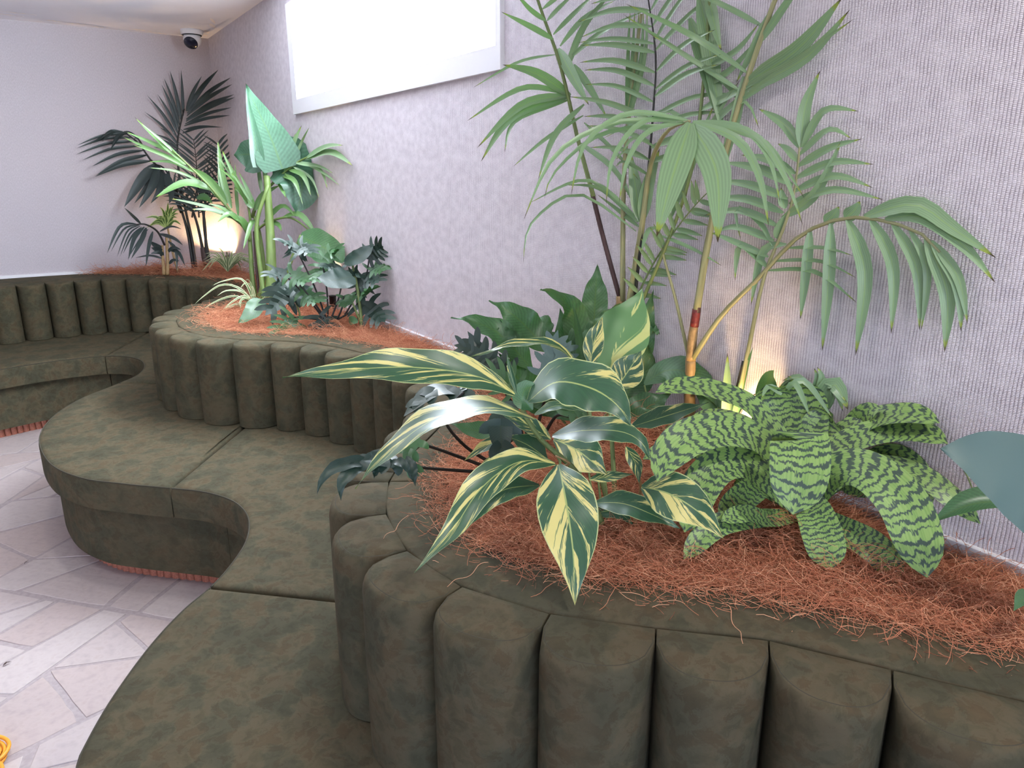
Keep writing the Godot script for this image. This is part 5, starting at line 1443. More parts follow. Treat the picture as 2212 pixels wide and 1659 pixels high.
	lf(f, "palm", "leaflet", 0.015, [V(1.283, 1.679, -1.210), V(1.341, 1.653, -1.101), V(1.342, 1.571, -1.010), V(1.316, 1.464, -.928)], V(-.736, .389, .554), 0.25, 0, 10, "leaflet")
	lf(f, "palm", "leaflet", 0.014, [V(1.282, 1.679, -1.211), V(1.334, 1.663, -1.121), V(1.340, 1.600, -1.046), V(1.311, 1.507, -.984)], V(-.731, .376, .570), 0.25, 0, 10, "leaflet")
	lf(f, "palm", "leaflet", 0.013, [V(1.299, 1.680, -1.225), V(1.381, 1.640, -1.107), V(1.386, 1.572, -1.031), V(1.372, 1.516, -.971)], V(-.739, .389, .550), 0.25, 0, 10, "leaflet")
	lf(f, "palm", "leaflet", 0.013, [V(1.416, 1.632, -1.455), V(1.315, 1.652, -1.435), V(1.233, 1.616, -1.384)], V(-.574, .527, .626), 0.25, 0, 10, "leaflet")
	lf(f, "palm", "leaflet", 0.011, [V(1.437, 1.598, -1.492), V(1.337, 1.626, -1.474), V(1.252, 1.601, -1.429)], V(-.567, .536, .626), 0.25, 0, 10, "leaflet")
	lf(f, "palm", "leaflet", 0.012, [V(1.445, 1.563, -1.508), V(1.376, 1.598, -1.533), V(1.319, 1.586, -1.504)], V(-.561, .544, .625), 0.25, 0, 10, "leaflet")
	lf(f, "palm", "leaflet", 0.012, [V(1.422, 1.638, -1.453), V(1.445, 1.652, -1.372), V(1.445, 1.618, -1.323)], V(-.616, .528, .585), 0.25, 0, 10, "leaflet")
	lf(f, "palm", "leaflet", 0.040, [V(1.445, 1.439, -1.533), V(1.445, 1.538, -1.564), V(1.445, 1.625, -1.589)], V(-.674, .120, .729), 0.25, 0, 10, "leaflet")
	lf(f, "palm", "leaflet", 0.037, [V(1.445, 1.439, -1.532), V(1.445, 1.539, -1.513), V(1.445, 1.633, -1.476)], V(-.686, .120, .718), 0.25, 0, 10, "leaflet")
	lf(f, "palm", "leaflet", 0.017, [V(1.445, 1.439, -1.546), V(1.414, 1.525, -1.669), V(1.264, 1.539, -1.649)], V(-.534, .564, .630), 0.25, 0, 10, "leaflet")
	lf(f, "palm", "leaflet", 0.012, [V(1.445, 1.451, -1.551), V(1.352, 1.551, -1.657), V(1.114, 1.493, -1.608)], V(-.525, .557, .643), 0.25, 0, 10, "leaflet")
	lf(f, "palm", "leaflet", 0.010, [V(1.445, 1.413, -1.552), V(1.335, 1.513, -1.676), V(1.136, 1.445, -1.619), V(1.023, 1.354, -1.496)], V(-.465, .587, .662), 0.25, 0, 10, "leaflet")
	lf(f, "palm", "leaflet", 0.015, [V(1.445, 1.426, -1.542), V(1.445, 1.473, -1.642), V(1.401, 1.512, -1.674)], V(-.540, .577, .613), 0.25, 0, 10, "leaflet")
	frond(palmb, "palm", "stem_dark", [V(1.445, 1.231, -1.544), V(1.445, 1.514, -1.520), V(1.445, 1.739, -1.507), V(1.445, 1.863, -1.509), V(1.445, 2.000, -1.546), V(1.445, 2.070, -1.577)], 13, 0.251, 0.0152, V(-.970, .200, .100), 0.42, 0.35, 0.12, 0.0046)
	f = stalk(palmb, "stem_green", [V(1.445, 1.164, -1.543), V(1.445, 1.517, -1.376), V(1.445, 1.780, -1.338), V(1.445, 2.022, -1.339)], 0.0058, 0.0039, "frond")
	lf(f, "palm", "leaflet", 0.042, [V(1.445, 1.979, -1.371), V(1.445, 1.872, -1.332), V(1.445, 1.648, -1.264)], V(-.735, -.046, .677), 0.25, 0, 10, "leaflet")
	lf(f, "palm", "leaflet", 0.036, [V(1.445, 1.933, -1.396), V(1.445, 1.832, -1.343), V(1.445, 1.670, -1.269)], V(-.732, -.026, .680), 0.25, 0, 10, "leaflet")
	lf(f, "palm", "leaflet", 0.027, [V(1.445, 1.984, -1.345), V(1.445, 1.899, -1.313), V(1.445, 1.846, -1.289)], V(-.739, -.061, .671), 0.25, 0, 10, "leaflet")
	lf(f, "palm", "leaflet", 0.017, [V(1.445, 1.811, -1.338), V(1.445, 1.840, -1.245), V(1.445, 1.890, -1.186)], V(-.728, .275, .628), 0.25, 0, 10, "leaflet")
	lf(f, "palm", "leaflet", 0.017, [V(1.445, 1.769, -1.341), V(1.445, 1.802, -1.255), V(1.445, 1.861, -1.182)], V(-.722, .292, .627), 0.25, 0, 10, "leaflet")
	lf(f, "palm", "leaflet", 0.020, [V(1.445, 1.717, -1.347), V(1.445, 1.750, -1.236), V(1.445, 1.781, -1.148)], V(-.722, .314, .617), 0.25, 0, 10, "leaflet")
	lf(f, "palm", "leaflet", 0.016, [V(1.445, 1.652, -1.356), V(1.445, 1.738, -1.221), V(1.445, 1.773, -1.173)], V(-.724, .319, .612), 0.25, 0, 10, "leaflet")
	lf(f, "palm", "leaflet", 0.020, [V(1.445, 1.457, -1.420), V(1.445, 1.619, -1.353), V(1.445, 1.734, -1.297)], V(-.678, .371, .635), 0.25, 0, 10, "leaflet")
	lf(f, "palm", "leaflet", 0.016, [V(1.445, 1.481, -1.405), V(1.445, 1.651, -1.326), V(1.445, 1.779, -1.225)], V(-.688, .358, .631), 0.25, 0, 10, "leaflet")
	lf(f, "palm", "leaflet", 0.013, [V(1.445, 1.630, -1.362), V(1.445, 1.728, -1.220), V(1.445, 1.664, -1.160)], V(-.661, .502, .558), 0.25, 0, 10, "leaflet")
	lf(f, "palm", "leaflet", 0.013, [V(1.445, 1.652, -1.356), V(1.445, 1.724, -1.458), V(1.436, 1.665, -1.702)], V(-.607, .507, .612), 0.25, 0, 10, "leaflet")
	frond(palmb, "palm", "stem_green", [V(1.445, 1.145, -1.578), V(1.445, 1.302, -1.496), V(1.445, 1.409, -1.416), V(1.445, 1.489, -1.341), V(1.445, 1.535, -1.285)], 14, 0.078, 0.0148, V(-.679, .309, .666), 0.22, 0.2, 0.45, 0.0034)

func plant_mid_plants() -> void:
	var f: Node3D
	var ban := thing("banana_plant", "banana plant with one upright half-furled leaf and thick pale stem in the middle planter", "plant", V(1.145, .860, -4.259))
	stalk(ban, "stem_banana", [V(1.146, .834, -4.250), V(1.190, 1.104, -4.313), V(1.217, 1.335, -4.373), V(1.234, 1.566, -4.415)], 0.0347, 0.0186, "stem")
	stalk(ban, "stem_banana", [V(1.121, .834, -4.267), V(1.132, 1.104, -4.351), V(1.148, 1.311, -4.386), V(1.232, 1.515, -4.387)], 0.0160, 0.0106, "stem")
	lf(ban, "banana", "sail", 0.255, [V(1.316, 1.604, -4.375), V(1.291, 1.758, -4.443), V(1.256, 1.904, -4.515), V(1.227, 2.013, -4.572), V(1.214, 2.077, -4.602)], V(-.268, -.021, .963), 0.06, 0.004, 18)
	lf(ban, "banana", "sail", 0.079, [V(1.198, 1.612, -4.430), V(1.202, 1.782, -4.473), V(1.202, 1.935, -4.537), V(1.211, 2.071, -4.590)], V(-.256, .032, .966), 0.3, 0.001, 14)
	lf(ban, "banana", "broad", 0.301, [V(1.289, 1.696, -4.485), V(1.368, 1.657, -4.445), V(1.413, 1.527, -4.346), V(1.350, 1.356, -4.292)], V(-.307, .117, .944), 0.12, 0.01, 16)
	lf(ban, "banana", "broad", 0.216, [V(1.263, 1.618, -4.464), V(1.203, 1.683, -4.563), V(1.113, 1.683, -4.622)], V(-.252, .149, .956), 0.12, 0.01, 14)
	lf(ban, "banana", "broad", 0.098, [V(1.242, 1.658, -4.566), V(1.228, 1.711, -4.618), V(1.221, 1.778, -4.670)], V(-.256, .079, .963), 0.2, 0.004, 10)
	lf(ban, "green", "broad", 0.167, [V(1.300, 1.244, -4.100), V(1.366, 1.199, -3.979), V(1.426, 1.157, -3.900), V(1.445, 1.121, -3.812)], V(-.331, .265, .906), 0.1, 0.006, 14)
	stalk(ban, "stem_banana", [V(1.182, .868, -4.175), V(1.230, 1.052, -4.144), V(1.305, 1.249, -4.099)], 0.0132, 0.0077, "petiole")
	var ken := thing("young_palm", "young fresh green palm with pale tipped fronds before the banana plant", "palm", V(1.121, .850, -4.447))
	stalk(ken, "stem_banana", [V(1.115, .837, -4.447), V(1.119, .983, -4.493), V(1.135, 1.197, -4.530), V(1.142, 1.303, -4.549)], 0.0165, 0.0110, "stem")
	stalk(ken, "stem_banana", [V(1.121, .837, -4.442), V(1.181, 1.009, -4.461), V(1.189, 1.249, -4.512), V(1.172, 1.355, -4.560)], 0.0138, 0.0082, "stem")
	stalk(ken, "stem_purple", [V(1.137, .877, -4.445), V(1.152, 1.089, -4.508), V(1.167, 1.248, -4.551)], 0.0083, 0.0055, "stem")
	f = stalk(ken, "stem_banana", [V(1.136, 1.250, -4.535), V(1.077, 1.331, -4.564), V(.961, 1.502, -4.600), V(.848, 1.642, -4.647), V(.789, 1.704, -4.657)], 0.0110, 0.0039, "frond")
	lf(f, "kentia_fresh", "leaflet", 0.028, [V(.851, 1.629, -4.641), V(.745, 1.741, -4.686), V(.630, 1.882, -4.748)], V(-.146, .364, .920), 0.25, 0, 10, "leaflet")
	lf(f, "kentia_fresh", "leaflet", 0.024, [V(.821, 1.680, -4.678), V(.681, 1.753, -4.721), V(.572, 1.802, -4.734)], V(-.133, .362, .923), 0.25, 0, 10, "leaflet")
	lf(f, "kentia_fresh", "leaflet", 0.026, [V(.857, 1.630, -4.700), V(.700, 1.704, -4.735), V(.558, 1.776, -4.760)], V(-.136, .370, .919), 0.25, 0, 10, "leaflet")
	lf(f, "kentia_fresh", "leaflet", 0.021, [V(.894, 1.587, -4.660), V(.783, 1.642, -4.690), V(.660, 1.641, -4.709)], V(-.152, .380, .912), 0.25, 0, 10, "leaflet")
	lf(f, "kentia_fresh", "leaflet", 0.049, [V(.979, 1.488, -4.633), V(.833, 1.528, -4.631), V(.658, 1.447, -4.607)], V(-.147, .559, .816), 0.25, 0, 10, "leaflet")
	lf(f, "kentia_fresh", "leaflet", 0.058, [V(1.034, 1.411, -4.570), V(.953, 1.553, -4.659), V(.872, 1.618, -4.723)], V(-.199, .112, .974), 0.25, 0, 10, "leaflet")
	lf(f, "kentia_fresh", "leaflet", 0.039, [V(1.058, 1.384, -4.570), V(1.039, 1.566, -4.632), V(1.046, 1.774, -4.685)], V(-.218, .109, .970), 0.25, 0, 10, "leaflet")
	lf(f, "kentia_fresh", "leaflet", 0.031, [V(1.051, 1.410, -4.584), V(1.026, 1.514, -4.623), V(1.033, 1.657, -4.655)], V(-.215, .120, .969), 0.25, 0, 10, "leaflet")
	lf(f, "palm", "leaflet", 0.015, [V(.834, 1.662, -4.663), V(.735, 1.765, -4.677), V(.641, 1.855, -4.681)], V(-.145, .360, .922), 0.25, 0, 10, "leaflet")
	lf(f, "kentia_fresh", "leaflet", 0.017, [V(.868, 1.604, -4.646), V(.734, 1.678, -4.660), V(.590, 1.732, -4.674)], V(-.144, .374, .916), 0.25, 0, 10, "leaflet")
	lf(f, "kentia_fresh", "leaflet", 0.017, [V(.936, 1.528, -4.650), V(.795, 1.591, -4.653), V(.652, 1.610, -4.641)], V(-.155, .389, .908), 0.25, 0, 10, "leaflet")
	lf(f, "kentia_fresh", "leaflet", 0.020, [V(1.091, 1.330, -4.567), V(1.098, 1.488, -4.585), V(1.111, 1.644, -4.598)], V(-.231, .125, .965), 0.25, 0, 10, "leaflet")
	lf(f, "palm", "leaflet", 0.023, [V(1.067, 1.336, -4.573), V(.914, 1.399, -4.608), V(.741, 1.445, -4.651)], V(-.159, .574, .803), 0.25, 0, 10, "leaflet")
	lf(f, "palm", "leaflet", 0.027, [V(1.075, 1.318, -4.561), V(.954, 1.373, -4.573), V(.834, 1.384, -4.569)], V(-.167, .577, .799), 0.25, 0, 10, "leaflet")
	f = stalk(ken, "stem_banana", [V(1.167, 1.329, -4.554), V(1.207, 1.435, -4.514), V(1.304, 1.553, -4.440), V(1.394, 1.638, -4.359), V(1.445, 1.673, -4.277)], 0.0110, 0.0040, "frond")
	lf(f, "palm", "leaflet", 0.049, [V(1.436, 1.663, -4.315), V(1.445, 1.714, -3.988), V(1.445, 1.715, -3.738)], V(-.317, .365, .875), 0.25, 0, 10, "leaflet")
	lf(f, "palm", "leaflet", 0.053, [V(1.435, 1.658, -4.314), V(1.445, 1.684, -3.924), V(1.445, 1.610, -3.617)], V(-.321, .371, .872), 0.25, 0, 10, "leaflet")
	lf(f, "palm", "leaflet", 0.023, [V(1.406, 1.643, -4.353), V(1.445, 1.615, -4.118), V(1.445, 1.578, -3.909)], V(-.306, .384, .871), 0.25, 0, 10, "leaflet")
	lf(f, "palm", "leaflet", 0.025, [V(1.389, 1.638, -4.362), V(1.445, 1.603, -4.121), V(1.445, 1.488, -4.011)], V(-.305, .386, .870), 0.25, 0, 10, "leaflet")
	lf(f, "kentia_fresh", "leaflet", 0.030, [V(1.355, 1.602, -4.398), V(1.399, 1.566, -4.269), V(1.395, 1.454, -4.146)], V(-.286, .393, .874), 0.25, 0, 10, "leaflet")
	lf(f, "kentia_fresh", "leaflet", 0.031, [V(1.318, 1.571, -4.437), V(1.358, 1.541, -4.313), V(1.352, 1.441, -4.195)], V(-.276, .397, .875), 0.25, 0, 10, "leaflet")
	lf(f, "kentia_fresh", "leaflet", 0.027, [V(1.304, 1.553, -4.440), V(1.301, 1.489, -4.358), V(1.296, 1.445, -4.284)], V(-.276, .257, .926), 0.25, 0, 10, "leaflet")
	lf(f, "palm", "leaflet", 0.035, [V(1.337, 1.587, -4.405), V(1.379, 1.696, -4.426), V(1.445, 1.847, -4.366)], V(-.296, .082, .952), 0.25, 0, 10, "leaflet")
	lf(f, "palm", "leaflet", 0.031, [V(1.291, 1.545, -4.445), V(1.314, 1.670, -4.485), V(1.378, 1.775, -4.491)], V(-.280, .087, .956), 0.25, 0, 10, "leaflet")
	lf(f, "palm", "leaflet", 0.027, [V(1.243, 1.488, -4.483), V(1.264, 1.671, -4.544), V(1.280, 1.815, -4.594)], V(-.267, .087, .960), 0.25, 0, 10, "leaflet")
	lf(f, "palm", "leaflet", 0.017, [V(1.414, 1.648, -4.337), V(1.445, 1.578, -4.052), V(1.445, 1.514, -3.818)], V(-.309, .391, .867), 0.25, 0, 10, "leaflet")
	lf(f, "palm", "leaflet", 0.017, [V(1.372, 1.623, -4.381), V(1.433, 1.553, -4.236), V(1.432, 1.441, -4.118)], V(-.294, .395, .870), 0.25, 0, 10, "leaflet")
	lf(f, "kentia_fresh", "leaflet", 0.017, [V(1.333, 1.587, -4.420), V(1.360, 1.515, -4.284), V(1.350, 1.404, -4.159)], V(-.277, .402, .873), 0.25, 0, 10, "leaflet")
	lf(f, "palm", "leaflet", 0.018, [V(1.304, 1.553, -4.440), V(1.364, 1.671, -4.471), V(1.445, 1.814, -4.475)], V(-.291, .087, .953), 0.25, 0, 10, "leaflet")
	lf(f, "palm", "leaflet", 0.015, [V(1.369, 1.623, -4.370), V(1.440, 1.747, -4.391), V(1.445, 1.828, -4.241)], V(-.311, .071, .948), 0.25, 0, 10, "leaflet")
	lf(f, "palm", "leaflet", 0.024, [V(1.225, 1.462, -4.511), V(1.237, 1.645, -4.572), V(1.276, 1.684, -4.565)], V(-.260, .093, .961), 0.25, 0, 10, "leaflet")
	f = stalk(ken, "stem_banana", [V(1.150, 1.276, -4.535), V(1.141, 1.410, -4.524), V(1.100, 1.540, -4.520), V(1.048, 1.655, -4.519)], 0.0082, 0.0039, "frond")
	lf(f, "kentia_fresh", "leaflet", 0.030, [V(1.136, 1.411, -4.503), V(1.080, 1.541, -4.490), V(1.018, 1.711, -4.496)], V(-.227, .246, .942), 0.25, 0, 10, "leaflet")
	lf(f, "palm", "leaflet", 0.019, [V(1.123, 1.437, -4.495), V(1.060, 1.591, -4.490), V(1.015, 1.710, -4.460)], V(-.212, .389, .897), 0.25, 0, 10, "leaflet")
	lf(f, "palm", "leaflet", 0.019, [V(1.158, 1.411, -4.488), V(1.094, 1.515, -4.453), V(1.038, 1.583, -4.402)], V(-.219, .401, .889), 0.25, 0, 10, "leaflet")
	lf(f, "kentia_fresh", "leaflet", 0.058, [V(1.159, 1.384, -4.503), V(1.135, 1.462, -4.533), V(1.082, 1.501, -4.569)], V(-.234, .262, .936), 0.25, 0, 10, "leaflet")
	lf(f, "kentia_fresh", "leaflet", 0.039, [V(1.174, 1.370, -4.513), V(1.228, 1.462, -4.484), V(1.309, 1.514, -4.423)], V(-.255, .262, .931), 0.25, 0, 10, "leaflet")
	lf(f, "palm", "leaflet", 0.015, [V(1.116, 1.463, -4.509), V(1.040, 1.604, -4.507), V(.980, 1.690, -4.477)], V(-.219, .234, .947), 0.25, 0, 10, "leaflet")
	lf(f, "kentia_fresh", "leaflet", 0.017, [V(1.123, 1.437, -4.495), V(1.063, 1.541, -4.471), V(.979, 1.616, -4.452)], V(-.224, .246, .943), 0.25, 0, 10, "leaflet")
	lf(f, "palm", "leaflet", 0.023, [V(1.181, 1.383, -4.514), V(1.133, 1.515, -4.503), V(1.093, 1.591, -4.468)], V(-.236, .251, .939), 0.25, 0, 10, "leaflet")
	f = stalk(ken, "stem_banana", [V(1.133, 1.197, -4.520), V(1.103, 1.278, -4.529), V(1.040, 1.334, -4.515), V(.985, 1.357, -4.510)], 0.0082, 0.0040, "frond")
	lf(f, "kentia_fresh", "leaflet", 0.035, [V(1.086, 1.307, -4.501), V(1.025, 1.356, -4.495), V(.950, 1.313, -4.468)], V(-.181, .580, .794), 0.25, 0, 10, "leaflet")
	lf(f, "kentia_fresh", "leaflet", 0.027, [V(1.065, 1.320, -4.519), V(.996, 1.387, -4.525), V(.922, 1.414, -4.521)], V(-.176, .576, .798), 0.25, 0, 10, "leaflet")
	lf(f, "kentia_fresh", "leaflet", 0.043, [V(1.124, 1.252, -4.519), V(1.088, 1.320, -4.504), V(.997, 1.348, -4.511)], V(-.191, .584, .789), 0.25, 0, 10, "leaflet")
	f = stalk(ken, "stem_banana", [V(1.167, 1.249, -4.527), V(1.232, 1.305, -4.453), V(1.319, 1.334, -4.330), V(1.379, 1.274, -4.196), V(1.424, 1.186, -4.111)], 0.0082, 0.0039, "frond")
	lf(f, "kentia_fresh", "leaflet", 0.038, [V(1.292, 1.333, -4.373), V(1.364, 1.349, -4.256), V(1.411, 1.213, -4.104)], V(-.248, .581, .775), 0.25, 0, 10, "leaflet")
	lf(f, "kentia_fresh", "leaflet", 0.035, [V(1.223, 1.304, -4.471), V(1.268, 1.293, -4.394), V(1.269, 1.257, -4.337)], V(-.224, .588, .777), 0.25, 0, 10, "leaflet")
	lf(f, "kentia_fresh", "leaflet", 0.027, [V(1.185, 1.278, -4.487), V(1.135, 1.308, -4.437), V(1.047, 1.161, -4.352)], V(-.201, .586, .785), 0.25, 0, 10, "leaflet")
	lf(f, "kentia_fresh", "leaflet", 0.031, [V(1.212, 1.304, -4.478), V(1.302, 1.398, -4.388), V(1.343, 1.336, -4.278)], V(-.258, .421, .870), 0.25, 0, 10, "leaflet")
	var xan := thing("philodendron", "cut-leaved philodendron with many upright stems near the wall in the middle planter", "plant", V(1.214, .860, -3.469), "philodendrons in the middle planter")
	lobed(xan, "glossy", 0.158, [V(1.132, 1.197, -3.613), V(1.106, 1.236, -3.644), V(1.034, 1.263, -3.576)], V(-.196, .736, .647), 4, 0.2)
	stalk(xan, "stem_dark", [V(1.204, .882, -3.483), V(1.176, 1.040, -3.543), V(1.132, 1.197, -3.613)], 0.0050, 0.0036, "petiole")
	lobed(xan, "glossy", 0.153, [V(1.133, 1.204, -3.615), V(1.165, 1.226, -3.601), V(1.151, 1.207, -3.480)], V(-.245, .604, .758), 4, 0.2)
	lobed(xan, "green", 0.163, [V(1.223, 1.144, -3.535), V(1.222, 1.105, -3.522), V(1.162, 1.071, -3.426)], V(-.257, .622, .740), 4, 0.2)
	stalk(xan, "stem_dark", [V(1.210, .882, -3.480), V(1.224, 1.014, -3.503), V(1.223, 1.144, -3.535)], 0.0050, 0.0036, "petiole")
	lobed(xan, "green", 0.148, [V(1.223, 1.149, -3.536), V(1.275, 1.197, -3.519), V(1.257, 1.228, -3.416)], V(-.301, .467, .832), 4, 0.2)
	lobed(xan, "glossy", 0.143, [V(1.301, 1.101, -3.468), V(1.268, 1.131, -3.501), V(1.192, 1.139, -3.429)], V(-.268, .618, .739), 4, 0.2)
	stalk(xan, "stem_dark", [V(1.223, .882, -3.471), V(1.270, .992, -3.465), V(1.301, 1.101, -3.468)], 0.0050, 0.0036, "petiole")
	lobed(xan, "glossy", 0.168, [V(1.417, 1.171, -3.416), V(1.445, 1.205, -3.392), V(1.444, 1.241, -3.297)], V(-.384, .204, .901), 4, 0.2)
	stalk(xan, "stem_dark", [V(1.352, .970, -3.416), V(1.392, 1.071, -3.411), V(1.417, 1.171, -3.416)], 0.0050, 0.0036, "petiole")
	lobed(xan, "green", 0.153, [V(1.414, 1.116, -3.399), V(1.444, 1.127, -3.383), V(1.434, 1.128, -3.266)], V(-.308, .619, .722), 4, 0.2)
	stalk(xan, "stem_dark", [V(1.339, .948, -3.417), V(1.384, 1.032, -3.403), V(1.414, 1.116, -3.399)], 0.0050, 0.0036, "petiole")
	lobed(xan, "glossy", 0.179, [V(1.356, 1.050, -3.415), V(1.399, 1.083, -3.398), V(1.399, 1.071, -3.269)], V(-.332, .490, .806), 4, 0.2)
	stalk(xan, "stem_dark", [V(1.284, .904, -3.438), V(1.328, .977, -3.421), V(1.356, 1.050, -3.415)], 0.0050, 0.0036, "petiole")
	lobed(xan, "glossy", 0.128, [V(1.362, 1.028, -3.404), V(1.352, 1.083, -3.429), V(1.323, 1.128, -3.339)], V(-.343, .356, .869), 4, 0.2)
	lobed(xan, "green", 0.153, [V(1.342, 1.022, -3.415), V(1.378, 1.006, -3.386), V(1.363, 1.054, -3.287)], V(-.246, .758, .604), 4, 0.2)
	lobed(xan, "glossy", 0.219, [V(1.352, .963, -3.388), V(1.396, .925, -3.347), V(1.397, .892, -3.210)], V(-.329, .521, .788), 4, 0.2)
	stalk(xan, "stem_dark", [V(1.252, .882, -3.452), V(1.310, .922, -3.415), V(1.352, .963, -3.388)], 0.0050, 0.0036, "petiole")
	lobed(xan, "glossy", 0.199, [V(1.172, .903, -3.487), V(1.181, .864, -3.468), V(1.157, .824, -3.345)], V(-.302, .347, .888), 4, 0.2)
	stalk(xan, "stem_dark", [V(1.193, .871, -3.487), V(1.190, .887, -3.482), V(1.172, .903, -3.487)], 0.0050, 0.0036, "petiole")
	lobed(xan, "green", 0.214, [V(1.068, .897, -3.554), V(1.047, .859, -3.555), V(.968, .828, -3.472)], V(-.258, .405, .877), 4, 0.2)
	stalk(xan, "stem_dark", [V(1.175, .882, -3.502), V(1.129, .889, -3.523), V(1.068, .897, -3.554)], 0.0050, 0.0036, "petiole")
	lobed(xan, "glossy", 0.153, [V(1.068, 1.087, -3.619), V(1.033, 1.109, -3.649), V(.967, 1.096, -3.564)], V(-.214, .620, .755), 4, 0.2)
	stalk(xan, "stem_dark", [V(1.195, .882, -3.490), V(1.139, .985, -3.549), V(1.068, 1.087, -3.619)], 0.0050, 0.0036, "petiole")
	lobed(xan, "green", 0.168, [V(1.080, 1.105, -3.617), V(1.125, 1.087, -3.581), V(1.123, 1.075, -3.453)], V(-.234, .624, .746), 4, 0.2)
	stalk(xan, "stem_dark", [V(1.202, .882, -3.485), V(1.148, .994, -3.546), V(1.080, 1.105, -3.617)], 0.0050, 0.0036, "petiole")
	lobed(xan, "green", 0.153, [V(1.114, 1.017, -3.564), V(1.152, .995, -3.532), V(1.148, .979, -3.404)], V(-.239, .637, .733), 4, 0.2)
	lobed(xan, "green", 0.092, [V(1.285, .995, -3.444), V(1.285, .973, -3.436), V(1.261, .968, -3.326)], V(-.338, .263, .904), 4, 0.2)
	stalk(xan, "stem_dark", [V(1.248, .882, -3.454), V(1.274, .939, -3.444), V(1.285, .995, -3.444)], 0.0050, 0.0036, "petiole")
	var xanb := thing("philodendron", "glossy split philodendron leaf lying over the cap in front of the spider plant", "plant", V(1.131, .850, -3.734), "philodendrons in the middle planter")
	lobed(xanb, "glossy", 0.223, [V(1.117, .993, -3.792), V(1.030, .951, -3.686), V(.945, .905, -3.627)], V(-.249, .381, .890), 4, 0.35)
	lobed(xanb, "glossy", 0.189, [V(1.110, 1.000, -3.799), V(1.134, .993, -3.706), V(1.159, .963, -3.630)], V(-.253, .501, .827), 3, 0.35)
	lf(xanb, "green", "broad", 0.093, [V(.987, .954, -3.865), V(.921, .902, -3.766), V(.839, .862, -3.732)], V(-.181, .646, .742), 0.2, 0.004, 12)
	stalk(xanb, "stem_green", [V(1.151, .850, -3.721), V(1.144, .931, -3.753), V(1.118, .995, -3.792)], 0.0060, 0.0048, "petiole")
	var pad := thing("paddle_leaf_plant", "single green stem with plain paddle leaves at the wall end of the middle planter", "plant", V(1.331, .850, -3.341))
	stalk(pad, "stem_green", [V(1.329, .841, -3.339), V(1.339, .976, -3.378), V(1.341, 1.086, -3.414), V(1.337, 1.155, -3.440)], 0.0091, 0.0057, "stem")
	stalk(pad, "stem_green", [V(1.330, .867, -3.347), V(1.310, .936, -3.359), V(1.298, .981, -3.370)], 0.0068, 0.0045, "stem")
	lf(pad, "glossy", "broad", 0.081, [V(1.307, 1.160, -3.461), V(1.362, 1.186, -3.409), V(1.441, 1.243, -3.401)], V(-.294, .611, .735), 0.2, 0.003, 12)
	lf(pad, "glossy", "broad", 0.131, [V(1.312, 1.101, -3.376), V(1.216, 1.091, -3.349), V(1.133, 1.105, -3.372)], V(-.247, .691, .679), 0.15, 0.004, 14)
	lf(pad, "green", "broad", 0.045, [V(1.275, .884, -3.364), V(1.284, .892, -3.336), V(1.301, .884, -3.310)], V(-.344, .287, .894), 0.1, 0, 8)
	lf(pad, "green", "lance", 0.054, [V(1.335, .998, -3.388), V(1.311, .987, -3.401), V(1.258, .955, -3.424)], V(-.234, .760, .606), 0.2, 0, 8)
	var spi := thing("spider_plant", "white-edged spider plant spilling over the cap at the tip of the middle planter", "plant", V(1.056, .855, -4.297), "spider plants")
	lf(spi, "spider", "blade", 0.016, [V(1.066, .850, -4.289), V(1.006, .944, -4.323), V(.915, .973, -4.355), V(.812, .915, -4.366), V(.756, .875, -4.353)], V(-.136, .752, .645), 0.35, 0, 12)
	lf(spi, "spider", "blade", 0.016, [V(1.066, .850, -4.289), V(.976, .907, -4.318), V(.876, .889, -4.328), V(.784, .845, -4.324)], V(-.129, .758, .639), 0.35, 0, 12)
	lf(spi, "spider", "blade", 0.016, [V(1.061, .850, -4.291), V(1.012, .928, -4.301), V(.928, .944, -4.312), V(.867, .920, -4.295)], V(-.138, .754, .642), 0.35, 0, 12)
	lf(spi, "spider", "blade", 0.016, [V(1.070, .850, -4.286), V(1.060, .953, -4.278), V(1.021, .984, -4.264), V(.980, .957, -4.232)], V(-.154, .752, .641), 0.35, 0, 12)
	lf(spi, "spider", "blade", 0.016, [V(1.070, .850, -4.286), V(1.020, .907, -4.289), V(.952, .889, -4.278), V(.876, .840, -4.262)], V(-.141, .759, .636), 0.35, 0, 12)
	lf(spi, "spider", "blade", 0.016, [V(1.065, .845, -4.287), V(.992, .869, -4.294), V(.913, .851, -4.290), V(.857, .830, -4.271)], V(-.135, .761, .634), 0.35, 0, 12)
	lf(spi, "spider", "blade", 0.016, [V(1.077, .850, -4.281), V(1.029, .895, -4.278), V(.984, .889, -4.256), V(.968, .850, -4.204)], V(-.147, .759, .634), 0.35, 0, 12)
	lf(spi, "spider", "blade", 0.016, [V(1.073, .850, -4.284), V(1.059, .910, -4.239), V(1.015, .920, -4.196)], V(-.158, .757, .634), 0.35, 0, 12)
	lf(spi, "spider", "blade", 0.016, [V(1.079, .850, -4.280), V(1.091, .910, -4.218), V(1.103, .955, -4.150)], V(-.164, .757, .632), 0.35, 0, 12)
	lf(spi, "spider", "blade", 0.016, [V(1.079, .850, -4.280), V(1.126, .923, -4.199), V(1.126, .965, -4.138)], V(-.169, .757, .632), 0.35, 0, 12)
	lf(spi, "spider", "blade", 0.016, [V(1.065, .845, -4.287), V(.963, .860, -4.285), V(.868, .833, -4.264)], V(-.142, .761, .633), 0.35, 0, 12)
	lf(spi, "spider", "blade", 0.016, [V(1.070, .850, -4.286), V(1.023, .996, -4.317), V(.914, .994, -4.338), V(.854, .975, -4.322)], V(-.136, .751, .647), 0.35, 0, 12)
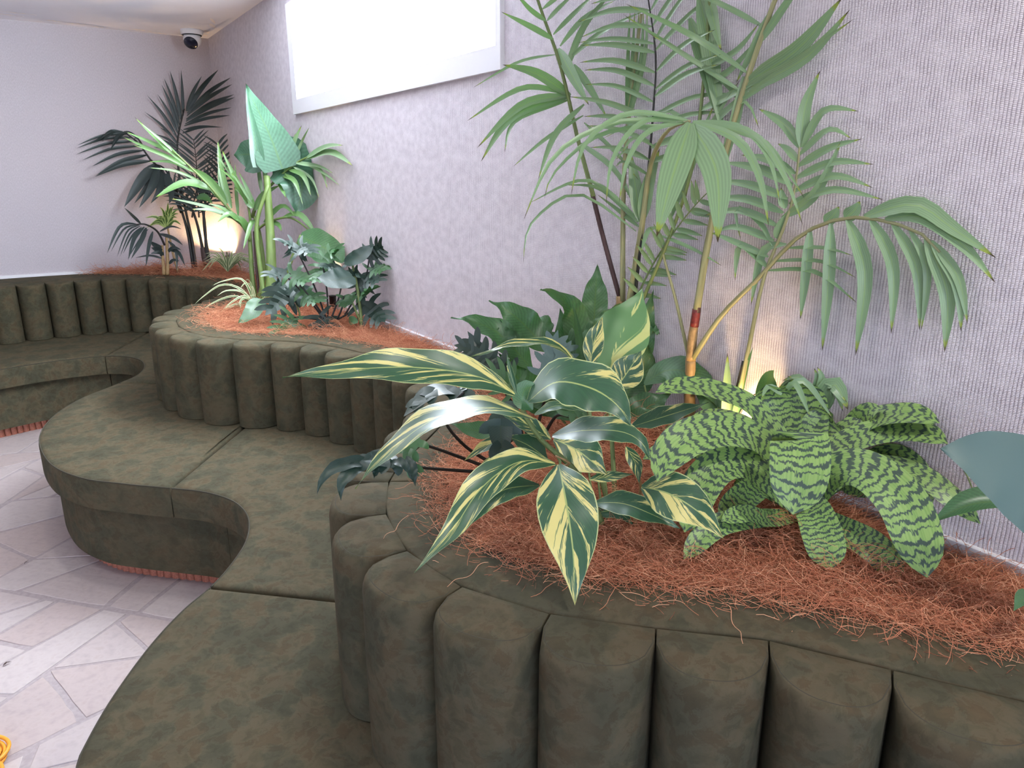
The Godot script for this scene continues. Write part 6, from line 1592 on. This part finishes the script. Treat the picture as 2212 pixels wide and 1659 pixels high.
	lf(spi, "spider", "blade", 0.016, [V(1.066, .850, -4.289), V(1.049, .986, -4.272), V(1.014, 1.007, -4.227)], V(-.157, .751, .641), 0.35, 0, 12)
	var spib := thing("spider_plant", "grassy spider plant in front of the glowing uplight in the far corner", "plant", V(1.267, .870, -5.795), "spider plants")
	lf(spib, "spider", "blade", 0.017, [V(1.269, .877, -5.797), V(1.326, 1.023, -5.831), V(1.364, 1.046, -5.837)], V(-.150, .738, .658), 0.35, 0, 8)
	lf(spib, "spider", "blade", 0.017, [V(1.269, .877, -5.797), V(1.331, .961, -5.789), V(1.364, .859, -5.737)], V(-.150, .742, .654), 0.35, 0, 8)
	lf(spib, "spider", "blade", 0.017, [V(1.269, .877, -5.797), V(1.330, .966, -5.770), V(1.371, .925, -5.713)], V(-.151, .742, .654), 0.35, 0, 8)
	lf(spib, "spider", "blade", 0.018, [V(1.269, .877, -5.797), V(1.305, .970, -5.862), V(1.326, .963, -5.904)], V(-.146, .741, .656), 0.35, 0, 8)
	lf(spib, "spider", "blade", 0.017, [V(1.269, .877, -5.797), V(1.324, .985, -5.795), V(1.362, .979, -5.767)], V(-.150, .740, .655), 0.35, 0, 8)
	lf(spib, "spider", "blade", 0.017, [V(1.269, .877, -5.797), V(1.225, .977, -5.778), V(1.164, .952, -5.728)], V(-.139, .741, .657), 0.35, 0, 8)
	lf(spib, "spider", "blade", 0.017, [V(1.269, .877, -5.797), V(1.379, .968, -5.737), V(1.445, .872, -5.581)], V(-.157, .742, .652), 0.35, 0, 8)
	lf(spib, "spider", "blade", 0.018, [V(1.269, .877, -5.797), V(1.329, .992, -5.864), V(1.370, .980, -5.901)], V(-.149, .740, .656), 0.35, 0, 8)
	lf(spib, "spider", "blade", 0.017, [V(1.269, .877, -5.797), V(1.324, .977, -5.698), V(1.358, .953, -5.572)], V(-.152, .741, .654), 0.35, 0, 8)
	lf(spib, "spider", "blade", 0.017, [V(1.269, .877, -5.797), V(1.221, .967, -5.869), V(1.155, .942, -5.915)], V(-.137, .741, .657), 0.35, 0, 8)
	lf(spib, "spider", "blade", 0.017, [V(1.269, .877, -5.797), V(1.248, 1.006, -5.792), V(1.210, 1.017, -5.760)], V(-.142, .739, .658), 0.35, 0, 8)
	lf(spib, "spider", "blade", 0.017, [V(1.269, .877, -5.797), V(1.260, 1.006, -5.726), V(1.237, 1.038, -5.632)], V(-.145, .740, .657), 0.35, 0, 8)
	lf(spib, "spider", "blade", 0.017, [V(1.269, .877, -5.797), V(1.337, .992, -5.739), V(1.382, .962, -5.647)], V(-.153, .740, .655), 0.35, 0, 8)
	lf(spib, "spider", "blade", 0.018, [V(1.269, .877, -5.797), V(1.306, .965, -5.868), V(1.328, .954, -5.915)], V(-.146, .741, .655), 0.35, 0, 8)
	lf(spib, "spider", "blade", 0.017, [V(1.269, .877, -5.797), V(1.211, 1.014, -5.826), V(1.128, .987, -5.815)], V(-.137, .739, .660), 0.35, 0, 8)
	lf(spib, "spider", "blade", 0.018, [V(1.269, .877, -5.797), V(1.264, 1.010, -5.870), V(1.243, 1.039, -5.918)], V(-.142, .739, .659), 0.35, 0, 8)
	lf(spib, "spider", "blade", 0.017, [V(1.269, .877, -5.797), V(1.336, .994, -5.685), V(1.376, .947, -5.537)], V(-.154, .740, .654), 0.35, 0, 8)
	lf(spib, "spider", "blade", 0.018, [V(1.269, .877, -5.797), V(1.267, 1.016, -5.905), V(1.247, 1.042, -5.987)], V(-.142, .738, .660), 0.35, 0, 8)
	lf(spib, "spider", "blade", 0.017, [V(1.269, .877, -5.797), V(1.274, .999, -5.726), V(1.264, 1.026, -5.632)], V(-.146, .740, .657), 0.35, 0, 8)
	lf(spib, "spider", "blade", 0.017, [V(1.269, .877, -5.797), V(1.194, 1.010, -5.776), V(1.103, 1.021, -5.725)], V(-.136, .739, .660), 0.35, 0, 8)
	lf(spib, "spider", "blade", 0.017, [V(1.269, .877, -5.797), V(1.361, .963, -5.758), V(1.433, .914, -5.688)], V(-.154, .742, .653), 0.35, 0, 8)
	lf(spib, "spider", "blade", 0.018, [V(1.269, .877, -5.797), V(1.355, .977, -5.831), V(1.426, .962, -5.838)], V(-.152, .741, .654), 0.35, 0, 8)
	lf(spib, "spider", "blade", 0.017, [V(1.269, .877, -5.797), V(1.210, .969, -5.888), V(1.131, .935, -5.950)], V(-.135, .741, .658), 0.35, 0, 8)
	lf(spib, "spider", "blade", 0.017, [V(1.269, .877, -5.797), V(1.359, .979, -5.733), V(1.430, .959, -5.642)], V(-.155, .741, .653), 0.35, 0, 8)
	lf(spib, "spider", "blade", 0.018, [V(1.269, .877, -5.797), V(1.218, .980, -5.940), V(1.143, .941, -6.050)], V(-.135, .740, .659), 0.35, 0, 8)
	lf(spib, "spider", "blade", 0.017, [V(1.269, .877, -5.797), V(1.378, .993, -5.784), V(1.445, .973, -5.655)], V(-.156, .740, .654), 0.35, 0, 8)
	lf(spib, "spider", "blade", 0.017, [V(1.269, .877, -5.797), V(1.274, .996, -5.784), V(1.264, 1.023, -5.750)], V(-.145, .740, .657), 0.35, 0, 8)
	lf(spib, "spider", "blade", 0.017, [V(1.269, .877, -5.797), V(1.377, .977, -5.702), V(1.445, .928, -5.515)], V(-.158, .741, .652), 0.35, 0, 8)
	lf(spib, "spider", "blade", 0.017, [V(1.269, .877, -5.797), V(1.214, .977, -5.814), V(1.133, .901, -5.789)], V(-.137, .741, .658), 0.35, 0, 8)
	lf(spib, "spider", "blade", 0.018, [V(1.269, .877, -5.797), V(1.360, 1.003, -5.806), V(1.429, .984, -5.780)], V(-.154, .739, .656), 0.35, 0, 8)
	lf(spib, "spider", "blade", 0.018, [V(1.269, .877, -5.797), V(1.261, .999, -5.872), V(1.235, 1.008, -5.921)], V(-.141, .739, .658), 0.35, 0, 8)
	lf(spib, "spider", "blade", 0.017, [V(1.269, .877, -5.797), V(1.319, 1.002, -5.797), V(1.350, .999, -5.767)], V(-.149, .739, .656), 0.35, 0, 8)
	lf(spib, "spider", "blade", 0.017, [V(1.269, .877, -5.797), V(1.194, .963, -5.843), V(1.094, .879, -5.848)], V(-.134, .741, .657), 0.35, 0, 8)
	lf(spib, "spider", "blade", 0.017, [V(1.269, .877, -5.797), V(1.355, .999, -5.785), V(1.420, .990, -5.742)], V(-.153, .740, .655), 0.35, 0, 8)

func plant_far_plants() -> void:
	var f: Node3D
	var far := thing("kentia_palm", "tall dark kentia palm in the far corner with feather fronds against the pale wall", "palm", V(1.152, .860, -6.250))
	stalk(far, "bark", [V(1.212, .888, -6.220), V(1.203, .949, -6.246), V(1.201, 1.019, -6.271)], 0.0295, 0.0184, "trunk")
	stalk(far, "stem_dark", [V(1.212, .931, -6.234), V(1.244, 1.214, -6.309), V(1.245, 1.498, -6.404)], 0.0129, 0.0081, "stalk")
	stalk(far, "stem_dark", [V(1.200, .931, -6.242), V(1.192, 1.214, -6.344), V(1.155, 1.427, -6.440)], 0.0129, 0.0081, "stalk")
	stalk(far, "stem_dark", [V(1.132, .853, -6.260), V(1.139, 1.073, -6.330), V(1.132, 1.321, -6.419), V(1.129, 1.498, -6.482)], 0.0129, 0.0081, "stalk")
	stalk(far, "stem_dark", [V(1.116, .867, -6.276), V(1.120, 1.143, -6.367), V(1.101, 1.356, -6.452), V(1.098, 1.498, -6.502)], 0.0129, 0.0081, "stalk")
	stalk(far, "stem_dark", [V(1.228, .913, -6.218), V(1.244, 1.250, -6.321), V(1.319, 1.498, -6.356)], 0.0129, 0.0081, "stalk")
	f = stalk(far, "stem_dark", [V(1.122, 1.356, -6.438), V(1.130, 1.639, -6.491), V(1.156, 1.849, -6.521), V(1.228, 2.075, -6.512)], 0.0110, 0.0054, "frond")
	lf(f, "kentia", "leaflet", 0.024, [V(1.220, 2.025, -6.538), V(1.235, 2.211, -6.547), V(1.244, 2.366, -6.550)], V(-.185, -.045, .982), 0.25, 0, 10, "leaflet")
	lf(f, "kentia", "leaflet", 0.029, [V(1.201, 1.983, -6.536), V(1.188, 2.185, -6.550), V(1.162, 2.354, -6.550)], V(-.178, -.041, .983), 0.25, 0, 10, "leaflet")
	lf(f, "kentia", "leaflet", 0.026, [V(1.184, 1.955, -6.538), V(1.155, 2.142, -6.550), V(1.113, 2.297, -6.550)], V(-.174, -.035, .984), 0.25, 0, 10, "leaflet")
	lf(f, "kentia", "leaflet", 0.026, [V(1.173, 1.920, -6.533), V(1.139, 2.101, -6.550), V(1.091, 2.249, -6.550)], V(-.171, -.029, .985), 0.25, 0, 10, "leaflet")
	lf(f, "kentia", "leaflet", 0.024, [V(1.156, 1.849, -6.521), V(1.078, 2.025, -6.550), V(.976, 2.166, -6.550)], V(-.162, -.017, .987), 0.25, 0, 10, "leaflet")
	lf(f, "kentia", "leaflet", 0.024, [V(1.164, 1.885, -6.527), V(1.117, 2.047, -6.550), V(1.053, 2.177, -6.550)], V(-.168, -.021, .986), 0.25, 0, 10, "leaflet")
	lf(f, "kentia", "leaflet", 0.021, [V(1.147, 1.814, -6.514), V(1.059, 1.946, -6.550), V(.945, 2.044, -6.550)], V(-.160, -.005, .987), 0.25, 0, 10, "leaflet")
	lf(f, "kentia", "leaflet", 0.029, [V(1.243, 2.060, -6.534), V(1.306, 2.204, -6.498), V(1.372, 2.318, -6.449)], V(-.197, -.044, .979), 0.25, 0, 10, "leaflet")
	lf(f, "kentia", "leaflet", 0.037, [V(1.249, 2.060, -6.530), V(1.363, 2.228, -6.468), V(1.445, 2.343, -6.207)], V(-.206, -.048, .977), 0.25, 0, 10, "leaflet")
	lf(f, "kentia", "leaflet", 0.031, [V(1.247, 2.043, -6.526), V(1.395, 2.190, -6.434), V(1.445, 2.252, -5.857)], V(-.212, -.043, .976), 0.25, 0, 10, "leaflet")
	lf(f, "kentia", "leaflet", 0.029, [V(1.244, 2.025, -6.522), V(1.394, 2.155, -6.423), V(1.445, 2.204, -5.837)], V(-.212, -.038, .977), 0.25, 0, 10, "leaflet")
	lf(f, "kentia", "leaflet", 0.031, [V(1.234, 1.997, -6.519), V(1.388, 2.102, -6.409), V(1.445, 2.133, -5.813)], V(-.212, -.030, .977), 0.25, 0, 10, "leaflet")
	lf(f, "kentia", "leaflet", 0.031, [V(1.231, 1.983, -6.516), V(1.388, 2.085, -6.404), V(1.445, 2.113, -5.794)], V(-.212, -.027, .977), 0.25, 0, 10, "leaflet")
	lf(f, "kentia", "leaflet", 0.024, [V(1.222, 1.962, -6.515), V(1.367, 2.036, -6.401), V(1.445, 2.053, -5.915)], V(-.209, -.020, .978), 0.25, 0, 10, "leaflet")
	lf(f, "kentia", "leaflet", 0.024, [V(1.214, 1.948, -6.516), V(1.353, 2.000, -6.398), V(1.445, 2.003, -5.993)], V(-.207, -.014, .978), 0.25, 0, 10, "leaflet")
	lf(f, "kentia", "leaflet", 0.021, [V(1.203, 1.920, -6.513), V(1.319, 1.940, -6.400), V(1.445, 1.931, -6.246)], V(-.202, -.005, .979), 0.25, 0, 10, "leaflet")
	lf(f, "kentia", "leaflet", 0.018, [V(1.193, 1.892, -6.511), V(1.287, 1.928, -6.417), V(1.393, 1.936, -6.306)], V(-.197, -.004, .980), 0.25, 0, 10, "leaflet")
	lf(f, "kentia", "leaflet", 0.021, [V(1.149, 1.807, -6.511), V(1.100, 1.884, -6.526), V(1.038, 1.933, -6.540)], V(-.166, .004, .986), 0.25, 0, 10, "leaflet")
	lf(f, "kentia", "leaflet", 0.021, [V(1.146, 1.786, -6.506), V(1.080, 1.848, -6.526), V(1.000, 1.881, -6.547)], V(-.163, .009, .987), 0.25, 0, 10, "leaflet")
	lf(f, "kentia", "leaflet", 0.021, [V(1.144, 1.772, -6.503), V(1.070, 1.823, -6.525), V(.979, 1.846, -6.549)], V(-.162, .013, .987), 0.25, 0, 10, "leaflet")
	lf(f, "kentia", "leaflet", 0.021, [V(1.140, 1.751, -6.498), V(1.065, 1.792, -6.518), V(.973, 1.804, -6.539)], V(-.161, .018, .987), 0.25, 0, 10, "leaflet")
	lf(f, "kentia", "leaflet", 0.021, [V(1.140, 1.730, -6.491), V(1.066, 1.771, -6.510), V(.976, 1.783, -6.530)], V(-.162, .021, .987), 0.25, 0, 10, "leaflet")
	f = stalk(far, "stem_dark", [V(1.098, 1.286, -6.405), V(1.017, 1.586, -6.461), V(.930, 1.688, -6.454), V(.865, 1.806, -6.462), V(.776, 1.887, -6.474)], 0.0110, 0.0052, "frond")
	lf(f, "kentia", "leaflet", 0.020, [V(.790, 1.885, -6.550), V(.669, 1.869, -6.550), V(.536, 1.792, -6.475)], V(-.098, .276, .956), 0.25, 0, 10, "leaflet")
	lf(f, "kentia", "leaflet", 0.020, [V(.805, 1.875, -6.550), V(.634, 1.860, -6.550), V(.458, 1.786, -6.525)], V(-.093, .277, .956), 0.25, 0, 10, "leaflet")
	lf(f, "kentia", "leaflet", 0.023, [V(.834, 1.852, -6.550), V(.645, 1.839, -6.550), V(.452, 1.766, -6.522)], V(-.094, .280, .955), 0.25, 0, 10, "leaflet")
	lf(f, "kentia", "leaflet", 0.023, [V(.863, 1.826, -6.550), V(.652, 1.802, -6.550), V(.439, 1.720, -6.515)], V(-.095, .284, .954), 0.25, 0, 10, "leaflet")
	lf(f, "kentia", "leaflet", 0.023, [V(.881, 1.792, -6.550), V(.678, 1.766, -6.528), V(.473, 1.680, -6.479)], V(-.099, .289, .952), 0.25, 0, 10, "leaflet")
	lf(f, "kentia", "leaflet", 0.028, [V(.901, 1.758, -6.534), V(.713, 1.725, -6.491), V(.523, 1.634, -6.430)], V(-.104, .294, .950), 0.25, 0, 10, "leaflet")
	lf(f, "kentia", "leaflet", 0.033, [V(.919, 1.724, -6.510), V(.730, 1.676, -6.463), V(.539, 1.571, -6.398)], V(-.107, .301, .948), 0.25, 0, 10, "leaflet")
	lf(f, "kentia", "leaflet", 0.038, [V(.933, 1.679, -6.485), V(.732, 1.649, -6.453), V(.529, 1.561, -6.402)], V(-.107, .304, .946), 0.25, 0, 10, "leaflet")
	lf(f, "kentia", "leaflet", 0.023, [V(.785, 1.891, -6.550), V(.734, 1.860, -6.523), V(.664, 1.766, -6.382)], V(-.107, .277, .955), 0.25, 0, 10, "leaflet")
	lf(f, "kentia", "leaflet", 0.023, [V(.776, 1.894, -6.550), V(.704, 1.885, -6.550), V(.614, 1.812, -6.431)], V(-.103, .274, .956), 0.25, 0, 10, "leaflet")
	lf(f, "kentia", "leaflet", 0.020, [V(.766, 1.894, -6.550), V(.697, 1.895, -6.550), V(.611, 1.832, -6.439)], V(-.102, .272, .957), 0.25, 0, 10, "leaflet")
	lf(f, "kentia", "leaflet", 0.023, [V(.796, 1.881, -6.550), V(.735, 1.847, -6.518), V(.655, 1.749, -6.382)], V(-.108, .278, .954), 0.25, 0, 10, "leaflet")
	lf(f, "kentia", "leaflet", 0.023, [V(.881, 1.843, -6.550), V(.806, 1.885, -6.484), V(.722, 1.865, -6.377)], V(-.119, .273, .955), 0.25, 0, 10, "leaflet")
	lf(f, "kentia", "leaflet", 0.020, [V(.904, 1.775, -6.538), V(.857, 1.835, -6.433), V(.803, 1.832, -6.312)], V(-.127, .280, .952), 0.25, 0, 10, "leaflet")
	f = stalk(far, "stem_dark", [V(1.101, 1.356, -6.452), V(1.035, 1.603, -6.455), V(.954, 1.654, -6.426)], 0.0092, 0.0054, "frond")
	lf(f, "kentia", "leaflet", 0.076, [V(.959, 1.655, -6.460), V(.840, 1.534, -6.405), V(.690, 1.340, -6.344)], V(-.126, .246, .961), 0.25, 0, 10, "leaflet")
	lf(f, "kentia", "leaflet", 0.061, [V(.973, 1.644, -6.448), V(.908, 1.500, -6.348), V(.782, 1.333, -6.281)], V(-.137, .251, .958), 0.25, 0, 10, "leaflet")
	lf(f, "kentia", "leaflet", 0.057, [V(1.008, 1.621, -6.479), V(.960, 1.465, -6.395), V(.876, 1.363, -6.354)], V(-.143, .256, .956), 0.25, 0, 10, "leaflet")
	lf(f, "kentia", "leaflet", 0.062, [V(1.032, 1.586, -6.451), V(1.029, 1.430, -6.338), V(.995, 1.363, -6.275)], V(-.155, .261, .953), 0.25, 0, 10, "leaflet")
	lf(f, "kentia", "leaflet", 0.046, [V(.994, 1.631, -6.491), V(.890, 1.499, -6.453), V(.772, 1.363, -6.423)], V(-.132, .251, .959), 0.25, 0, 10, "leaflet")
	frond(far, "kentia", "stem_dark", [V(1.213, 1.250, -6.342), V(1.232, 1.498, -6.388), V(1.254, 1.674, -6.421), V(1.264, 1.850, -6.475)], 18, 0.205, 0.0147, V(-.192, .035, .981), 0.05, 0.1, 0.55, 0.0073)
	frond(far, "kentia", "stem_dark", [V(1.249, 1.285, -6.330), V(1.374, 1.498, -6.319), V(1.409, 1.639, -6.282), V(1.400, 1.812, -6.284)], 15, 0.183, 0.0164, V(-.218, .098, .971), 0.1, 0.3, 0.6, 0.0073)
	frond(far, "kentia", "stem_dark", [V(1.132, 1.251, -6.371), V(1.108, 1.428, -6.409), V(1.043, 1.533, -6.451), V(.937, 1.551, -6.502)], 14, 0.145, 0.0163, V(-.155, .246, .957), 0.1, 0.5, 0.5, 0.0073)
	frond(far, "kentia", "stem_dark", [V(1.163, 1.251, -6.350), V(1.194, 1.393, -6.340), V(1.234, 1.499, -6.312), V(1.301, 1.568, -6.267)], 14, 0.145, 0.0163, V(-.186, .251, .950), 0.1, 0.5, 0.5, 0.0073)
	lf(far, "green", "lance", 0.058, [V(1.199, 1.394, -6.276), V(1.247, 1.412, -6.250), V(1.299, 1.359, -6.197)], V(-.178, .412, .894), 0.2, 0, 8)
	var farb := thing("small_kentia_palm", "small dark palm with a hooked frond left of the tall one, by the far wall", "palm", V(.877, .860, -6.017))
	stalk(farb, "stem_tan", [V(.862, .853, -6.025), V(.871, .967, -6.057), V(.881, 1.067, -6.085)], 0.0139, 0.0104, "stem")
	stalk(farb, "stem_tan", [V(.882, .853, -6.011), V(.900, .967, -6.038), V(.920, 1.134, -6.081)], 0.0139, 0.0104, "stem")
	f = stalk(farb, "stem_dark", [V(.898, 1.067, -6.073), V(.859, 1.171, -6.072), V(.785, 1.225, -6.052), V(.723, 1.227, -6.044)], 0.0087, 0.0051, "frond")
	lf(f, "kentia", "leaflet", 0.022, [V(.740, 1.224, -6.106), V(.619, 1.220, -6.061), V(.498, 1.037, -5.954)], V(-.091, .436, .895), 0.25, 0, 10, "leaflet")
	lf(f, "kentia", "leaflet", 0.014, [V(.745, 1.220, -6.102), V(.637, 1.198, -6.041), V(.521, 1.047, -5.942)], V(-.094, .439, .893), 0.25, 0, 10, "leaflet")
	lf(f, "kentia", "leaflet", 0.012, [V(.750, 1.217, -6.097), V(.654, 1.182, -6.024), V(.551, 1.009, -5.909)], V(-.097, .441, .892), 0.25, 0, 10, "leaflet")
	lf(f, "kentia", "leaflet", 0.012, [V(.755, 1.214, -6.093), V(.666, 1.165, -6.011), V(.571, 1.015, -5.898)], V(-.099, .443, .891), 0.25, 0, 10, "leaflet")
	lf(f, "kentia", "leaflet", 0.014, [V(.760, 1.207, -6.087), V(.677, 1.149, -5.998), V(.590, 1.031, -5.891)], V(-.100, .445, .890), 0.25, 0, 10, "leaflet")
	lf(f, "kentia", "leaflet", 0.029, [V(.777, 1.207, -6.076), V(.689, 1.133, -5.985), V(.617, .993, -5.860)], V(-.102, .448, .888), 0.25, 0, 10, "leaflet")
	lf(f, "kentia", "leaflet", 0.034, [V(.787, 1.201, -6.067), V(.728, 1.117, -5.953), V(.634, .999, -5.851)], V(-.108, .450, .887), 0.25, 0, 10, "leaflet")
	lf(f, "kentia", "leaflet", 0.012, [V(.797, 1.191, -6.057), V(.714, 1.117, -5.963), V(.612, .999, -5.865)], V(-.106, .450, .887), 0.25, 0, 10, "leaflet")
	lf(f, "kentia", "leaflet", 0.026, [V(.823, 1.174, -6.034), V(.770, 1.085, -5.914), V(.713, .946, -5.780)], V(-.115, .454, .884), 0.25, 0, 10, "leaflet")
	lf(f, "kentia", "leaflet", 0.024, [V(.760, 1.227, -6.094), V(.700, 1.294, -6.032), V(.648, 1.353, -5.961)], V(-.104, .427, .898), 0.25, 0, 10, "leaflet")
	lf(f, "kentia", "leaflet", 0.031, [V(.863, 1.158, -6.002), V(.926, 1.133, -5.828), V(.956, 1.094, -5.670)], V(-.140, .449, .883), 0.25, 0, 10, "leaflet")
	lf(f, "kentia", "leaflet", 0.022, [V(.866, 1.174, -6.006), V(.924, 1.214, -5.856), V(.965, 1.205, -5.702)], V(-.140, .438, .888), 0.25, 0, 10, "leaflet")
	lf(farb, "kentia", "leaflet", 0.041, [V(.881, 1.034, -6.073), V(.831, 1.071, -6.069), V(.793, 1.107, -6.056)], V(-.129, .314, .941), 0.2, 0, 8)
	lf(farb, "kentia", "leaflet", 0.048, [V(.879, 1.017, -6.069), V(.840, 1.038, -6.051), V(.797, 1.058, -6.037)], V(-.130, .319, .939), 0.2, 0, 8)
	lf(farb, "kentia", "leaflet", 0.034, [V(.873, .984, -6.061), V(.852, 1.021, -6.038), V(.787, 1.015, -6.029)], V(-.132, .321, .938), 0.2, 0, 8)
	lf(farb, "kentia", "leaflet", 0.017, [V(.879, .967, -6.051), V(.791, .998, -6.071), V(.688, .985, -6.084)], V(-.122, .324, .938), 0.2, 0, 8)
	lf(farb, "kentia", "leaflet", 0.028, [V(.910, 1.034, -6.054), V(.967, 1.021, -5.962), V(.987, .926, -5.867)], V(-.152, .322, .934), 0.2, 0, 8)
	lf(farb, "kentia", "leaflet", 0.028, [V(.907, 1.017, -6.050), V(.943, 1.054, -5.989), V(.982, 1.041, -5.909)], V(-.148, .317, .937), 0.2, 0, 8)
	lf(farb, "kentia", "leaflet", 0.024, [V(.903, .933, -6.024), V(.929, .965, -5.968), V(.959, .962, -5.898)], V(-.145, .330, .933), 0.2, 0, 8)
	lf(farb, "kentia", "leaflet", 0.024, [V(.921, 1.100, -6.069), V(.955, 1.038, -5.975), V(.931, .893, -5.893)], V(-.150, .320, .936), 0.2, 0, 8)
	var dra := thing("dracaena", "pale striped dracaena tuft standing among the dark palm stems", "plant", V(.981, .860, -6.149))
	stalk(dra, "stem_tan", [V(.980, .853, -6.148), V(.967, 1.018, -6.212), V(.964, 1.190, -6.273)], 0.0107, 0.0071, "stem")
	lf(dra, "dracaena", "blade", 0.032, [V(.963, 1.183, -6.271), V(.963, 1.285, -6.243), V(.953, 1.320, -6.199)], V(-.138, .427, .894), 0.3, 0, 7)
	lf(dra, "dracaena", "blade", 0.032, [V(.963, 1.183, -6.271), V(.894, 1.264, -6.282), V(.813, 1.261, -6.272)], V(-.127, .430, .894), 0.3, 0, 7)
	lf(dra, "dracaena", "blade", 0.032, [V(.963, 1.183, -6.271), V(.893, 1.223, -6.268), V(.813, 1.190, -6.248)], V(-.127, .434, .892), 0.3, 0, 7)
	lf(dra, "dracaena", "blade", 0.032, [V(.963, 1.183, -6.271), V(1.005, 1.234, -6.198), V(1.034, 1.210, -6.108)], V(-.144, .434, .890), 0.3, 0, 7)
	lf(dra, "dracaena", "blade", 0.032, [V(.963, 1.183, -6.271), V(.983, 1.299, -6.235), V(.991, 1.341, -6.181)], V(-.141, .426, .894), 0.3, 0, 7)
	lf(dra, "dracaena", "blade", 0.032, [V(.963, 1.183, -6.271), V(.901, 1.229, -6.265), V(.829, 1.200, -6.241)], V(-.128, .434, .892), 0.3, 0, 7)
	lf(dra, "dracaena", "blade", 0.032, [V(.963, 1.183, -6.271), V(1.004, 1.277, -6.213), V(1.032, 1.292, -6.138)], V(-.144, .428, .892), 0.3, 0, 7)
	lf(dra, "dracaena", "blade", 0.032, [V(.963, 1.183, -6.271), V(.996, 1.260, -6.213), V(1.017, 1.263, -6.137)], V(-.143, .430, .891), 0.3, 0, 7)
	lf(dra, "dracaena", "blade", 0.032, [V(.963, 1.183, -6.271), V(.931, 1.254, -6.253), V(.889, 1.250, -6.218)], V(-.133, .431, .893), 0.3, 0, 7)
	lf(dra, "dracaena", "blade", 0.032, [V(.963, 1.183, -6.271), V(.976, 1.319, -6.246), V(.978, 1.377, -6.202)], V(-.140, .423, .895), 0.3, 0, 7)
	lf(dra, "dracaena", "blade", 0.032, [V(.963, 1.183, -6.271), V(.993, 1.306, -6.230), V(1.011, 1.349, -6.171)], V(-.143, .425, .894), 0.3, 0, 7)
	lf(dra, "dracaena", "blade", 0.032, [V(.963, 1.183, -6.271), V(.947, 1.303, -6.260), V(.919, 1.341, -6.229)], V(-.135, .425, .895), 0.3, 0, 7)
	lf(dra, "dracaena", "blade", 0.032, [V(.963, 1.183, -6.271), V(.910, 1.239, -6.263), V(.847, 1.219, -6.235)], V(-.130, .433, .892), 0.3, 0, 7)
	lf(dra, "dracaena", "blade", 0.032, [V(.963, 1.183, -6.271), V(1.008, 1.295, -6.217), V(1.040, 1.324, -6.143)], V(-.145, .426, .893), 0.3, 0, 7)
	lf(dra, "dracaena", "blade", 0.032, [V(.963, 1.183, -6.271), V(.956, 1.267, -6.241), V(.940, 1.287, -6.197)], V(-.137, .429, .893), 0.3, 0, 7)
	lf(dra, "dracaena", "blade", 0.032, [V(.963, 1.183, -6.271), V(.933, 1.262, -6.255), V(.892, 1.265, -6.221)], V(-.133, .430, .893), 0.3, 0, 7)
